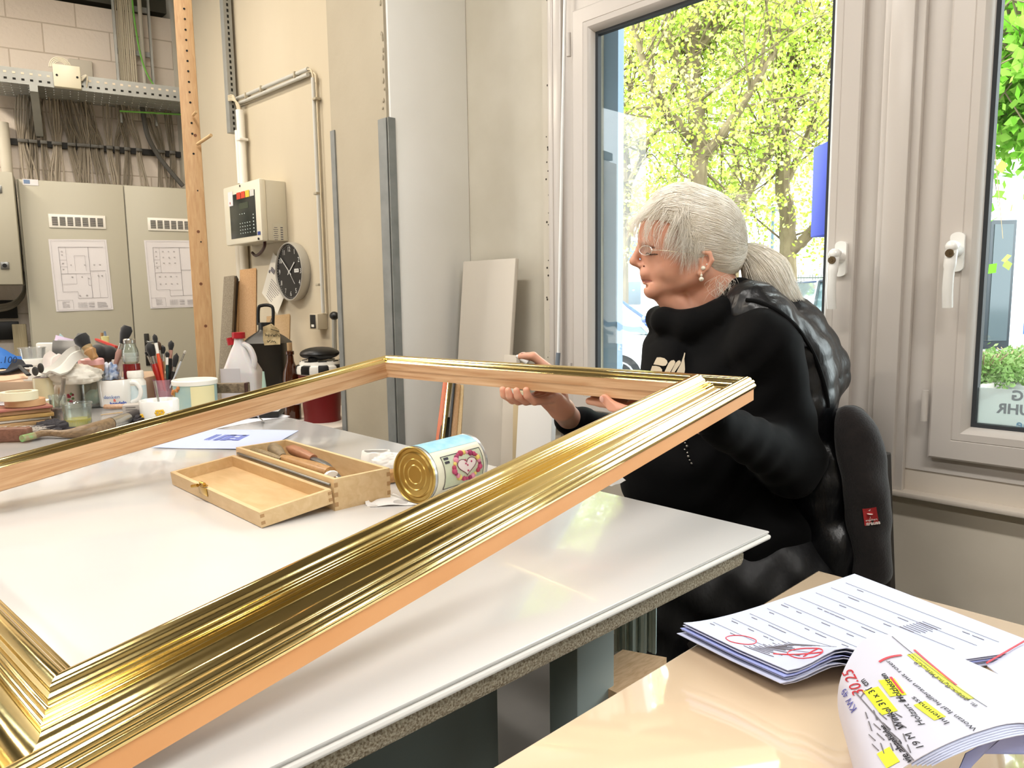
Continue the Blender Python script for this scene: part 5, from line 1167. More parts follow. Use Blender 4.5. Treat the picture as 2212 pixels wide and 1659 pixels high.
MB().lathe([(0, .003), (r * .83, .003), (r * .88, h * .40), (0, h * .40)], M_, 32).build('yellow_liquid', mat('yellow_liquid', '#cdbd4f', .1, coat=.4), o)
o, M_, r, h, d = jar('glass_jar', 'glass with dried pink paint and a knife, left of the yellow liquid', 'jar', 112, 145, 852, 912, OPEN, m_jar)
MB().lathe([(0, .003), (r * .83, .003), (r * .90, h * .52), (0, h * .50)], M_, 32).build('pink_paint', mat('dried_pink_paint', '#b98a7c', .6, noise=(40, '#5c4a47', 4, .1)), o)
pk = thing('palette_knife', 'palette knife with a grey worn handle standing in the pink glass', 'knife', M_ @ Vector((.01, 0, .01)))
MB().tube([M_ @ Vector((r * .2, 0, h * .8)), M_ @ Vector((r * .75, .0, h * 1.12)), M_ @ Vector((r * 1.05, .0, h * 1.62))], [.006, .0085, .0095], 12, flat=.6).build('handle', wood('grey_worn_handle', '#8d8274', '#5f564c', (14, 14, 4)), pk)
MB().tube([M_ @ Vector((-.002, 0, .006)), M_ @ Vector((r * .2, 0, h * .8))], [.010, .004], 8, flat=.2).build('blade', m_silver, pk)
# jar with pink and orange lid
o, M_, r, h, d = jar('glass_jar', 'tall clear jar topped with a pink lid behind the motto mug', 'jar', 181, 229, 805, 879, [(0, .0), (.92, 0), (1, .03), (1, .86), (.84, .97), (.84, 1), (.79, 1), (.79, .95), (.93, .84), (.93, .05), (0, .05)], m_jar)
MB().lathe([(r * .86, h * .955), (r * .92, h * .97), (r * .92, h * 1.05), (0, h * 1.05)], M_, 36).build('white_collar', m_wht, o)
MB().lathe([(0, h * 1.05), (r * .97, h * 1.05), (r * 1.0, h * 1.09), (r * 1.0, h * 1.25), (0, h * 1.25)], M_, 36).build('peach_lid', mat('peach_plastic', '#c98f62', .35), o)
MB().lathe([(0, h * 1.25), (r * 1.03, h * 1.25), (r * 1.04, h * 1.29), (r * 1.02, h * 1.40), (r * .9, h * 1.43), (0, h * 1.43)], M_, 36).build('pink_lid', mat('pink_plastic', '#e3a9a6', .3), o)
MB().ell(M_ @ Vector((0, 0, h * .3)), (r * .7, r * .6, h * .22)).build('contents', mat('pale_green_content', '#aab8ad', .6), o)
# pharmacy jar
WB = [(0, 0), (.9, 0), (1, .04), (1, .68), (.80, .76), (.78, .80), (.84, .81), (.84, .97), (.78, 1), (0, 1)]
o, M_, r, h, d = jar('white_jar', 'white plastic medicine jar with a pale blue label right of the motto mug', 'jar', 277, 316, 800, 862, WB, m_wht, d=2.41)
MB().lathe([(r * 1.01, h * .12), (r * 1.01, h * .58)], M_, 36, close=False).build('label', mat('pale_blue_label', '#c9d8dc', .6), o)
# wide white tub
o, M_, r, h, d = jar('white_tub', 'wide tub with a flat white lid behind the pink-lidded jar', 'tub', 135, 187, 795, 848, [(0, 0), (.92, 0), (.95, .6), (1, .62), (1, .95), (.95, 1), (0, 1)], mat('offwhite_lid', '#d7d2ca', .4), d=2.43)
# tin tub with floral paper right
o, M_, r, h, d = jar('decorated_tub', 'round tub wrapped in pale blue floral paper with a white rim', 'tub', 379, 470, 818, 884, [(0, 0), (.94, 0), (.95, .04), (.97, .84), (0, .84)], mat('pale_blue_paper', '#8fb0b5', .5, noise=(14, '#a9bdb2', 4, .2)))
MB().lathe([(r * .95, h * .84), (r * 1.0, h * .84), (r * 1.02, h * .97), (r * .99, h), (r * .94, h), (r * .93, h * .9), (r * .90, h * .86), (0, h * .80)], M_, 48, close=False).build('rim', m_wht, o)
MB().lathe([(r * .975, h * .05), (r * .99, h * .82)], M_ @ Matrix.Rotation(-PI / 2 + .20, 4, 'Z'), 12, close=False, arc=1.2).build('cream_panel', mat('cream_print', '#dcd3a4', .5), o)
vn = MB(); vn.tube(smoothpts([M_ @ Vector((r * .99 * math.sin(a), -r * .99 * math.cos(a), h * z_)) for a, z_ in ((-.9, .2), (-.75, .4), (-.72, .6), (-.6, .72), (-.45, .78))], 5), .0018, 5); vn.build('vine_stem', mat('vine_brown', '#a9874b', .5), o)
for a, z_ in ((-.95, .58), (-.82, .66), (-.5, .70), (-.4, .78)): MB().ell(M_ @ Vector((r * .985 * math.sin(a), -r * .985 * math.cos(a), h * z_)), .006, seg=8, rings=5).build('painted_blossom', mat('blossom_orange', '#c07d45', .5), o)
MB().ell(M_ @ Vector((r * .97 * math.sin(-.9), -r * .97 * math.cos(-.9), h * .10)), (.02, .004, .014)).build('dark_stain', mat('maroon_stain', '#3f1a1d', .5), o)
# brush pot and brushes
cx_, base_ = 353, 866
o, M_, r, h, d = jar('brush_pot', 'clear pink-tinted beaker full of paint brushes', 'beaker', 335, 372, 819, base_, OPEN, glassy('pink_plastic_clear', (.9, .72, .78), .05, .05, .25, (.8, .5, .6)))
def brush(label, tip, foot, wpx, d, hair, hcol, ferr=m_silver, kind='round', group='paint brushes in the beaker', hl=.22, ofs=0, name='paint_brush'):
    a = P(foot[0], foot[1], d); b = P(tip[0], tip[1], d + ofs); ax = b - a; Ln = ax.length; w_ = S(wpx, d) / 2
    o = thing(name, label, 'brush', a, group=group); M_ = frame_mat(a, CR, z=ax.normalized()); f = 1 - hl
    MB().lathe([(0, 0), (w_ * .45, .003), (w_ * .5, Ln * f * .35), (w_ * .72, Ln * f * .62), (w_ * .5, Ln * f * .80), (0, Ln * f * .8)], M_, 12).build('handle', hcol, o)
    MB().lathe([(w_ * .52, Ln * f * .78), (w_ * .6, Ln * f)], M_, 12).build('ferrule', ferr, o)
    if kind == 'fan': MB().lathe([(w_ * .6, Ln * f), (w_ * 1.15, Ln * (f + hl * .5)), (w_ * 1.3, Ln * (f + hl * .8)), (w_ * .8, Ln), (0, Ln * 1.005)], M_ @ Matrix.Diagonal((1, .6, 1, 1)), 16).build('bristles', hair, o)
    else: MB().lathe([(w_ * .58, Ln * f), (w_ * .95, Ln * (f + hl * .45)), (w_ * .85, Ln * (f + hl * .75)), (0, Ln)], M_ @ Matrix.Diagonal((1, .7, 1, 1)), 14).build('bristles', hair, o)
    return o
hr = mat('red_lacquer', '#a3261f', .3); hor = mat('orange_lacquer_handle', '#d24f2c', .3); hg = mat('dark_green_lacquer', '#22403c', .3); hp_ = mat('plum_lacquer', '#7d4a5a', .3); hbk = mat('black_lacquer', '#1b1b1d', .3)
brush('round black-haired brush with a dark red handle, leftmost in the beaker', (321, 738), (351, 845), 22, d, m_dkhair, hr, hl=.30)
brush('brush with a brown-pink handle and thin tip in the beaker', (315, 758), (353, 846), 9, d + .01, m_dkhair, hp_, hl=.12)
brush('highest round brush standing in the beaker, white ferrule', (333, 721), (357, 846), 12, d - .01, m_dkhair, hor, ferr=m_wht, hl=.16)
brush('brown-haired brush second from the highest in the beaker', (342, 737), (356, 846), 11, d + .02, mat('brown_bristle', '#4a3322', .7), hr, hl=.18)
brush('stubby black brush behind the orange-red handle in the beaker', (351, 745), (352, 840), 14, d + .03, m_dkhair, m_bwood, hl=.20)
brush('brush with a dark green handle in the beaker', (361, 759), (362, 846), 10, d, m_dkhair, hg, ferr=m_wht, hl=.15)
brush('round brush with pink-banded ferrule at the right of the beaker', (370, 735), (364, 840), 14, d + .01, m_dkhair, hbk, ferr=mat('copper_pink', '#c79a8e', .3, .6), hl=.20)
brush('black oval brush leaning right in the beaker', (382, 762), (368, 838), 14, d, m_dkhair, hbk, hl=.40)
brush('thin brush with a glassy tip leaning far right', (401, 757), (366, 840), 7, d - .01, mat('pale_tip', '#b9b2a6', .4), mat('clear_handle', '#b9bcc0', .2), hl=.08)
# big mop brushes further left
brush('fat black mop brush leaning over the white gloves', (168, 720), (206, 776), 36, 2.28, m_dkhair, m_bwood, ferr=wood('string_bound', '#b79c6e', '#7d6848', (3, 3, 40)), hl=.50, group=None, name='mop_brush')
brush('black fan-shaped brush rising highest behind the salt jar', (276, 704), (246, 799), 20, 2.44, m_dkhair, mat('rose_handle', '#a98378', .4), kind='fan', hl=.40, group=None, name='fan_brush')
brush('brush with a bronze handle beside the fan-shaped brush', (268, 735), (243, 799), 9, 2.46, m_dkhair, mat('bronze_handle', '#9c8668', .35, .5), hl=.10, group=None)
# stuff carried by a shallow box at the back
bxz = T + .085
bx0 = P(2, 800, 2.5); bx1 = P(296, 800, 2.5); bxx = Vector((bx1.x - bx0.x, bx1.y - bx0.y, 0)); BXM = frame_mat(Vector((bx0.x, bx0.y, T)), bxx, z=UZ); lw = bxx.length
tag(MB().box((lw / 2, .03, .0415), (lw + .1, .30, .083), M=BXM, bev=.003).build('cardboard_box', mat('tan_cardboard', '#b59a80', .8)), 'shallow tan cardboard box under the clutter at the back', 'box')
ZB_ = bxz - .001
def onbox(px, d): q = P(px, 800, d); q.z = ZB_; return q
o, M_, r, h, d = jar('plastic_tub', 'clear plastic tub with a white lid at the left back', 'tub', 50, 96, 775, 800, [(0, 0), (.9, 0), (.93, .7), (1, .72), (1.02, .95), (.98, 1), (0, 1)], m_wht, z=ZB_, d=2.42)
o, M_, r, h, d = jar('plastic_tub', 'empty clear beaker stacked on the white tub at the left back', 'tub', 45, 97, 750, 775, OPEN, m_thin, z=P(70, 775, 2.44).z, d=2.44)
# salt jar on red jar
o, M_, r, h, d = jar('red_jar', 'dark red jar carrying the glass salt shaker', 'jar', 268, 302, 785, 801, [(0, 0), (.97, 0), (1, .06), (1, .94), (.97, 1), (0, 1)], mat('dark_red_jam', '#6d0f12', .15, coat=.5), z=ZB_, d=2.42)
zt6 = ZB_ + h + .0005
o, M_, r, h, d = jar('salt_shaker', 'glass shaker of white powder with a metal lid on the dark red jar', 'shaker', 266, 300, 731, 785, [(0, 0), (.80, 0), (.95, .08), (1, .30), (.95, .52), (.74, .72), (.66, .80), (.62, .80), (.7, .70), (.9, .5), (.93, .3), (.88, .1), (0, .05)], m_jar, z=zt6, d=2.42)
MB().lathe([(0, h * .06), (r * .86, h * .08), (r * .92, h * .25), (r * .90, h * .42), (0, h * .42)], M_, 32).build('white_powder', mat('white_powder', '#e6e2df', .9), o)
MB().lathe([(r * .62, h * .80), (r * .72, h * .82), (r * .72, h * .95), (r * .6, h), (0, h)], M_, 32).build('metal_lid', m_silver, o)
# paper-filled cups, crumpled film
o, M_, r, h, d = jar('white_cup', 'white plastic cup with crumpled printed film behind the mugs', 'cup', 243, 266, 775, 808, [(0, 0), (.75, 0), (1, 1), (.95, 1), (.7, .04), (0, .04)], m_wht, z=ZB_, d=2.47)
def crumple(name, label, cat, c, rx, ry, rz, m, seed=0, amp=.35, d_=3):
    rg_ = np.random.default_rng(seed); mb = MB(); mb.ell((0, 0, 0), 1, seg=56, rings=36); V = np.array(mb.v)
    for f, a in ((2.1, amp), (4.3, amp * .5), (8.5, amp * .25)):
        k = rg_.normal(size=(3, 3)) * f; ph = rg_.uniform(0, 6, 3); V = V * (1 + a * np.abs(np.sin(V @ k + ph)).mean(1, keepdims=True) - a * .5)
    V = V * np.array([rx, ry, rz]); V[:, 2] = np.maximum(V[:, 2], -rz * .6); V[:, 2] -= V[:, 2].min(); M_ = at(c); mb.v = [tuple(M_ @ Vector(q)) for q in V]
    o = mb.build(name, m, sharp=60); return tag(o, label, cat)
crumple('crumpled_film', 'crumpled clear film with blue print beside the white cup', 'film', onbox(240, 2.40), .022, .02, .030, mat('film_bluewhite', '#ccd2da', .15, noise=(30, '#7f92b5', 3, .08)), 3, .6)
crumple('white_leather', 'crumpled white leather piece in front of the black folder', 'leather', onbox(150, 2.30), .075, .05, .035, mat('white_leather', '#d6d0c4', .7), 5, .5)
def sheetpts(c4, n=8, m=8, wav=.004, seed=0):
    a, b, c, d_ = [vv(q) for q in c4]; rs = random.Random(seed); p1, p2 = rs.uniform(0, 6), rs.uniform(0, 6); nn = (b - a).cross(d_ - a).normalized()
    return [[a.lerp(b, i / n).lerp(d_.lerp(c, i / n), j / m) + nn * wav * (math.sin(i * 2.2 / n * PI + p1) + math.sin(j * 2.6 / m * PI + p2)) for j in range(m + 1)] for i in range(n + 1)]
def flatsheet(name, label, cat, corners, m, wav=.004, th_=.0008, seed=0, n=8):
    o = MB().sheet(sheetpts(corners, n, n, wav, seed), th_).build(name, m); return tag(o, label, cat)
flatsheet('white_glove', 'pale grey folded cloth wedge sticking up left of the mop brush', 'cloth', [P(88, 800, 2.26), P(107, 757, 2.34), P(136, 768, 2.34), P(112, 803, 2.24)], mat('grey_cloth', '#c3b9b4', .9), .006, .004, 1)
flatsheet('white_glove', 'large white folded cloth wedge rising to the mop brush', 'cloth', [P(85, 806, 2.22), P(167, 746, 2.30), P(182, 770, 2.30), P(128, 808, 2.20)], mat('white_cloth', '#c9c5bc', .9), .006, .006, 2)
bf = thing('folder', 'black folder standing open with pastel papers at the back', 'folder', P(140, 765, 2.5))
MB().sheet(sheetpts([P(114, 775, 2.46), P(175, 790, 2.44), P(176, 735, 2.5), P(114, 736, 2.5)], 4, 4, .002, 3), .003).build('cover', m_blk, bf)
for c_, a_ in (('#d9c7df', [P(116, 742, 2.52), P(165, 745, 2.53), P(160, 734, 2.53), P(121, 724, 2.53)]), ('#bcd8de', [P(122, 740, 2.55), P(146, 740, 2.55), P(140, 730, 2.55), P(130, 720, 2.55)]), ('#e8e4ea', [P(118, 742, 2.51), P(160, 745, 2.51), P(154, 735, 2.51), P(126, 733, 2.51)])):
    MB().sheet(sheetpts(a_, 3, 3, .001, 4), .0006).build('paper', mat('paper' + c_, c_, .8), bf)
tag(MB().box((0, 0, 0), (.075, .02, .07), M=at(P(105, 762, 2.52)), bev=.006).build('small_white_bottle', m_wht), 'small pale bottle between the clear tub and the black folder', 'bottle')
for k, (px, py, rx, d_, lb) in enumerate(((212, 763, .030, 2.44, 'left black rounded brush head lying behind the pink lid'), (232, 765, .034, 2.46, 'right black rounded brush head lying behind the pink lid'))):
    c = P(px, py, d_); tag(MB().ell((0, 0, 0), (rx, .03, .030), M=at(c)).build('black_brush_head', m_dkhair), lb, 'brush')
rn = thing('notebook', 'red-edged grey notebook leaning behind the black brush heads', 'notebook', P(230, 745, 2.55))
MB().sheet([[P(208, 733, 2.52), P(210, 760, 2.52)], [P(251, 748, 2.50), P(249, 775, 2.50)]], .012).build('cover', mat('grey_cover', '#9d9389', .6), rn)
MB().sheet([[P(208, 731, 2.515), P(208, 735, 2.515)], [P(252, 747, 2.495), P(251, 752, 2.495)]], .013).build('red_edge', mat('red_edge', '#c9493f', .5), rn)
o, M_, r, h, d = jar('yellow_cup', 'small pale yellow cup with a pencil behind the red notebook', 'cup', 225, 240, 726, 800, [(0, 0), (.9, 0), (1, 1), (0, .95)], mat('pale_yellow', '#d8cf92', .5), z=ZB_, d=2.6)
tag(MB().cyl(P(219, 738, 2.6), P(220, 719, 2.6), .005, seg=6).build('pencil', m_bwood), 'pale wooden stick behind the yellow cup', 'stick'); tag(MB().cyl(P(229, 730, 2.6), P(226, 716, 2.6), .004, seg=6).build('pencil', mat('grey_blue_pencil', '#6a7a94', .4)), 'grey-blue pencil standing in the yellow cup', 'pencil')
# blue sheet and black cloth at the left
flatsheet('sandpaper', 'bright blue sandpaper sheet curling at the left edge', 'sandpaper', [P(-40, 800, 2.1), P(52, 790, 2.16), P(46, 768, 2.24), P(-40, 752, 2.24)], mat('blue_sandpaper', '#2360a8', .8), .010, .0012, 6)
text_mesh('print', '1.100', .028, frame_mat(P(14, 778, 2.12), CR, y=Vector((.2, .3, 1))), mb_blue, None)
np_ = [o for o in bpy.data.objects if o.name.startswith('print') and o.parent is None][0]; np_.name = 'sandpaper_number'; bpy.data.objects['sandpaper_number'].data.materials[0] = mat('dark_blue_print', '#132f58', .8)
bpy.data.objects['sandpaper_number'].parent = bpy.data.objects['sandpaper']; 
flatsheet('black_cloth', 'black cloth lying over the boards under the blue sandpaper', 'cloth', [P(-40, 812, 2.0), P(72, 797, 2.12), P(45, 783, 2.2), P(-40, 782, 2.2)], mat('black_cloth', '#17181f', .9), .006, .004, 7)
flatsheet('tan_card', 'tan card lying under the black cloth', 'card', [P(-40, 825, 1.95), P(60, 818, 2.05), P(64, 802, 2.14), P(-40, 794, 2.14)], mat('tan_card', '#d0a98b', .7), .002, .004, 8)
sc1 = thing('scissors', 'black-handled tool lying on the tan card', 'scissors', P(55, 805, 2.02))
MB().tube([P(42, 790, 2.04), P(62, 810, 2.0)], [.006, .007], 8, flat=.5).build('blade_arm', m_blk, sc1)
MB().ell((0, 0, 0), (.009, .004, .014), M=at(P(88, 795, 2.05))).ell((0, 0, 0), (.009, .004, .013), M=at(P(76, 802, 2.03))).build('finger_rings', mat('dark_grip', '#33302c', .5), sc1)
# stack of boards at the left with tape rolls on it
stack = [(0, .012, '#c9a37c', -60, 118, 'bottom board of the stack, pale wood'), (.0125, .012, '#b99568', -60, 112, 'second board up in the stack, darker wood'), (.025, .007, '#ded6cc', -60, 108, 'thin pale sheet in the middle of the stack'), (.0325, .011, '#c7a05c', -60, 116, 'yellow-gold board in the stack'), (.044, .011, '#b98d66', -60, 110, 'brown board second from the top of the stack'), (.0555, .007, '#a85a5c', -60, 114, 'red-edged board on top of the stack')]
ys0 = tz(60, 893).y
for z_, th_, col, x0, x1, lb in stack:
    a = P(x0, 880, 1.86); b = P(x1, 880, 1.86 + .12); ex = Vector((b.x - a.x, b.y - a.y, 0)); SMx = frame_mat(Vector((a.x, a.y, T + z_)), ex, z=UZ)
    tag(MB().box((ex.length / 2, .13, th_ / 2), (ex.length, .26 + rnd(-.01, .01), th_ - .0006), M=SMx, bev=.0015).build('board', wood('stack' + col, col, '#8f6d49' if col != '#ded6cc' else '#cfc6bb', (3, 12, 30), .5)), lb, 'board')
zst = T + .063
flatsheet('white_sheet', 'white paper strip lying on the red-edged board', 'paper', [tz(-30, 876, zst + .001), tz(80, 874, zst + .001), tz(112, 862, zst + .001), tz(-30, 860, zst + .001)], m_paper, .0, .0008, 9)
bpy.data.objects['white_sheet'].location.z = 0
def roll(label, px0, px1, y0, y1, col, z, d):
    q = P((px0 + px1) / 2, y1, d); q.z = z; r = S(px1 - px0, d) / 2; h = abs(P(50, y0, d).z - P(50, y1, d).z)
    o = MB().lathe([(r * .70, 0), (r, 0), (r, h), (r * .70, h), (r * .70, 0)], Matrix.Translation(q), 48, close=False).build('tape_roll', mat('tape' + col, col, .5)); return tag(o, label, 'tape roll'), z + h
_, zt7 = roll('brown-orange tape roll lying under the cream one', 15, 90, 834, 848, '#c69a6e', zst + .001, 1.97)
roll('cream masking tape roll on top of the brown-orange one', 4, 75, 818, 836, '#ddd3b4', zt7 + .0005, 1.95)
# tools in front
bb_ = thing('large_brush', 'large brush with a fat worn wooden handle and green tip lying behind the frame', 'brush', tz(160, 935))
p0 = tz(48, 958) + UZ * .012; p1 = tz(100, 947) + UZ * .014; p2 = tz(150, 947) + UZ * .012; p3 = tz(195, 941) + UZ * .016; p4 = tz(239, 929) + UZ * .017; p5 = tz(276, 917) + UZ * .017
MB().tube(smoothpts([p0.lerp(p1, .45), p1, p2, p3, p4], 6), [.008] * 5 + [.0085] * 5 + [.009, .010, .0115, .0125, .0135] + [.0150] * 4 + [.0158] * 6, 16).build('wooden_handle', wood('worn_brown_handle', '#8d7355', '#5e4a33', (4, 20, 20), .45), bb_)
MB().tube([p0, p0.lerp(p1, .5)], [.0085, .0088], 16).build('green_tip', mat('chipped_green_paint', '#6f9d5c', .4, noise=(60, '#8a7a58', 3, .1)), bb_)
MB().tube([p4, p4.lerp(p5, .5), p5], [.0165, .017, .0155], 20).build('ferrule', m_silver, bb_)
MB().tube([p5, p5 + (p5 - p4) * .5, p5 + (p5 - p4) * .95], [.0155, .017, .013], 16).build('bristles', mat('grey_bristle', '#3a3534', .8), bb_)
crumple('dark_rag', 'dark crumpled rag left of the large brush', 'rag', tz(118, 930), .040, .016, .014, mat('dark_rag', '#3b383b', .9), 12, .9)
crumple('dark_rag', 'dark crumpled rag beside the flowered mug', 'rag', tz(292, 915), .022, .012, .012, mat('dark_rag', '#3b383b', .9), 13, .9)
db = thing('dusting_brush', 'flat brown dusting brush at the left edge with long grey hair', 'brush', tz(20, 960))
da = tz(-30, 958); dbb = tz(62, 955); dx_ = dbb - da; DMx = frame_mat(da, dx_, z=UZ)
MB().box((dx_.length / 2, .012, .018), (dx_.length, .030, .034), M=DMx, bev=.006).build('wooden_block', wood('red_brown_wood', '#7c5340', '#5f3c2c', (4, 20, 20), .5), db)
hm = MB(); rs = random.Random(9)
for k in range(260):
    x = rs.uniform(0, dx_.length); a = DMx @ Vector((x, .024, rs.uniform(.008, .028))); b = DMx @ Vector((x + rs.uniform(-.01, .03), .024 + rs.uniform(.03, .06), rs.uniform(.004, .03))); hm.tube([a, a.lerp(b, .5) + UZ * .003, b], [.0006, .0006, .0002], 3)
hm.build('hair', mat('grey_goat_hair', '#bdb3a8', .7), db)
w1 = thing('wooden_tool', 'smooth pale wooden tool lying before the motto mug', 'tool', tz(250, 892))
MB().tube(smoothpts([tz(228, 886) + UZ * .011, tz(240, 886) + UZ * .011, tz(272, 884) + UZ * .010], 5), [.0095] * 6 + [.010] * 4 + [.009], 12, flat=.8).build('handle', wood('pale_turned_wood', '#c4a184', '#a98466', (20, 5, 20), .4), w1)
MB().tube([tz(218, 899) + UZ * .004, tz(268, 893) + UZ * .004], [.0028, .0035], 8, flat=.5).build('blade', wood('stick_wood', '#b59a70', '#957a52', (20, 4, 20), .4), w1)
gb = thing('grey_box', 'small grey printed box between the two white mugs', 'box', tz(288, 905)); GM = at(tz(287, 906)) @ Matrix.Rotation(.35, 4, 'Z')
MB().box((0, .02, .021), (.048, .05, .042), M=GM, bev=.001).build('carton', mat('grey_carton', '#a9a29b', .6), gb)
gl_ = MB()
for k in range(5): gl_.box((-.003 + .002 * (k % 2), -.0055, .008 + .007 * k), (.030 - .004 * (k % 3), .0006, .0010), M=GM)
gl_.build('print', m_ink2, gb)
# further right: tray, spatula, sheets
flatsheet('white_sheet', 'white sheet lying under the black tray by the far bench edge', 'paper', [tz(330, 965), tz(470, 925), tz(627, 899), tz(560, 886)], m_paper, .0006, .0006, 10)
for o_ in [bpy.data.objects['white_sheet.001']]: o_.location.z = .001
bt_ = thing('tray', 'flat black tray with a white top seen under the far frame rail', 'tray', tz(560, 905)); TM2 = at(tz(555, 903)) @ Matrix.Rotation(.15, 4, 'Z')
MB().box((0, .03, .011), (.13, .10, .018), M=TM2, bev=.004).build('black_base', m_blk, bt_); MB().box((0, .03, .0225), (.128, .098, .006), M=TM2, bev=.002).build('white_top', m_wht, bt_)
tag(MB().tube(smoothpts([P(546, 886, 1.98), P(556, 899, 1.95), tz(568, 911) + UZ * .003], 5), [.006] * 4 + [.009] * 7, 10, flat=.18, up=Vector(CF)).build('spatula', m_silver), 'grey metal spatula blade leaning from under the far rail', 'spatula')
# printed sheet with blue mark
pc = [tz(328, 968), tz(575, 973), tz(645, 931), tz(440, 928)]
m_bsheet = mat('blue_lit_paper', '#b4bde0', .6)  # white paper tinted blue to carry the light falling on it
ps = thing('printed_sheet', 'blue-lit white sheet with a blue square logo lying inside the frame', 'paper', pc[0])
g = sheetpts([q + UZ * .0018 for q in pc], 10, 8, .0006, 11); MB().sheet(g, .0005).build('sheet', m_bsheet, ps)
def onsheet(u, v, c4, lift=.0035): a, b, c, d_ = c4; return a.lerp(b, u).lerp(d_.lerp(c, u), v) + UZ * lift
for nm, u0, u1, v0, v1, col in (('logo_bar', .38, .42, .38, .66, '#6672b2'), ('logo_bar', .44, .50, .38, .66, '#6672b2'), ('logo_bar', .56, .62, .38, .66, '#6672b2'), ('logo_bar', .42, .60, .62, .66, '#6672b2'), ('logo_bar', .505, .555, .40, .44, '#6672b2'), ('logo_bar', .505, .555, .50, .54, '#6672b2')):
    q = [onsheet(u, v, pc) for u, v in ((u0, v0), (u1, v0), (u1, v1), (u0, v1))]; MB().add([tuple(x) for x in q] + [tuple(x - UZ * .0004) for x in q], [(0, 1, 2, 3), (7, 6, 5, 4)] + [(i, (i + 1) % 4, 4 + (i + 1) % 4, 4 + i) for i in range(4)]).build(nm, mat('logo_blue', '#6672b2', .6), ps)
q = MB()
for k in range(3): q.tube([onsheet(.30 + .02 * k, .38, pc), onsheet(.30 + .02 * k, .66, pc)], .0008, 4)
q.build('small_print', mat('logo_blue', '#6672b2', .6), ps)
# ---- the tool box: body and lid hinged on the long side
bA = tz(724, 1104); bB = tz(829, 1060)
cZ = .052
m_box = wood('birch_box', '#d9bd92', '#c6a677', (5, 16, 16), .5, 5, .3); m_boxi = wood('birch_ply', '#cfae80', '#bb9767', (4, 12, 4), .55, 4, .3)
fl_q = P(512, 1004, depth_of(tz(512, 1040)))
ctop = PZ(718, 1046, T + cZ)
bC = tz(513, 1022)            # far-left base corner of the box body
ex = (bA - bC); ex.z = 0; ey = bB - bA; ey.z = 0
ey = (UZ.cross(ex)).normalized() * ey.length if UZ.cross(ex).dot(ey) > 0 else -(UZ.cross(ex)).normalized() * ey.length
ey = ey * .80
Lb, Wb = ex.length, ey.length
TB = frame_mat(bC, ex, z=UZ); sgn = 1 if (TB.inverted() @ (bC + ey)).y > 0 else -1
tbx = thing('tool_box', 'open pale wooden pencil box with its lid folded back and tools inside', 'box', M=TB)
def wallbox(mb, M_, L_, W_, h, t_=.006, s=1, base=True):
    mb.box((L_ / 2, s * t_ / 2, h / 2), (L_, t_, h), M=M_); mb.box((L_ / 2, s * (W_ - t_ / 2), h / 2), (L_, t_, h), M=M_)
    mb.box((t_ / 2, s * W_ / 2, h / 2), (t_, W_ - 2 * t_, h), M=M_); mb.box((L_ - t_ / 2, s * W_ / 2, h / 2), (t_, W_ - 2 * t_, h), M=M_)
    return mb
wallbox(MB(), TB, Lb, Wb, cZ, .007, sgn).build('box_sides', m_box, tbx)
MB().box((Lb / 2, sgn * Wb / 2, .003), (Lb - .004, Wb - .004, .004), M=TB).build('box_bottom', m_boxi, tbx)
fj = MB()
for k in range(3):
    for y in (0.0032, Wb - .0032): fj.box((Lb + .0003, sgn * y, .010 + .016 * k), (.0008, .0064, .007), M=TB)
fj.build('finger_joints', mat('joint_end_grain', '#a9855a', .6), tbx)
# lid: opened flat past the hinge, resting on its outer edge
Wl = Wb * 1.13
LM = TB @ Matrix.Translation((0, -sgn * .003, .0135)) @ Matrix.Rotation(math.asin(.0125 / Wl) * sgn, 4, 'X')
lid_h = .024
wallbox(MB(), LM, Lb, Wl * 1.0, lid_h, .007, -sgn).build('lid_sides', m_box, tbx)
MB().box((Lb / 2, -sgn * Wl / 2, .002), (Lb - .004, Wl - .004, .004), M=LM).build('lid_panel', m_boxi, tbx)
fj2 = MB()
for k in range(2):
    for y in (0.0032, Wl - .0032): fj2.box((Lb + .0003, -sgn * y, .007 + .011 * k), (.0008, .0064, .005), M=LM)
fj2.build('finger_joints', mat('joint_end_grain', '#a9855a', .6), tbx)
m_brass = mat('brass', '#c2a052', .25, .95)
cpz = LM @ Vector((Lb * .42, -sgn * (Wl + .001), lid_h - .004))
cl_ = MB().box((Lb * .42, -sgn * (Wl + .001), lid_h * .72), (.034, .0016, .014), M=LM, bev=.0006); cl_.box((Lb * .42, -sgn * (Wl - .001), lid_h + .003), (.022, .008, .0016), M=LM); cl_.tube([LM @ Vector((Lb * .42 - .012, -sgn * (Wl + .004), lid_h + .002)), LM @ Vector((Lb * .42 - .026, -sgn * (Wl + .009), lid_h - .001))], .003, 8); cl_.cyl(LM @ Vector((Lb * .42 - .008, -sgn * Wl, lid_h + .006)), LM @ Vector((Lb * .42 + .008, -sgn * Wl, lid_h + .006)), .003, seg=10)
cl_.build('brass_clasp', m_brass, tbx)
MB().cyl(TB @ Vector((.01, -sgn * .0015, cZ * .80)), TB @ Vector((Lb - .01, -sgn * .0015, cZ * .80)), .0022, seg=8).build('hinge_rod', m_metal, tbx)
def tool(label, a, b, rads, m, tipm=None, tip=None, trad=None):
    o = thing('hand_tool', label, 'tool', a); n = len(rads); pts = [vv(a).lerp(vv(b), i / (n - 1)) for i in range(n)]; MB().tube(pts, rads, 14).build('handle', m, o)
    if tip: MB().tube(smoothpts([b] + tip, 5), trad, 10, flat=.5).build('blade', tipm, o)
    return o
bx_ = lambda u, v, z: TB @ Vector((u * Lb, sgn * v * Wb, z))
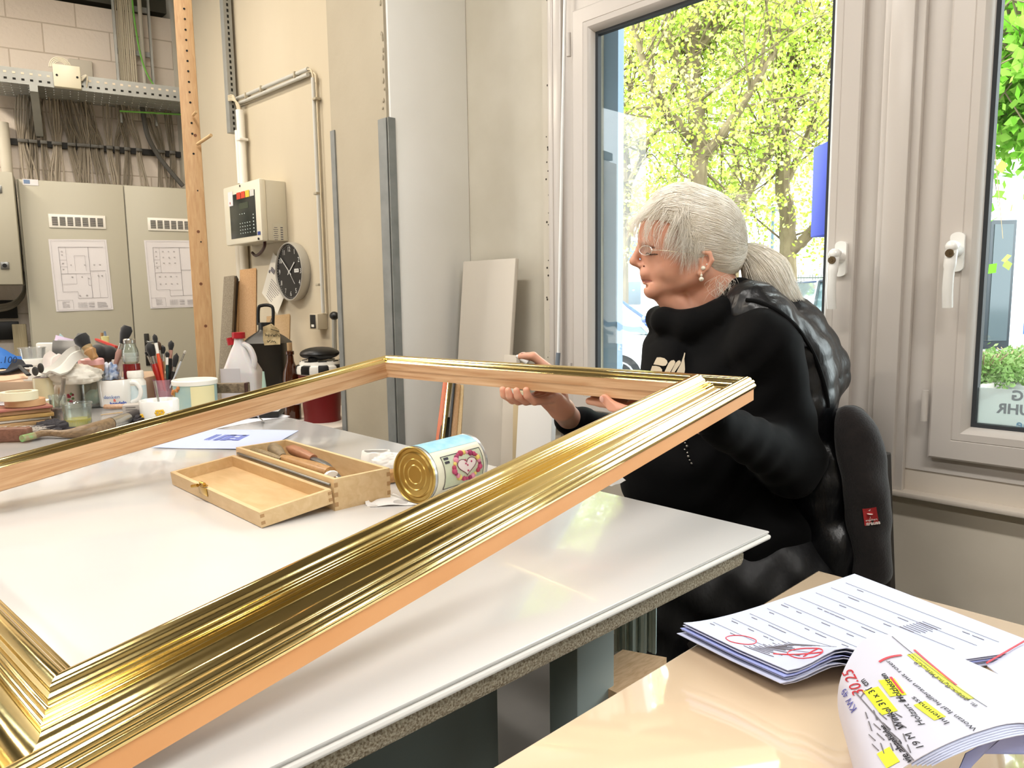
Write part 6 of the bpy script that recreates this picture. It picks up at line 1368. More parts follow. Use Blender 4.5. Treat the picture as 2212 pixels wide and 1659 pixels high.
hw = wood('tool_handle_oak', '#b98c58', '#8f683d', (16, 5, 16), .35); gw_ = wood('old_grey_wood', '#8d7a5c', '#665640', (16, 5, 16), .5); rw = wood('reddish_wood', '#a87453', '#8a5638', (16, 5, 16), .4)
tool('tool with a reddish wooden handle and steel blade at the back of the box', bx_(.17, .72, .048), bx_(.50, .62, .046), [.004, .010, .011, .0105, .0095, .008], rw, mat('dull_steel', '#77797a', .3, .8), [bx_(.66, .55, .045), bx_(.80, .47, .034), bx_(.90, .42, .032)], [.0075] * 6 + [.0065] * 5 + [.005] * 4 + [.002])
tool('tool with a dark grey-brown carved handle lying left in the box', bx_(.05, .60, .046), bx_(.36, .30, .047), [.006, .012, .013, .012, .009, .007], gw_, mat('dull_steel', '#77797a', .3, .8), [bx_(.46, .24, .044)], [.004, .004, .0035, .0035, .003, .003])
tool('honey coloured round handle crossing the front of the box', bx_(.38, .26, .046), bx_(.86, .22, .048), [.008, .010, .0105, .0115, .0125, .0125, .012], hw, m_wht, [bx_(.875, .22, .048)], [.012] * 5 + [.0105])
tool('dark patterned stick lying along the hinge side of the box', bx_(.06, .22, .044), bx_(.40, .20, .046), [.006, .008, .008, .007, .005], wood('patterned_stick', '#a08a62', '#4c3c28', (60, 60, 60), .5))
tool('pale wooden stick low in the box under the honey handle', bx_(.55, .32, .014), bx_(.95, .30, .013), [.005, .007, .007, .006, .005], hw)
tool('reddish stick low in the box beside the far end', bx_(.60, .50, .013), bx_(.94, .52, .013), [.005, .007, .007, .006, .005], rw)
# cloth, wooden block and paper near the tin
rag = thing('white_cloth', 'folded white cotton cloth with an opening like a bag behind the tin', 'cloth', tz(830, 1010))
rm = MB(); rq = tz(812, 1006); RM = at(rq); ring_ = []
for i in range(33):
    a = 2 * PI * i / 32; ring_.append((RM @ Vector((.026 * math.cos(a) * (1 + .15 * math.sin(3 * a)), .022 * math.sin(a) * (1 + .2 * math.cos(2 * a)), 0)), a))
gg = []
for p_, a in ring_: gg.append([p_ + UZ * .002, p_ * 1 + (p_ - rq) * .10 + UZ * .012, p_ + UZ * (.026 + .004 * math.sin(3 * a)), p_ - (p_ - rq) * .12 + UZ * .030])
m_cot = mat('white_cotton', '#dedad5', .95, bump=(120, .3, .001)); rm.sheet(gg, .0022); rm.build('opening', m_cot, rag)
crumple('fold_', 'x', 'x', tz(848, 1010), .036, .022, .018, m_cot, 21, .35); fo = bpy.data.objects['fold_']; fo.name = 'folded_part'
Wi = WM[rag.name].inverted(); fo.data.transform(Wi @ fo.matrix_basis); fo.matrix_basis = Matrix.Identity(4); fo.parent = rag
for k_ in ('label', 'category'): del fo[k_]
q0 = tz(826, 1048); q1 = tz(870, 1042)
tag(MB().box(((q1 - q0).length / 2 + .0, .012, .012), ((q1 - q0).length + .03, .03, .020), M=frame_mat(q0, q1 - q0, z=UZ), bev=.003).build('wooden_block', hw), 'small oak block between the tool box and the tin', 'block')
flatsheet('tissue', 'thin white tissue slip sticking out from under the tin', 'tissue', [tz(790, 1092) + UZ * .001, tz(800, 1096) + UZ * .001, tz(900, 1092) + UZ * .001, tz(850, 1068) + UZ * .001], mat('tissue_white', '#e4e0dc', .8), .0012, .0005, 14)
tag(MB().sheet([[tz(786, 1078) + UZ * .014, tz(799, 1088) + UZ * .003], [tz(790, 1092) + UZ * .001, tz(812, 1090) + UZ * .001]], .0005).build('tissue', mat('tissue_white', '#e4e0dc', .8)), 'curled white tissue corner beside the tool box', 'tissue')
flatsheet('paper_scrap', 'torn pale paper scrap at the bench edge before the sitter', 'paper', [tz(1304, 1045) + UZ * .001, tz(1322, 1052) + UZ * .001, tz(1352, 1040) + UZ * .0012, tz(1330, 1018) + UZ * .0012], mat('scrap_grey', '#b9b7b5', .8), .0008, .0005, 15)
# ---- the tin lying on its side
dt = depth_of(tz(905, 1096)) + .02
cl0 = P(893, 1032, dt); rt = S(125, dt) / 2 * .985
cl0.z = T + rt + .0002
p_r = P(1003, 994, dt + .10); ax = p_r - cl0; ax.z = 0; ax.normalize()
Lt = .136
TNM = frame_mat(cl0, UZ.cross(ax), z=ax)       # local z along the tin
tin = thing('tin_can', 'tin lying on its side with a gold base and a floral blue label', 'tin', M=TNM)
MB().lathe([(0, .0035), (rt * .30, .0035), (rt * .33, .0022), (rt * .36, .0035), (rt * .52, .0035), (rt * .55, .002), (rt * .58, .0035), (rt * .74, .0035), (rt * .78, .0020), (rt * .83, .0040), (rt * .93, .0040), (rt * .955, 0), (rt * .985, -.001), (rt * 1.01, 0), (rt * 1.012, .003), (rt * .985, .0045)], TNM, 72, close=False).build('gold_base', mat('gold_lacquered_tin', '#b89a55', .28, .85, bump=(9, .1, .001)), tin)
MB().lathe([(rt * .985, .0045), (rt * .985, Lt - .004)], TNM, 72, close=False).build('tin_body', mat('tin_silver', '#c5c6c4', .25, .7), tin)
MB().lathe([(rt * .985, Lt - .004), (rt * 1.015, Lt - .003), (rt * 1.015, Lt), (rt * .97, Lt), (rt * .96, Lt - .006), (0, Lt - .006)], TNM, 72, close=False).build('top_rim', mat('tin_silver', '#c5c6c4', .25, .7), tin)
def wrap(name, m, a0, a1, z0, z1, lift, n=24):
    """patch of label: angle measured from straight up, + towards the camera side"""
    vs = []; up_ = (TNM.to_3x3().inverted() @ UZ); cam_ = TNM.to_3x3().inverted() @ (-(Vector(CF) - ax * Vector(CF).dot(ax))); cam_.z = 0; cam_ = (cam_ - up_ * cam_.dot(up_)).normalized()
    g = []
    for i in range(n + 1):
        a = a0 + (a1 - a0) * i / n; dirv = up_ * math.cos(a) + cam_ * math.sin(a); g.append([TNM @ (dirv * (rt * .985 + lift) + Vector((0, 0, z))) for z in (z0, z1)])
    return MB().sheet(g, .0003).build(name, m, tin)
def tinpt(a, z, lift=.0022):
    up_ = (TNM.to_3x3().inverted() @ UZ); cam_ = TNM.to_3x3().inverted() @ (-(Vector(CF) - ax * Vector(CF).dot(ax))); cam_.z = 0; cam_ = (cam_ - up_ * cam_.dot(up_)).normalized()
    return TNM @ ((up_ * math.cos(a) + cam_ * math.sin(a)) * (rt * .985 + lift) + Vector((0, 0, z)))
wrap('label_base', mat('label_cream', '#d9d5bf', .35), -2.6, 2.6, .010, Lt - .006, .0006, 48)
wrap('label_blue', mat('label_sky_blue', '#86bdd4', .35, noise=(70, '#a4cfdd', 3, .2)), -1.3, .62, .010, Lt - .006, .0010)
wrap('picture_field', mat('picture_green', '#a9b79a', .4, noise=(30, '#c9cbb0', 4, .2)), .92, 2.1, .028, Lt - .012, .0010)
fr_ = MB()
for a_, b_ in (((.90, .026), (.90, Lt - .012)), ((2.1, .026), (2.1, Lt - .012))): fr_.tube([tinpt(a_[0], a_[1], .0014), tinpt(b_[0], b_[1], .0014)], .0006, 4)
for z_ in (.026, Lt - .012): fr_.tube([tinpt(.9 + 1.2 * i / 10, z_, .0014) for i in range(11)], .0006, 4)
fr_.build('picture_frame_line', m_ink2, tin)
cz0 = Lt * .60; ca0 = 1.42
hs = []
for i in range(28):
    t_ = 2 * PI * i / 28; hx = 16 * math.sin(t_) ** 3; hy = 13 * math.cos(t_) - 5 * math.cos(2 * t_) - 2 * math.cos(3 * t_) - math.cos(4 * t_)
    hs.append((ca0 - (hy) * .021, cz0 + hx * .00150))
mbh = MB(); vs = [tuple(tinpt(a_, z_, .0018)) for a_, z_ in hs] + [tuple(tinpt(ca0, cz0, .0024))]; mbh.add(vs, [(i, (i + 1) % 28, 28) for i in range(28)]); mbh.build('heart_panel', mat('heart_pale', '#e0d3cf', .4), tin)
MB().tube([tinpt(a_, z_, .002) for a_, z_ in hs + hs[:1]], .0007, 4).build('heart_outline', mat('plum_line', '#6d3c46', .5), tin)
for i in range(26):
    t_ = 2 * PI * i / 26; a_ = ca0 + .48 * math.cos(t_) + .02 * math.sin(7 * i); z_ = cz0 + .032 * math.sin(t_) * (1 + .06 * math.cos(5 * i))
    c_ = tinpt(a_, z_, .0016); colr = ['#b5476b', '#8f2f57', '#d58aa0', '#d9c26a', '#a83c56'][i % 5]
    MB().ell(c_, (.0034 + .001 * (i % 3)), seg=8, rings=5).build('printed_rose', mat('rose' + colr, colr, .5), tin)
for k in range(5): MB().ell(tinpt(ca0 + rnd(-.2, .2), cz0 + rnd(-.012, .012), .0024), (.0018), seg=6, rings=4).build('heart_flower', mat('rose#b5476b', '#b5476b', .5), tin)
for k in range(2): MB().box((0, 0, 0), (.010, .004, .002), M=frame_mat(tinpt(1.0 + .14 * k, .036, .0014), ax, z=tinpt(1.0 + .14 * k, .036, .01) - tinpt(1.0 + .14 * k, .036, 0))).build('dark_print', m_ink2, tin)
# ================================================================== PAPERS ON THE SIDE TABLE
m_pw1 = mat('print_paper', '#b6bbd2', .7); m_pb = mat('paper_underside_lit_blue', '#97a1d6', .7); m_redp = mat('red_pen', '#d43b46', .6); m_hi = mat('yellow_marker', '#dfe629', .6); m_pen = mat('blue_ballpoint', '#6a6ec0', .6)  # paper underside: the blue light on it is put into the colour
def bil(c4, u, v, lift=0): a, b, c, d_ = c4; return a.lerp(b, u).lerp(d_.lerp(c, u), v) + UZ * lift
def line(mb, f, u0, v0, u1, v1, r=.0004, n=6): mb.tube([f(u0 + (u1 - u0) * i / n, v0 + (v1 - v0) * i / n) for i in range(n + 1)], r, 4)
# big sheaf lying flat, its near edge wavy: corners left, top, right, bottom (photo points)
qc = [tz(1476, 1386), tz(1848, 1256), tz(2246, 1395), tz(1690, 1478)]
qc = [tz(1476, 1386), tz(1845, 1256), tz(2262, 1420), tz(1700, 1500)]
so = thing('paper_sheaf', 'sheaf of printed forms with red circled notes lying on the tan table', 'papers', (qc[0] + qc[2]) / 2)
def wave(u, v): return .016 * math.exp(-((u - 1.0) / .25) ** 2) * 0 + .026 * max(0, v - .55) * math.exp(-((u - .20) / .13) ** 2) * 2.0 + .010 * (1 - u) ** 6
for k in range(6):
    g = [[bil(qc, u / 24, v / 16, .0012 + .0016 * k + wave(u / 24, v / 16) * (.75 + .05 * k)) - (qc[1] - qc[0]).normalized() * .0022 * (5 - k) * (1 if k % 2 else .4) for v in range(17)] for u in range(25)]
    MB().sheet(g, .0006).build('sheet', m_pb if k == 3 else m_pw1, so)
def fS(u, v): return bil(qc, u, v, .0012 + .0016 * 5 + wave(u, v) + .0007)
def fT(u, v): return fS(v, u)
pr = MB(); rs = random.Random(4)
for k in range(9):
    v = .12 + .095 * k; line(pr, fT, .06, v, .90, v + .01, .0002, 24)
for k in range(46):
    u, v = rs.uniform(.06, .85), rs.choice([.10 + .095 * i for i in range(9)]); line(pr, fT, u, v, u + rs.uniform(.03, .06), v + .001, .00035, 2)
for k in range(14): line(pr, fT, .50 + .02 * (k % 3), .05 + .014 * k, .50 + rs.uniform(.10, .28), .05 + .014 * k, .00035, 6)
for k in range(8): line(pr, fT, .60, .70 + .016 * k, .60 + rs.uniform(.06, .12), .70 + .016 * k, .0003, 3)
pr.build('printed_lines', m_ink, so)
for (cu, cv, ru, rv) in ((.085, .40, .055, .085), (.125, .86, .04, .11)):
    MB().tube([fS(cu + ru * math.cos(a) * (1 + .03 * math.sin(5 * a)), cv + rv * math.sin(a)) for a in [2 * PI * i / 22 for i in range(24)]], .0005, 4).build('red_circle', m_redp, so)
for q_ in ((.07, .72, .14, .96), (.10, .90, .165, .88)): rc = MB(); line(rc, fS, *q_, .0006); rc.build('red_stroke', m_redp, so)
# grey-blue sheets under it to the right, with a red edge
q2 = [tz(2130, 1470), tz(2215, 1418), tz(2330, 1440), tz(2240, 1560)]
o = flatsheet('paper_sheet', 'grey-blue sheet with a red edge at the right edge of the tan table', 'paper', [q + UZ * .014 for q in q2], m_pw1, .0005, .0008, 31)
tag(MB().tube([bil(q2, u / 5, -.01, .016) for u in range(6)], .0008, 5).build('red_strip', m_redp), 'thin red strip along the edge of the grey-blue sheet', 'strip')
# the curled handful of sheets in the foreground
co_ = thing('curled_papers', 'curled stack of marked-up printouts arching over the tan table', 'papers', tz(2020, 1640))
def roll_(u, v, k=0, lift=0):
    A = [tz(1850, 1640) + UZ * .002, PZ(1812, 1540, T + .035), PZ(1822, 1450, T + .065), PZ(1880, 1374, T + .077), PZ(1985, 1385, T + .074), PZ(2100, 1432, T + .062), PZ(2270, 1510, T + .045)]
    B = [tz(1890, 1860) + UZ * .002, PZ(1880, 1780, T + .02), PZ(1905, 1700, T + .042), PZ(1990, 1635, T + .058), PZ(2110, 1582, T + .062), PZ(2220, 1562, T + .056), PZ(2380, 1600, T + .04)]
    def cr_(tb, u):
        x = min(u, .9999) * (len(tb) - 1); i = int(x); t = x - i; p = [tb[max(i - 1, 0)], tb[i], tb[i + 1], tb[min(i + 2, len(tb) - 1)]]
        return .5 * ((2 * p[1]) + (p[2] - p[0]) * t + (2 * p[0] - 5 * p[1] + 4 * p[2] - p[3]) * t * t + (3 * p[1] - p[0] - 3 * p[2] + p[3]) * t ** 3)
    q = cr_(A, u).lerp(cr_(B, u), v); return q + UZ * lift
def fC(u, v, lift=.0008):
    e = .01; a = roll_(min(u + e, 1), v) - roll_(max(u - e, 0), v); b = roll_(u, min(v + e, 1)) - roll_(u, max(v - e, 0)); n = a.cross(b).normalized()
    n = n if n.dot(Vector(CAM) - roll_(u, v)) > 0 else -n
    return roll_(u, v) + n * lift
MB().sheet([[roll_(u / 26, v / 14) for v in range(15)] for u in range(27)], .0006).build('marked_sheet', mat('curl_paper', '#bcbbc8', .6), co_)
for k in range(1, 6):
    MB().sheet([[roll_(.45 + .55 * u / 14, v / 10, 0, -.0022 * k * (u / 14) - .0006) + Vector(CR) * .003 * k for v in range(11)] for u in range(15)], .0005).build('sheet', m_pw1, co_)
bl = [PZ(2030, 1760, T + .012), PZ(2085, 1640, T + .034), PZ(2215, 1568, T + .048), PZ(2430, 1590, T + .034)]
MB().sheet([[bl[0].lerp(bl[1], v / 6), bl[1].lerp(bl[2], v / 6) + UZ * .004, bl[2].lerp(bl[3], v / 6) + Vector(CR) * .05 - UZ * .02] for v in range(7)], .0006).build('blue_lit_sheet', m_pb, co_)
def ctext(s, size, u, v, d, m, bold=.0, sx=1.0):
    """text lying on the curl centred at u/v, reading along the direction d"""
    o = text_mesh('handwriting' if m in (m_redp, m_pen) else 'printed_text', s, size, Matrix.Identity(4), m, None, bold=bold, sx=sx, ext=.00005)
    Mi = WM[co_.name].inverted(); c = roll_(u, v); ju = (roll_(min(u + .02, 1), v) - c) / .02; jv = (roll_(u, min(v + .02, 1)) - c) / .02
    n = (fC(u, v, .002) - fC(u, v, .001)).normalized(); d = (d - n * d.dot(n)).normalized(); up = n.cross(d); J = np.array([list(ju), list(jv)]).T; Ji = np.linalg.pinv(J)
    for p_ in o.data.vertices:
        e = Ji @ np.array(d * p_.co.x + up * p_.co.y); p_.co = Mi @ fC(min(max(u + e[0], 0), 1), min(max(v + e[1], 0), 1), .0009)
    o.parent = co_; WM[o.name] = WM[co_.name]; return o
UVT = []
for i in range(60):
    for j in range(40):
        q = roll_(i / 59, j / 39) - Vector(CAM); d = q.dot(Vector(CF)); UVT.append((CX + FPX * q.dot(Vector(CR)) / d, CY - FPX * q.dot(Vector(CU)) / d, i / 59, j / 39))
UVT = np.array(UVT)
def uvat(px, py): k = np.argmin((UVT[:, 0] - px) ** 2 + (UVT[:, 1] - py) ** 2); return float(UVT[k, 2]), float(UVT[k, 3])
def strip(px0, py0, px1, py1, w, m, name, lift=.0006, n=8):
    a, b = uvat(px0, py0), uvat(px1, py1); g = []
    for i in range(n + 1):
        t = i / n; u, v = a[0] + (b[0] - a[0]) * t, a[1] + (b[1] - a[1]) * t; c = fC(u, v, lift); d = (fC(min(b[0], 1), min(b[1], 1), lift) - fC(a[0], a[1], lift)).normalized(); nn = (fC(u, v, lift + .001) - c).normalized(); s_ = d.cross(nn)
        g.append([c - s_ * w / 2, c + s_ * w / 2])
    MB().sheet(g, .0002).build(name, m, co_)
for a in ((1967, 1415, 2092, 1512, .008), (1914, 1472, 1938, 1502, .011), (1882, 1492, 1922, 1542, .011), (1985, 1520, 2032, 1552, .010), (1908, 1625, 1925, 1655, .009)): strip(*a, m_hi, 'yellow_highlight')
for a in ((1972, 1408, 2066, 1482, .0018), (1920, 1463, 1955, 1498, .0018), (1897, 1432, 1948, 1416, .0016)): strip(*a, m_redp, 'red_line', .0010)
for a in ((1848, 1494, 1985, 1660, .0008), (1930, 1375, 2130, 1530, .0006), (1862, 1510, 1872, 1490, .0006)): strip(*a, m_ink, 'ruled_line', .0008)
for s_, sz_, px, py, px2, py2, m_, bo in (('30.25', .015, 1836, 1455, 1858, 1495, m_redp, 0), ('KW 49', .010, 1828, 1500, 1845, 1530, m_pen, 0), ('Winkel 31 x 31 cm', .0085, 1884, 1492, 1922, 1545, m_ink2, .0001), ('Holzleisten', .0085, 1912, 1468, 1942, 1500, m_ink2, .0001), ('Wotan Ital hellbraun mit roter', .0078, 1965, 1470, 2055, 1540, m_ink2, 0),
        ('Bl. 305 x 8 m Anz. 19', .0070, 2005, 1450, 2085, 1515, m_ink, 0), ('Innenmass', .0085, 1990, 1520, 2030, 1550, m_ink2, 0), ('Holzart in', .0085, 1942, 1500, 2000, 1570, m_ink2, 0), ('19 M', .009, 1965, 1590, 1992, 1615, m_ink2, 0), ('wie abgebildet', .0080, 1915, 1580, 1960, 1640, m_ink2, .0001), ('Einrahmung mit Passepartout', .0055, 1975, 1425, 2085, 1508, m_ink2, 0)):
    a, b = uvat(px, py), uvat(px2, py2); A_, B_ = roll_(*a), roll_(*b); u, v = (a[0] + b[0]) / 2, (a[1] + b[1]) / 2
    ctext(s_, sz_ * .78, u, v, A_ - B_, m_, bo)
fl2_ = MB()
for k in range(20):
    px = 1868 + (k % 5) * 16 + k * 1.2; py = 1538 + (k // 5) * 24; a, b = uvat(px, py), uvat(px + 11, py + 15); fl2_.tube([fC(a[0] + (b[0] - a[0]) * i / 3, a[1] + (b[1] - a[1]) * i / 3, .0008) for i in range(4)], .0004, 4)
fl2_.build('small_print', m_ink, co_)
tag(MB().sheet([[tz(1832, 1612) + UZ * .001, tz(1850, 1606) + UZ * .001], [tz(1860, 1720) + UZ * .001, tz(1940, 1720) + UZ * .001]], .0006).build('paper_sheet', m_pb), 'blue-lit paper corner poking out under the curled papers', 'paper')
# things between the two tables
wsx = P(1340, 1440, 1.33)
stl = thing('wooden_stool', 'solid light wooden block stool between the two tables', 'stool', Vector((wsx.x, wsx.y, 0)))
sp0 = [P(1257, 1470, 1.12), P(1342, 1404, 1.36), P(1435, 1416, 1.38), P(1420, 1500, 1.12)]
zt8 = .60
tp = [PZ(1257, 1460, zt8), PZ(1345, 1403, zt8), PZ(1440, 1420, zt8), PZ(1400, 1530, zt8)]
MB().add([tuple(q) for q in tp] + [tuple(q - UZ * .06) for q in tp], [(0, 1, 2, 3), (7, 6, 5, 4)] + [(i, (i + 1) % 4, 4 + (i + 1) % 4, 4 + i) for i in range(4)]).build('seat', wood('ash_end_grain', '#e2c09a', '#c39c74', (5, 22, 5), .6), stl)
for q in tp:
    c = sum(tp, Vector()) / 4; e = q.lerp(c, .2); MB().box((e.x, e.y, (zt8 - .06) / 2), (.035, .035, zt8 - .06)).build('leg', wood('ash_end_grain', '#e2c09a', '#c39c74', (5, 22, 5), .6), stl)
rgp = P(1375, 1380, 1.22)
rg2 = MB(); rs = random.Random(6); m_towel = mat('grey_green_towel', '#b4c6c6', .95, bump=(200, .5, .002))
tpz = T - .045; hx0, hx1 = P(1330, 1340, 1.16), P(1415, 1320, 1.16)
g = []
for i in range(41):
    a = hx0.lerp(hx1, i / 40); w_ = .0045 * math.sin(i * .62) + .002 * math.sin(i * 1.4); g.append([Vector((a.x, a.y, tpz)) + FHv0 * (w_ + .004 * j) - UZ * (.022 * j) for j in range(9)] if False else [Vector((a.x, a.y, tpz)) + Vector(_Fh) * (w_ * (1 + .1 * j)) - UZ * (.026 * j) for j in range(8)])
tag(MB().sheet(g, .004).build('towel', m_towel), 'grey-green towel hanging under the bench edge', 'towel')
# ================================================================== THE SITTER
FHv = Vector(_Fh); R0v = Vector(_R0); D0 = 1.60; PXM = D0 * 1.012 / FPX
def H(px, py, df=0.0):
    """point of the sitter: photo point on the upright plane at distance D0 + df"""
    return PL(px, py, _Fh, D0 + df)
AX = np.array([_R0, _Fh, [0, 0, 1]])                # rows: right, away, up
def cap(a, b, ra, rb=None): return ('c', np.array(a), np.array(b), ra, ra if rb is None else rb)
def elp(c, r, rot=0.0, yaw=0.0, tilt=0.0):
    """ellipsoid with radii right/away/up, rot = turn in the picture plane (deg, clockwise), yaw about up"""
    a, b_, t_ = math.radians(rot), math.radians(yaw), math.radians(tilt)
    Rm = np.array([[math.cos(a), 0, -math.sin(a)], [0, 1, 0], [math.sin(a), 0, math.cos(a)]]) @ np.array([[math.cos(b_), math.sin(b_), 0], [-math.sin(b_), math.cos(b_), 0], [0, 0, 1]]) @ np.array([[1, 0, 0], [0, math.cos(t_), math.sin(t_)], [0, -math.sin(t_), math.cos(t_)]])
    return ('e', np.array(c), np.array(r), Rm @ AX)
def pdist(p, X):
    if p[0] == 'c':
        _, a, b, ra, rb = p; ab = b - a; t = np.clip(((X - a) @ ab) / (ab @ ab), 0, 1); return np.linalg.norm(X - a - t[..., None] * ab, axis=-1) - (ra + (rb - ra) * t)
    _, c, r, Rm = p; q = (X - c) @ Rm.T; k0 = np.linalg.norm(q / r, axis=-1); k1 = np.linalg.norm(q / (r * r), axis=-1); return k0 * (k0 - 1) / np.maximum(k1, 1e-9)
def smin(a, b, k): h = np.clip(.5 + .5 * (b - a) / k, 0, 1); return b + (a - b) * h - k * h * (1 - h)
def field(prims, k, subs=(), disp=None):
    def f(X):
        d = None
        for p in prims:
            kk = k; q = p
            if isinstance(p[0], tuple): q, kk = p
            e = pdist(q, X); d = e if d is None else smin(d, e, kk)
        for p, kk in subs: d = -smin(-d, pdist(p, X), kk)
        if disp is not None: d = d + disp(X)
        return d
    return f
def nets(f, lo, hi, h):
    """surface nets over a box"""
    lo = np.array(lo, float); n = np.ceil((np.array(hi) - lo) / h).astype(int) + 1
    g = [lo[i] + h * np.arange(n[i]) for i in range(3)]; V = np.empty(n, dtype=np.float32)
    for i in range(n[0]):
        X = np.stack(np.meshgrid([g[0][i]], g[1], g[2], indexing='ij'), -1)[0]; V[i] = f(X)
    V[0] = V[-1] = 1; V[:, 0] = V[:, -1] = 1; V[:, :, 0] = V[:, :, -1] = 1
    S_ = V < 0; m = n - 1; acc = np.zeros(tuple(m) + (3,), np.float32); cnt = np.zeros(tuple(m), np.int16)
    edges = []
    for ax_ in range(3):
        sl0 = [slice(None)] * 3; sl1 = [slice(None)] * 3; sl0[ax_] = slice(0, -1); sl1[ax_] = slice(1, None)
        a, b = V[tuple(sl0)], V[tuple(sl1)]; cr = (a < 0) != (b < 0); idx = np.argwhere(cr); va = a[cr]; vb = b[cr]; t = va / (va - vb)
        pos = idx.astype(np.float32); pos[:, ax_] += t; o1, o2 = [k for k in range(3) if k != ax_]
        for d1 in (0, 1):
            for d2 in (0, 1):
                c = idx.copy(); c[:, o1] -= d1; c[:, o2] -= d2; ok = (c[:, o1] >= 0) & (c[:, o2] >= 0) & (c[:, o1] < m[o1]) & (c[:, o2] < m[o2])
                np.add.at(acc, tuple(c[ok].T), pos[ok]); np.add.at(cnt, tuple(c[ok].T), 1)
        edges.append((ax_, o1, o2, idx, va < 0))
    act = cnt > 0; ids = -np.ones(tuple(m), np.int64); ids[act] = np.arange(act.sum()); P_ = acc[act] / cnt[act][:, None] * h + lo; F_ = []
    for ax_, o1, o2, idx, inside in edges:
        ok = (idx[:, o1] > 0) & (idx[:, o2] > 0) & (idx[:, o1] < m[o1]) & (idx[:, o2] < m[o2]); idx = idx[ok]; ins = inside[ok]
        q = []
        for d1, d2 in ((0, 0), (1, 0), (1, 1), (0, 1)): c = idx.copy(); c[:, o1] -= d1; c[:, o2] -= d2; q.append(ids[tuple(c.T)])
        q = np.stack(q, 1); q[ins] = q[ins][:, ::-1]; 
        if ax_ == 1: q = q[:, ::-1]
        F_.append(q)
    return P_.astype(float), np.concatenate(F_)
def skin(name, parts, m, parent, sm=2, n1=1):
    """parts: list of (field, lo, hi, voxel) joined in one mesh"""
    Vs, Fs, b = [], [], 0
    for f, lo, hi, h in parts:
        P_, Q = nets(f, lo, hi, h)
        for _ in range(sm if h > .003 else n1):      # light smoothing
            nb = np.zeros_like(P_); c = np.zeros(len(P_))
            for i in range(4):
                a, d = Q[:, i], Q[:, (i + 1) % 4]; np.add.at(nb, a, P_[d]); np.add.at(c, a, 1); np.add.at(nb, d, P_[a]); np.add.at(c, d, 1)
            P_ = P_ * .5 + .5 * nb / np.maximum(c, 1)[:, None]
        Vs.append(P_); Fs.append(Q + b); b += len(P_)
    V = np.concatenate(Vs); F_ = np.concatenate(Fs)
    if parent is not None: Mi = np.array(WM[parent.name].inverted()); V = V @ Mi[:3, :3].T + Mi[:3, 3]
    me = bpy.data.meshes.new(name); me.from_pydata(V.tolist(), [], F_.tolist()); me.materials.append(m); finish(me, 180)
    o = bpy.data.objects.new(name, me); COL.objects.link(o); o.parent = parent; WM[o.name] = WM[parent.name] if parent else Matrix.Identity(4); return o
def bounds(pts, r): a = np.array([list(p) for p in pts]); return a.min(0) - r, a.max(0) + r
def boxb(x0, x1, y0, y1, f0, f1, extra=(), r=.02): return bounds([H(x, y, f) for x in (x0, x1) for y in (y0, y1) for f in (f0, f1)] + list(extra), r)
U = PXM
m_skin = mat('skin', '#dca88e', .48, noise=(16, '#d3977d', 4, .3), subs=.25, bump=(160, .10, .001))
m_hair = mat('silver_blonde_hair', '#fffaf0', .35, spec=.7, noise=(40, '#ece4d4', 3, .2))
m_sweat = mat('black_sweatshirt', '#040405', .8, spec=.12, sheen=.03, bump=(40, .15, .003))
m_vest = mat('black_nylon', '#101013', .36, bump=(26, .55, .010), stretch=(1, 1, .45))
m_trous = mat('black_work_trousers', '#0e0e11', .55, bump=(18, .5, .012), stretch=(1, 1, .5))
per = thing('person', 'seated person with silver hair in a ponytail, black hoodie and vest, holding the gilded frame', 'person', Vector((H(1640, 1200).x, H(1640, 1200).y, 0)))
HN = -.075          # how far the near side of the face stands out
# ---- head, neck
k_ = .012
headp = [elp(H(1492, 502), (100 * U, .076, 92 * U), 8), elp(H(1434, 520), (54 * U, .066, 74 * U)), elp(H(1480, 545), (52 * U, .073, 50 * U)), elp(H(1440, 580), (50 * U, .054, 56 * U), -10), elp(H(1500, 575), (52 * U, .066, 52 * U)),
         cap(H(1506, 590, -.046), H(1418, 622, -.014), .026, .020), cap(H(1506, 590, .046), H(1418, 622, .014), .026, .020), cap(H(1408, 627, -.008), H(1408, 627, .008), .0175),
         cap(H(1446, 640, 0), H(1490, 684, 0), .030, .040), cap(H(1530, 600), H(1560, 720), .056, .062), elp(H(1452, 575, -.044), (30 * U, .020, 30 * U)), elp(H(1452, 575, .044), (30 * U, .020, 30 * U)),
         (cap(H(1387, 528), H(1368, 563), .0066, .0080), .008), (cap(H(1370, 566), H(1383, 573), .0080, .0076), .006), (cap(H(1384, 573, -.009), H(1391, 572, -.011), .0056, .0048), .004), (cap(H(1384, 573, .009), H(1391, 572, .011), .0056, .0048), .004),
         (cap(H(1397, 590, -.012), H(1397, 590, .012), .015), .008), (cap(H(1390, 602.5, -.010), H(1390, 602.5, .010), .0052), .004), (cap(H(1394, 610, -.009), H(1394, 610, .009), .0058), .004),
         (cap(H(1392, 519, -.010), H(1404, 520, -.040), .0075, .007), .010), (cap(H(1392, 519, .010), H(1404, 520, .040), .0075, .007), .010),
         (elp(H(1411, 543, -.031), (.0135, .0150, .0125)), .004), (elp(H(1411, 543, .031), (.0135, .015, .0125)), .004),
         (elp(H(1436, 562, -.036), (.020, .014, .014), 20), .012)]
subs_ = [(elp(H(1391, 540, -.026), (.008, .014, .010)), .010), (elp(H(1388, 606.5, -.02), (.020, .030, .0012), 6), .003), (elp(H(1384, 577, -.0075), (.005, .0035, .003)), .002), (elp(H(1396, 619, 0), (.005, .02, .004)), .006),
         (elp(H(1411, 535, -.046), (.014, .006, .0016), 6), .004)]
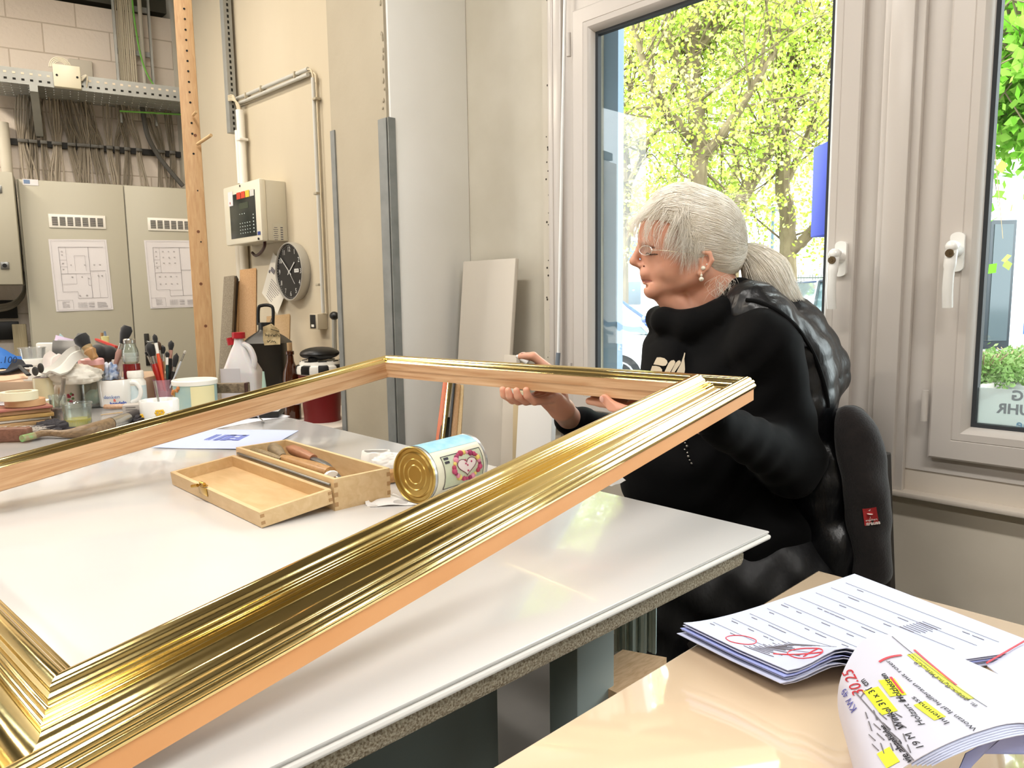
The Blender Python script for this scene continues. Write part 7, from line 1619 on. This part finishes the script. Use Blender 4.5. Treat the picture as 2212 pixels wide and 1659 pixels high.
# near ear
ear = [(cap(H(1516, 578, -.074), H(1512, 590, -.076), .0055, .0065), .004), (cap(H(1518, 545, -.078), H(1533, 547, -.084), .0042), .003), (cap(H(1533, 547, -.084), H(1538, 562, -.086), .0045), .003), (cap(H(1538, 562, -.086), H(1528, 580, -.082), .0045, .004), .003), (cap(H(1528, 580, -.082), H(1514, 591, -.077), .004, .006), .003), (elp(H(1524, 566, -.070), (.011, .008, .019), -8), .005), (cap(H(1513, 570, -.073), H(1511, 560, -.073), .004), .003)]
lo, hi = boxb(1352, 1640, 400, 730, -.11, .11, r=.005)
head_f = field(headp + ear, k_, subs_)
# ---- hands: far (right) hand round the rail, near (left) hand under it
def railpt(px, s_, h_):
    """point on the held rail seen at photo column px, s_ inward from the ridge, h_ above it"""
    best = None
    for i in range(241):
        q = FM.translation + FV * (LV - s_) + FU * (LU * i / 240) + FN * h_; d = q - Vector(CAM); x = CX + FPX * d.dot(Vector(CR)) / d.dot(Vector(CF))
        if best is None or abs(x - px) < best[0]: best = (abs(x - px), q)
    return best[1]
dF = FU; dO = FV; dN = FN        # along the rail (away), outward (to the window), up
def finger(pts, r0, r1): return [(cap(pts[i], pts[i + 1], r0 + (r1 - r0) * i / (len(pts) - 1), r0 + (r1 - r0) * (i + 1) / (len(pts) - 1)), .0035) for i in range(len(pts) - 1)]
b0 = railpt(1165, .020, -.041)                   # middle of the rail's underside where the right hand grips
def RH(f, o_, n_): return b0 + dF * f + dO * o_ + dN * n_
hr_ = [cap(RH(.0, .030, -.032), RH(-.012, .050, -.060), .020, .022), cap(RH(-.020, .020, -.030), RH(-.020, .050, -.062), .017, .020), cap(RH(.018, .024, -.026), RH(.0, .048, -.058), .016, .020), cap(RH(-.010, .052, -.062), H(1232, 906, .03), .025, .027)]
for j, (f, L_) in enumerate(((.026, 1.0), (.008, 1.05), (-.010, .98), (-.028, .85))):     # four fingers curled under and up the inner side
    hr_ += finger([RH(f, .022, -.026), RH(f + .008, -.012 * L_, -.026), RH(f + .012, -.046 * L_, -.020), RH(f + .014, -.066 * L_, -.004), RH(f + .014, -.068 * L_, .008)], .0088, .0068)
tb0 = railpt(1150, -.012, .0)
hr_ += finger([RH(-.022, .046, -.040), RH(-.010, .058, -.012), RH(.004, .050, .020), tb0 + dN * .014 - dF * .006, tb0 + dN * .0145 + dF * .018 - dO * .010], .0115, .0085)
nh_ = railpt(1320, .030, -.041)
def LH(f, o_, n_): return nh_ + dF * f + dO * o_ + dN * n_
hl_ = [cap(LH(-.125, -.005, -.020), LH(-.055, -.004, -.017), .019, .017), cap(LH(-.125, .030, -.024), LH(-.055, .022, -.020), .019, .016), cap(LH(-.120, .014, -.026), LH(-.06, .010, -.022), .020), cap(LH(-.125, .014, -.026), LH(-.20, .055, -.060), .024, .026)]
for j, (o_, L_) in enumerate(((-.018, .92), (.000, 1.0), (.018, .98), (.034, .80))):
    hl_ += finger([LH(-.055, o_, -.018), LH(-.020, o_ - .002, -.0150), LH(.012 * L_, o_ - .004, -.0115), LH(.038 * L_, o_ - .006, -.0095)], .0092, .0070)
hl_ += finger([LH(-.10, -.028, -.022), LH(-.065, -.044, -.016), LH(-.035, -.050, -.006), LH(-.020, -.050, .006)], .0115, .0088)
lo1, hi1 = bounds([b0, H(1240, 912, .02), RH(0, -.07, 0), tb0], .05); lo2, hi2 = bounds([nh_, LH(-.20, .05, -.06), LH(.05, 0, 0)], .05)
# ---- the body under the clothes
wrR = H(1240, 912, .035); wrL = LH(-.20, .055, -.060)
shN, shF = H(1652, 748, -.165), H(1540, 738, .165); elN, elF = H(1712, 1000, -.17), H(1412, 985, .17)
hip = H(1650, 1205, 0); kneeN, kneeF = H(1405, 1270, -.10), H(1390, 1250, .13)
ankN, ankF = Vector((kneeN.x, kneeN.y, .09)) + R0v * .06, Vector((kneeF.x, kneeF.y, .09)) + R0v * .02
bodyp = [elp(H(1590, 820), (.115, .155, .17), 8), elp(H(1590, 1000), (.12, .145, .16), 0), elp(hip, (.125, .165, .10)), cap(shN, shF, .055), cap(H(1565, 700), H(1590, 780), .05, .08), cap(shN, elN, .043, .036), cap(elN, wrL, .036, .024), cap(shF, elF, .043, .036), cap(elF, wrR, .036, .024),
         cap(hip - FHv * .09, kneeN, .075, .052), cap(hip + FHv * .09, kneeF, .075, .052), cap(kneeN, ankN, .050, .032), cap(kneeF, ankF, .050, .032), cap(ankN, ankN - R0v * .13 - UZ * .05, .035, .028), cap(ankF, ankF - R0v * .13 - UZ * .05, .035, .028)]
lo3, hi3 = boxb(1380, 1760, 690, 1260, -.2, .22, [ankN - R0v * .2, ankF - R0v * .2, wrR, wrL], .06); lo3[2] = .0
body = skin('body', [(head_f, lo, hi, .0022), (field(hr_, .008), lo1, hi1, .0021), (field(hl_, .008), lo2, hi2, .0021), (field(bodyp, .03), lo3, hi3, .014)], m_skin, per)
# ---- sweatshirt with hood and cuffs
def folds(X):
    z = X[..., 2]; s = X @ _R0; f = X @ _Fh
    return .0035 * np.sin(s * 38 + z * 24 + 2 * np.sin(f * 17)) + .0022 * np.sin(z * 75 - s * 50 + 3 * np.sin(s * 21))
sw = [elp(H(1574, 830), (.150, .180, .18), 8), elp(H(1505, 1015), (.175, .170, .17), 0), elp(H(1600, 1120), (.17, .18, .12)), cap(shN, shF, .068), cap(H(1600, 690, -.06), H(1640, 720, -.10), .06), cap(H(1575, 690, .05), H(1570, 730, .10), .06),
      cap(shN, elN, .064, .058), cap(elN, wrL + (wrL - elN).normalized() * .035, .060, .036), cap(shF, elF, .068, .058), cap(elF, wrR + R0v * .006, .062, .040), elp(H(1440, 800, .02), (.055, .13, .10)),
      (cap(H(1430, 694, -.03), H(1486, 706, -.068), .027, .030), .015), (cap(H(1486, 706, -.068), H(1556, 676, -.084), .030, .028), .015), (cap(H(1556, 676, -.084), H(1600, 636, -.05), .028, .030), .015), (cap(H(1600, 636, -.05), H(1606, 636, .05), .030), .015), (cap(H(1430, 694, -.03), H(1422, 688, .04), .027), .015), (cap(H(1422, 688, .04), H(1560, 660, .085), .027), .015)]
neckhole = [(cap(H(1500, 560), H(1508, 690), .070, .050), .012)]
lo4, hi4 = boxb(1375, 1790, 610, 1240, -.24, .24, [wrR, wrL], .04)
hood = skin('sweatshirt', [(field(sw, .028, neckhole, folds), lo4, hi4, .0068)], m_sweat, per)
cf = [(cap(wrR, wrR + (elF - wrR).normalized() * .06, .036, .037), .01)]; a_ = (elF - wrR).normalized()
def rib(X): return .0012 * np.sin((X @ np.array(a_)) * 900 * 0 + X[..., 2] * 700)
skin('cuff', [(field([cap(wrR - a_ * .016, wrR + a_ * .02, .034, .036)], .01), *bounds([wrR], .075), .004)], m_sweat, per)
a2_ = (elN - wrL).normalized(); skin('cuff', [(field([cap(wrL - a2_ * .045, wrL - a2_ * .01, .031, .035)], .01), *bounds([wrL, wrL - a2_ * .045], .05), .004)], m_sweat, per)
# ---- vest, quilted
def quilt(X):
    z = X[..., 2]; s = X @ _R0; f = X @ _Fh; u = z * 1.0 - s * .25
    q = -.0046 * np.abs(np.sin(u * PI / .055)) ** .7 + .0011 * np.sin(f * 210 + z * 25) + .0008 * np.sin(s * 190 + z * 60) + .002
    t = np.clip((ZQ - z) / .08, 0, 1); w_ = .0035 * np.sin(f * 42 + z * 14 + 1.5 * np.sin(z * 20)) + .0035 * np.sin(s * 75 + z * 22) + .0015 * np.sin(s * 160 - z * 60); return q * (1 - t) + w_ * t
ZQ = H(1750, 1040).z
vs_ = [elp(H(1690, 850), (.085, .185, .17), 10), elp(H(1730, 1010), (.080, .185, .17), 4), elp(H(1748, 1130), (.090, .195, .13), 10), elp(H(1800, 1190, -.03), (.045, .16, .08), 20), cap(H(1640, 668, -.10), H(1720, 760, -.12), .052, .056), cap(H(1610, 668, .10), H(1680, 760, .14), .052, .056), cap(H(1612, 645, -.045), H(1618, 645, .05), .038, .038), cap(H(1700, 720, -.02), H(1740, 800, 0), .08, .09), cap(H(1606, 662, -.09), H(1665, 690, -.15), .038, .040)]
lo5, hi5 = boxb(1540, 1860, 600, 1270, -.24, .24, r=.02)
skin('vest', [(field(vs_, .03, (), quilt), lo5, hi5, .0062)], m_vest, per)
bv_ = None
sv = [H(1592, 646, -.155), H(1650, 652, -.20), H(1700, 700, -.235), H(1736, 770, -.25), H(1758, 850, -.26)]
# ---- trousers and shoes
def tf(X): z = X[..., 2]; s = X @ _R0; f = X @ _Fh; return .006 * np.sin(s * 40 + z * 55 + 2.5 * np.sin(f * 20)) * np.clip((z - .1) * 3, 0, 1) + .003 * np.sin(s * 90 - z * 60)
tr_ = [elp(hip, (.165, .195, .13)), elp(H(1600, 1180, 0), (.13, .17, .08)), cap(hip - FHv * .10, kneeN, .105, .080), cap(hip + FHv * .10, kneeF, .105, .080), cap(kneeN, ankN, .078, .060), cap(kneeF, ankF, .078, .060)]
lo6, hi6 = bounds([hip - FHv * .2 + R0v * .2, hip + FHv * .2, kneeN, kneeF, ankN, ankF], .11); lo6[2] = .05
skin('trousers', [(field(tr_, .03, (), tf), lo6, hi6, .009)], m_trous, per)
for a_k in (ankN, ankF):
    skin('shoe', [(field([cap(a_k + UZ * .01, a_k - UZ * .045, .046, .042), cap(a_k - UZ * .045 + R0v * .02, a_k - UZ * .05 - R0v * .15, .042, .036)], .02), *bounds([a_k, a_k - R0v * .16 - UZ * .05], .06), .008)], mat('black_shoe', '#151515', .4), per)
sm_ = MB()
for q in ((1468, 1010, 1580, 1050), (1640, 1165, 1700, 1210), (1630, 1240, 1680, 1290)): pass
# ---- hair: cap, combed strands, fringe, ponytail
hc_c, hr_ax = H(1499, 504), (106 * U, .087, 93 * U)
capf = field([elp(hc_c, hr_ax, 8), elp(H(1553, 545), (52 * U, .070, 58 * U)), elp(H(1450, 455), (70 * U, .074, 48 * U), -28)], .02,
             [(elp(H(1408, 568, 0), (74 * U, .12, 92 * U), 10), .010), (elp(H(1470, 640, 0), (62 * U, .12, 66 * U)), .010), (elp(H(1524, 578, -.09), (19 * U, .03, 26 * U)), .004)])
lo7, hi7 = boxb(1370, 1640, 390, 645, -.105, .105, r=.005)
hair = skin('hair', [(capf, lo7, hi7, .0032)], mat('hair_underlayer', '#dcd3c4', .5), per)
from mathutils.bvhtree import BVHTree
def bvh_of(o):
    W_ = WM[o.name]; return BVHTree.FromPolygons([W_ @ v_.co for v_ in o.data.vertices], [tuple(p_.vertices) for p_ in o.data.polygons])
bh = bvh_of(hair); bs = bvh_of(hood); bb_ = bvh_of(body)
def strands(name, lines, m, parent, r=.00045, seg=3):
    mb = MB()
    for pts in lines:
        n = len(pts); mb.tube(pts, [r * (1 - .65 * abs(2 * i / (n - 1) - .6)) for i in range(n)], seg, caps=False)
    return mb.build(name, m, parent, sharp=180)
rs = random.Random(21)
tie = H(1596, 536, -.004); hcen = H(1505, 510, 0); lines = []
def onhair(q, lift):
    d = (q - hcen).normalized(); h_ = bh.ray_cast(hcen + d * .25, -d); return (h_[0] + h_[1] * lift) if h_[0] is not None else q
for k in range(1500):
    # start round the hairline: from the nape, over the ear, temple, forehead, to the far side
    t_ = rs.random(); side = -1 if rs.random() < .78 else 1
    key = [(1548, 612, .055), (1530, 590, .072), (1502, 548, .078), (1466, 505, .076), (1432, 455, .062), (1418, 432, .030), (1424, 424, .0)]
    u_ = t_ * (len(key) - 1); i = min(int(u_), len(key) - 2); w_ = u_ - i; a = [key[i][j] * (1 - w_) + key[i + 1][j] * w_ for j in range(3)]
    s0 = H(a[0] + rs.uniform(-6, 22), a[1] + rs.uniform(-6, 6), side * a[2]); e0 = tie + Vector((rs.uniform(-.008, .008), rs.uniform(-.008, .008), rs.uniform(-.014, .014)))
    d0, d1 = (s0 - hcen).normalized(), (e0 - hcen).normalized(); pts = []; lift = rs.uniform(.0004, .0035); sag = rs.uniform(-.06, .10)
    for j in range(10):
        v_ = j / 9; d = d0.slerp(d1, v_) if d0.angle(d1) < 3.0 else d0.lerp(d1, v_); d = (d + UZ * sag * math.sin(PI * v_)).normalized()
        pts.append(onhair(hcen + d * .1, lift * (1 - .5 * v_)) if v_ < .95 else e0)
    lines.append(pts)
strands('combed_strands', lines, m_hair, hair, .0008)
fr = []
root_ = [(1470, 420), (1500, 412), (1450, 428), (1485, 430)]
tips = [((1362, 508), (1400, 452), (1368, 480)), ((1372, 530), (1405, 455), (1372, 488)), ((1396, 536), (1418, 460), (1398, 495)), ((1418, 540), (1440, 465), (1420, 500)), ((1440, 546), (1465, 470), (1448, 510)), ((1458, 560), (1492, 470), (1482, 520)), ((1450, 548), (1480, 455), (1474, 505))]
side_t = [((1496, 575), (1480, 460), (1500, 525)), ((1478, 580), (1470, 470), (1484, 530)), ((1506, 560), (1500, 470), (1512, 520))]
for k in range(900):
    b_ = rs.choice(tips if k < 600 else side_t); r_ = rs.choice(root_); df = rs.uniform(-.085, .05) if b_[0][0] < 1430 else rs.uniform(-.090, -.072); j_ = lambda s: rs.uniform(-s, s)
    fr.append(smoothpts([H(r_[0] + j_(14), r_[1] + j_(6), df * .3), H((r_[0] + b_[1][0]) / 2 + j_(8), (r_[1] + b_[1][1]) / 2 - 12 + j_(6), df * .65), H(b_[1][0] + j_(9), b_[1][1] + j_(8), df * .95), H(b_[2][0] + j_(10), b_[2][1] + j_(10), df), H(b_[0][0] + j_(13), b_[0][1] + j_(16), df * .98)], 4))
strands('fringe', fr, m_hair, hair, .00065)
pt = [H(1596, 536, 0), H(1622, 552, -.01), H(1652, 586, -.02), H(1682, 632, -.03), H(1716, 672, -.035), H(1738, 690, -.035)]; pr = [.010, .026, .042, .036, .024, .012]
tail = skin('ponytail', [(field([(cap(pt[i], pt[i + 1], pr[i] * .78, pr[i + 1] * .78), .012) for i in range(5)], .012), *bounds(pt, .05), .005)], m_hair, hair)
pl_ = []
for k in range(620):
    a = rs.uniform(0, 2 * PI); q = math.sqrt(rs.random()) * .4 + .72; wv = rs.uniform(0, 6); pts = []
    for i in range(6):
        t_ = (pt[min(i + 1, 5)] - pt[max(i - 1, 0)]).normalized(); u_ = t_.cross(FHv).normalized(); s_ = 1.0 if i < 5 else rs.uniform(.8, 2.6)
        pts.append(pt[i] + (u_ * math.cos(a) + FHv * math.sin(a)) * pr[i] * q * s_ + Vector((math.sin(wv + i * 2), math.cos(wv + i * 1.7), math.sin(i + wv))) * .0035)
    pl_.append(smoothpts(pts, 3))
strands('ponytail_strands', pl_, m_hair, tail, .00055)
fly = []
for k in range(60):
    a0 = H(1440 + rs.uniform(0, 150), 418 + rs.uniform(0, 40), rs.uniform(-.05, .02)); fly.append(smoothpts([a0, a0 + R0v * .03 + UZ * rs.uniform(0, .010), a0 + R0v * .07 - UZ * rs.uniform(.0, .02)], 4))
fly2, fly = fly, []
for k in range(70): 
    a0 = H(1560 + rs.uniform(-20, 30), 600 + rs.uniform(-10, 30), -.07); fly.append(smoothpts([a0, a0 + Vector((rs.uniform(-.02, .02), rs.uniform(-.02, .02), -.015)), a0 + Vector((rs.uniform(-.03, .03), rs.uniform(-.03, .03), -.035))], 4))
strands('loose_wisps', fly, m_hair, hair, .0003); strands('crown_wisps', fly2, m_hair, hair, .0003)
tr2 = MB(); tr2.tube([tie + (R0v * .0 + FHv * .016 * math.cos(a) + UZ * .016 * math.sin(a)) for a in [2 * PI * i / 20 for i in range(21)]], .0045, 8); tr2.build('hair_tie', mat('grey_hair_tie', '#cfd3d6', .5), hair)
# ---- face details
eyb = MB()
for s_ in (-1, 1):
    for k in range(34):
        f_ = k / 33; c = H(1392 + 30 * f_, 516 - 5 * math.sin(PI * f_), s_ * (.018 + .034 * f_)); h_ = bb_.find_nearest(c); q = h_[0] + h_[1] * .0004; eyb.tube([q, q + h_[1] * .0012 + R0v * .006 - UZ * .0008], .00035, 3)
eyb.build('eyebrow', mat('grey_brown_brow', '#9c7a62', .8), body)
for s_ in (-1, 1):
    lash = MB(); pr_ = []
    for k in range(13):
        f_ = k / 12; c = H(1398 + 24 * f_, 549 - 2.0 * math.sin(PI * f_), s_ * (.020 + .032 * f_ ** .8)); h_ = bb_.find_nearest(c); pr_.append(h_[0] + h_[1] * .0005)
    lash.tube(pr_, [.0004] + [.0011] * 11 + [.0004], 5)
    for q in pr_[1:-1]: lash.tube([q, q - R0v * .004 - UZ * .003 + FHv * s_ * .002], .00022, 3)
    lash.build('closed_eyelashes', mat('dark_lash', '#3a241c', .7), body)
lip = MB(); lp_ = []
for k in range(12):
    f_ = k / 11; c = H(1386 + 25 * f_, 606.2 - 1.0 * math.sin(PI * f_), -.002 - .026 * f_); h_ = bb_.find_nearest(c); lp_.append(h_[0] + h_[1] * .0002)
lip.tube(lp_, [.0010] * 8 + [.0008, .0006, .0005, .0004], 5); lip.build('lip_line', mat('lip_shadow', '#8a4a40', .6), body)
for y0, y1, nm in ((599, 605, 'upper_lip'), (607, 614, 'lower_lip')):
    g_ = []
    for i in range(8):
        x_ = 1384 + (25 if nm == 'upper_lip' else 21) * i / 7; t_ = math.sin(PI * min(1, .25 + i / 9)); col_ = []
        for j in range(4):
            yy = 606.2 + ((y0 if j else 606.2) - 606.2) * 0 + (y0 - 606.2 if nm == 'upper_lip' else y1 - 606.2) * (j / 3) * (1 - i / 8.2) ; h_ = bb_.find_nearest(H(x_, yy, -.003 - .024 * i / 7)); col_.append(h_[0] + h_[1] * .0003)
        g_.append(col_)
    MB().sheet(g_, .0003).build(nm, mat('lip_rose', '#b26a5f', .4), body)
gls = MB()
def ellr(cx_, cy_, rx, ry, df0, df1): return [H(cx_ + rx * math.cos(a), cy_ + ry * math.sin(a), df0 + (df1 - df0) * (math.cos(a) + 1) / 2) for a in [2 * PI * i / 28 for i in range(29)]]
g1_, g2_ = ellr(1395, 541, 13.5, 10, -.016, -.056), ellr(1382, 540, 9, 11, .016, .050)
for g_ in (g1_, g2_): gls.tube(g_, .0009, 6)
gls.tube([g1_[14], H(1380, 537, 0), g2_[0] + R0v * -.0], .0009, 5); gls.tube([g1_[0], H(1420, 540, -.072), H(1470, 544, -.080), H(1515, 548, -.082)], .0009, 5)
gl = gls.build('eyeglasses', mat('thin_metal_frame', '#e8e2dc', .2, .7), per)
for g_ in (g1_, g2_): c = sum(g_[:-1], Vector()) / 28; MB().add([tuple(q) for q in g_[:-1]] + [tuple(c)], [(i, (i + 1) % 28, 28) for i in range(28)]).build('lens', glassy('lens', (.96, .94, .95), .14), gl)
m_pearl = mat('pearl', '#e6ddca', .18, coat=.8)
e1 = MB().ell(H(1519, 579, -.084), .0047, seg=16, rings=10).build('earring', m_pearl, per); MB().ell(H(1527, 571, -.088), .0016, seg=10, rings=6).build('ear_stud', m_pearl, per)
e2 = MB().ell(H(1515, 603, -.086), .0050, seg=16, rings=10).ell(H(1515, 595, -.086), .0026, seg=10, rings=6).tube([H(1515, 588, -.083), H(1515, 600, -.086)], .0006, 5).build('drop_earring', m_pearl, per)
MB().ell(H(1391, 575, -.0195), (.0028, .0012, .0018), seg=10, rings=6).build('nostril', mat('nostril_dark', '#5a2f25', .7), body)
# fingernails
for c, n_ in ((LH(-.018, -.0565, .007), -dO), (tb0 + dN * .0225 + dF * .015 - dO * .008, dN)):
    MB().ell((0, 0, 0), (.0048, .0062, .0012), M=frame_mat(c, dF, z=n_), seg=12, rings=6).build('fingernail', mat('nail', '#d9a898', .3), body)
# white burnishing tool held between thumb and fingers
tag(MB().tube([P(1116, 769, depth_of(tb0) + .005), P(1128, 776, depth_of(tb0)), P(1140, 784, depth_of(tb0) - .004)], [.0035, .0058, .006], 12).build('polishing_tool', mat('white_agate', '#e9e6e2', .2)), 'small white polishing tool between the thumb and fingers on the far rail', 'tool')
# ---- logo on the chest, vest piping, zip charm
m_logo = mat('cream_puff_print', '#cdbfa6', .7)
def project(px, py, tree_, lift=.0012):
    d = Vector(ray(px, py)).normalized(); h_ = tree_.ray_cast(Vector(CAM), d); return (h_[0] - d * lift, h_[1]) if h_[0] is not None else (P(px, py, 1.5), -d)
def patch(poly, name, m, th_=.003):
    c = [(1400 + x / 7.9, 760 + y / 7.9) for x, y in poly]; top = [project(x, y, bs, th_)[0] for x, y in c]; bo = [project(x, y, bs, -.001)[0] for x, y in c]; n = len(c)
    MB().add([tuple(q) for q in top + bo], [tuple(range(n)), tuple(range(n, 2 * n))[::-1]] + [(i, (i + 1) % n, n + (i + 1) % n, n + i) for i in range(n)]).build(name, m, hood)
patch([(90, 215), (120, 150), (150, 95), (210, 92), (280, 110), (325, 150), (332, 190), (300, 235), (250, 242), (170, 225)], 'chest_print', m_logo)
patch([(30, 370), (45, 310), (70, 240), (130, 238), (200, 255), (238, 300), (238, 370)], 'chest_print', m_logo)
patch([(260, 390), (285, 330), (350, 190), (390, 148), (440, 140), (465, 170), (450, 215), (380, 340), (360, 390)], 'chest_print', m_logo)
patch([(370, 390), (400, 330), (465, 195), (510, 150), (545, 145), (560, 180), (540, 220), (455, 340), (440, 390)], 'chest_print', m_logo)
patch([(470, 390), (490, 335), (560, 200), (600, 80), (618, 12), (636, 20), (618, 120), (625, 200), (630, 300), (615, 390)], 'chest_print', m_logo)
ch = MB()
for (px, py, r_) in ((1482, 950, 2.5), (1480, 957, 2), (1484, 964, 2.6), (1479, 971, 2), (1485, 978, 2.2), (1487, 986, 2.8), (1490, 994, 2.0), (1494, 1001, 2.4)):
    q, _n = project(px, py, bs, .004); ch.ell(q, r_ * U, seg=8, rings=6)
ch.build('charm_chain', mat('silver_charm', '#a7a59f', .3, .8), hood)
bvv = [bs, bvh_of([o for o in bpy.data.objects if o.name == 'vest'][0])]
def front(px, py):
    c = [project(px, py, t_, .003)[0] for t_ in bvv]; return min(c, key=lambda q: (q - Vector(CAM)).length)
pp_ = [front(x, y) for x, y in ((1612, 648), (1640, 652), (1672, 666), (1702, 688), (1728, 716), (1750, 750), (1768, 790), (1782, 835), (1790, 880))]
MB().tube(smoothpts(pp_, 3), .0042, 8).build('armhole_piping', m_sweat, [o for o in bpy.data.objects if o.name == 'vest'][0])
# ---- chair and the jacket on its back
sz_ = hip.z - .125
ch_ = thing('chair', 'dark chair under the seated person, its back hidden by the hung jacket', 'chair', Vector((hip.x, hip.y, 0)))
m_chair = mat('dark_chair_wood', '#2a2522', .5); CM_ = frame_mat(Vector((hip.x, hip.y, 0)), R0v, z=UZ)
MB().box((.0, 0, sz_ - .02), (.42, .42, .035), M=CM_, bev=.01).build('seat', m_chair, ch_)
for x in (-.18, .19):
    for y in (-.18, .18): MB().box((x, y, (sz_ - .04) / 2), (.035, .035, sz_ - .04), M=CM_, bev=.004).build('leg', m_chair, ch_)
for y in (-.18, .18): MB().tube([CM_ @ Vector((.20, y, sz_ - .03)), CM_ @ Vector((.165, y, .80))], .016, 8).build('back_post', m_chair, ch_)
MB().box((.165, 0, .76), (.02, .36, .10), M=CM_, bev=.008).build('back_rest', m_chair, ch_)
def jf(X): z = X[..., 2]; f = X @ _Fh; s = X @ _R0; return .004 * np.sin(f * 45 + z * 6) + .002 * np.sin(z * 60 + s * 70)
jr_ = [(1836, 908, .030), (1852, 950, .036), (1862, 1000, .038), (1870, 1060, .038), (1876, 1120, .036), (1882, 1180, .034), (1886, 1235, .030)]
ja = [cap(H(x, y, -.185), H(x, y, .065), r_) for x, y, r_ in jr_] + [cap(H(1850, 940, -.20), H(1872, 1060, -.205), .026), cap(H(1872, 1060, -.205), H(1884, 1240, -.20), .026, .022)]
lo8, hi8 = boxb(1780, 1925, 850, 1280, -.25, .25, r=.01)
jk = skin('jacket', [(field(ja, .03, (), jf), lo8, hi8, .0075)], mat('brown_black_fleece', '#1d1716', .95, sheen=.15, noise=(80, '#151010', 3, .2), bump=(260, .5, .002)), None)
tag(jk, 'dark brown fleece jacket with a red brand patch hung over the chair back', 'jacket')
bj = bvh_of(jk); tc_ = [(1863, 1100), (1893, 1096), (1899, 1132), (1868, 1136)]; tq = [project(x, y, bj, .002)[0] for x, y in tc_]
n_ = (tq[1] - tq[0]).cross(tq[3] - tq[0]).normalized(); n_ = n_ if n_.dot(Vector(CAM) - tq[0]) > 0 else -n_
MB().add([tuple(q) for q in tq] + [tuple(q - n_ * .0015) for q in tq], [(0, 1, 2, 3), (7, 6, 5, 4)] + [(i, (i + 1) % 4, 4 + (i + 1) % 4, 4 + i) for i in range(4)]).build('red_patch', mat('patch_red', '#a92a2c', .6), jk)
pM = frame_mat((tq[0] + tq[1] + tq[2] + tq[3]) / 4 + n_ * .0006, tq[1] - tq[0], z=n_); m_pw = mat('patch_white', '#e8dcd4', .6)
text_mesh('patch_lettering', 'strauss', .0100, pM @ Matrix.Translation((0, -.0135, 0)), m_pw, jk, bold=.0003); text_mesh('patch_lettering', 'engelbert', .0055, pM @ Matrix.Translation((0, -.0065, 0)), m_pw, jk)
MB().ell(pM @ Vector((0, .006, 0)), (.0062, .0052, .0006)).ell(pM @ Vector((0, .013, 0)), (.001, .002, .0006)).tube([pM @ Vector((0, .012, .0003)), pM @ Vector((.0025, .0155, .0003))], .0006, 4).tube([pM @ Vector((-.001, .001, .0003)), pM @ Vector((-.001, -.003, .0003)), pM @ Vector((-.003, -.0035, .0003))], .0005, 4).build('patch_bird', m_pw, jk)
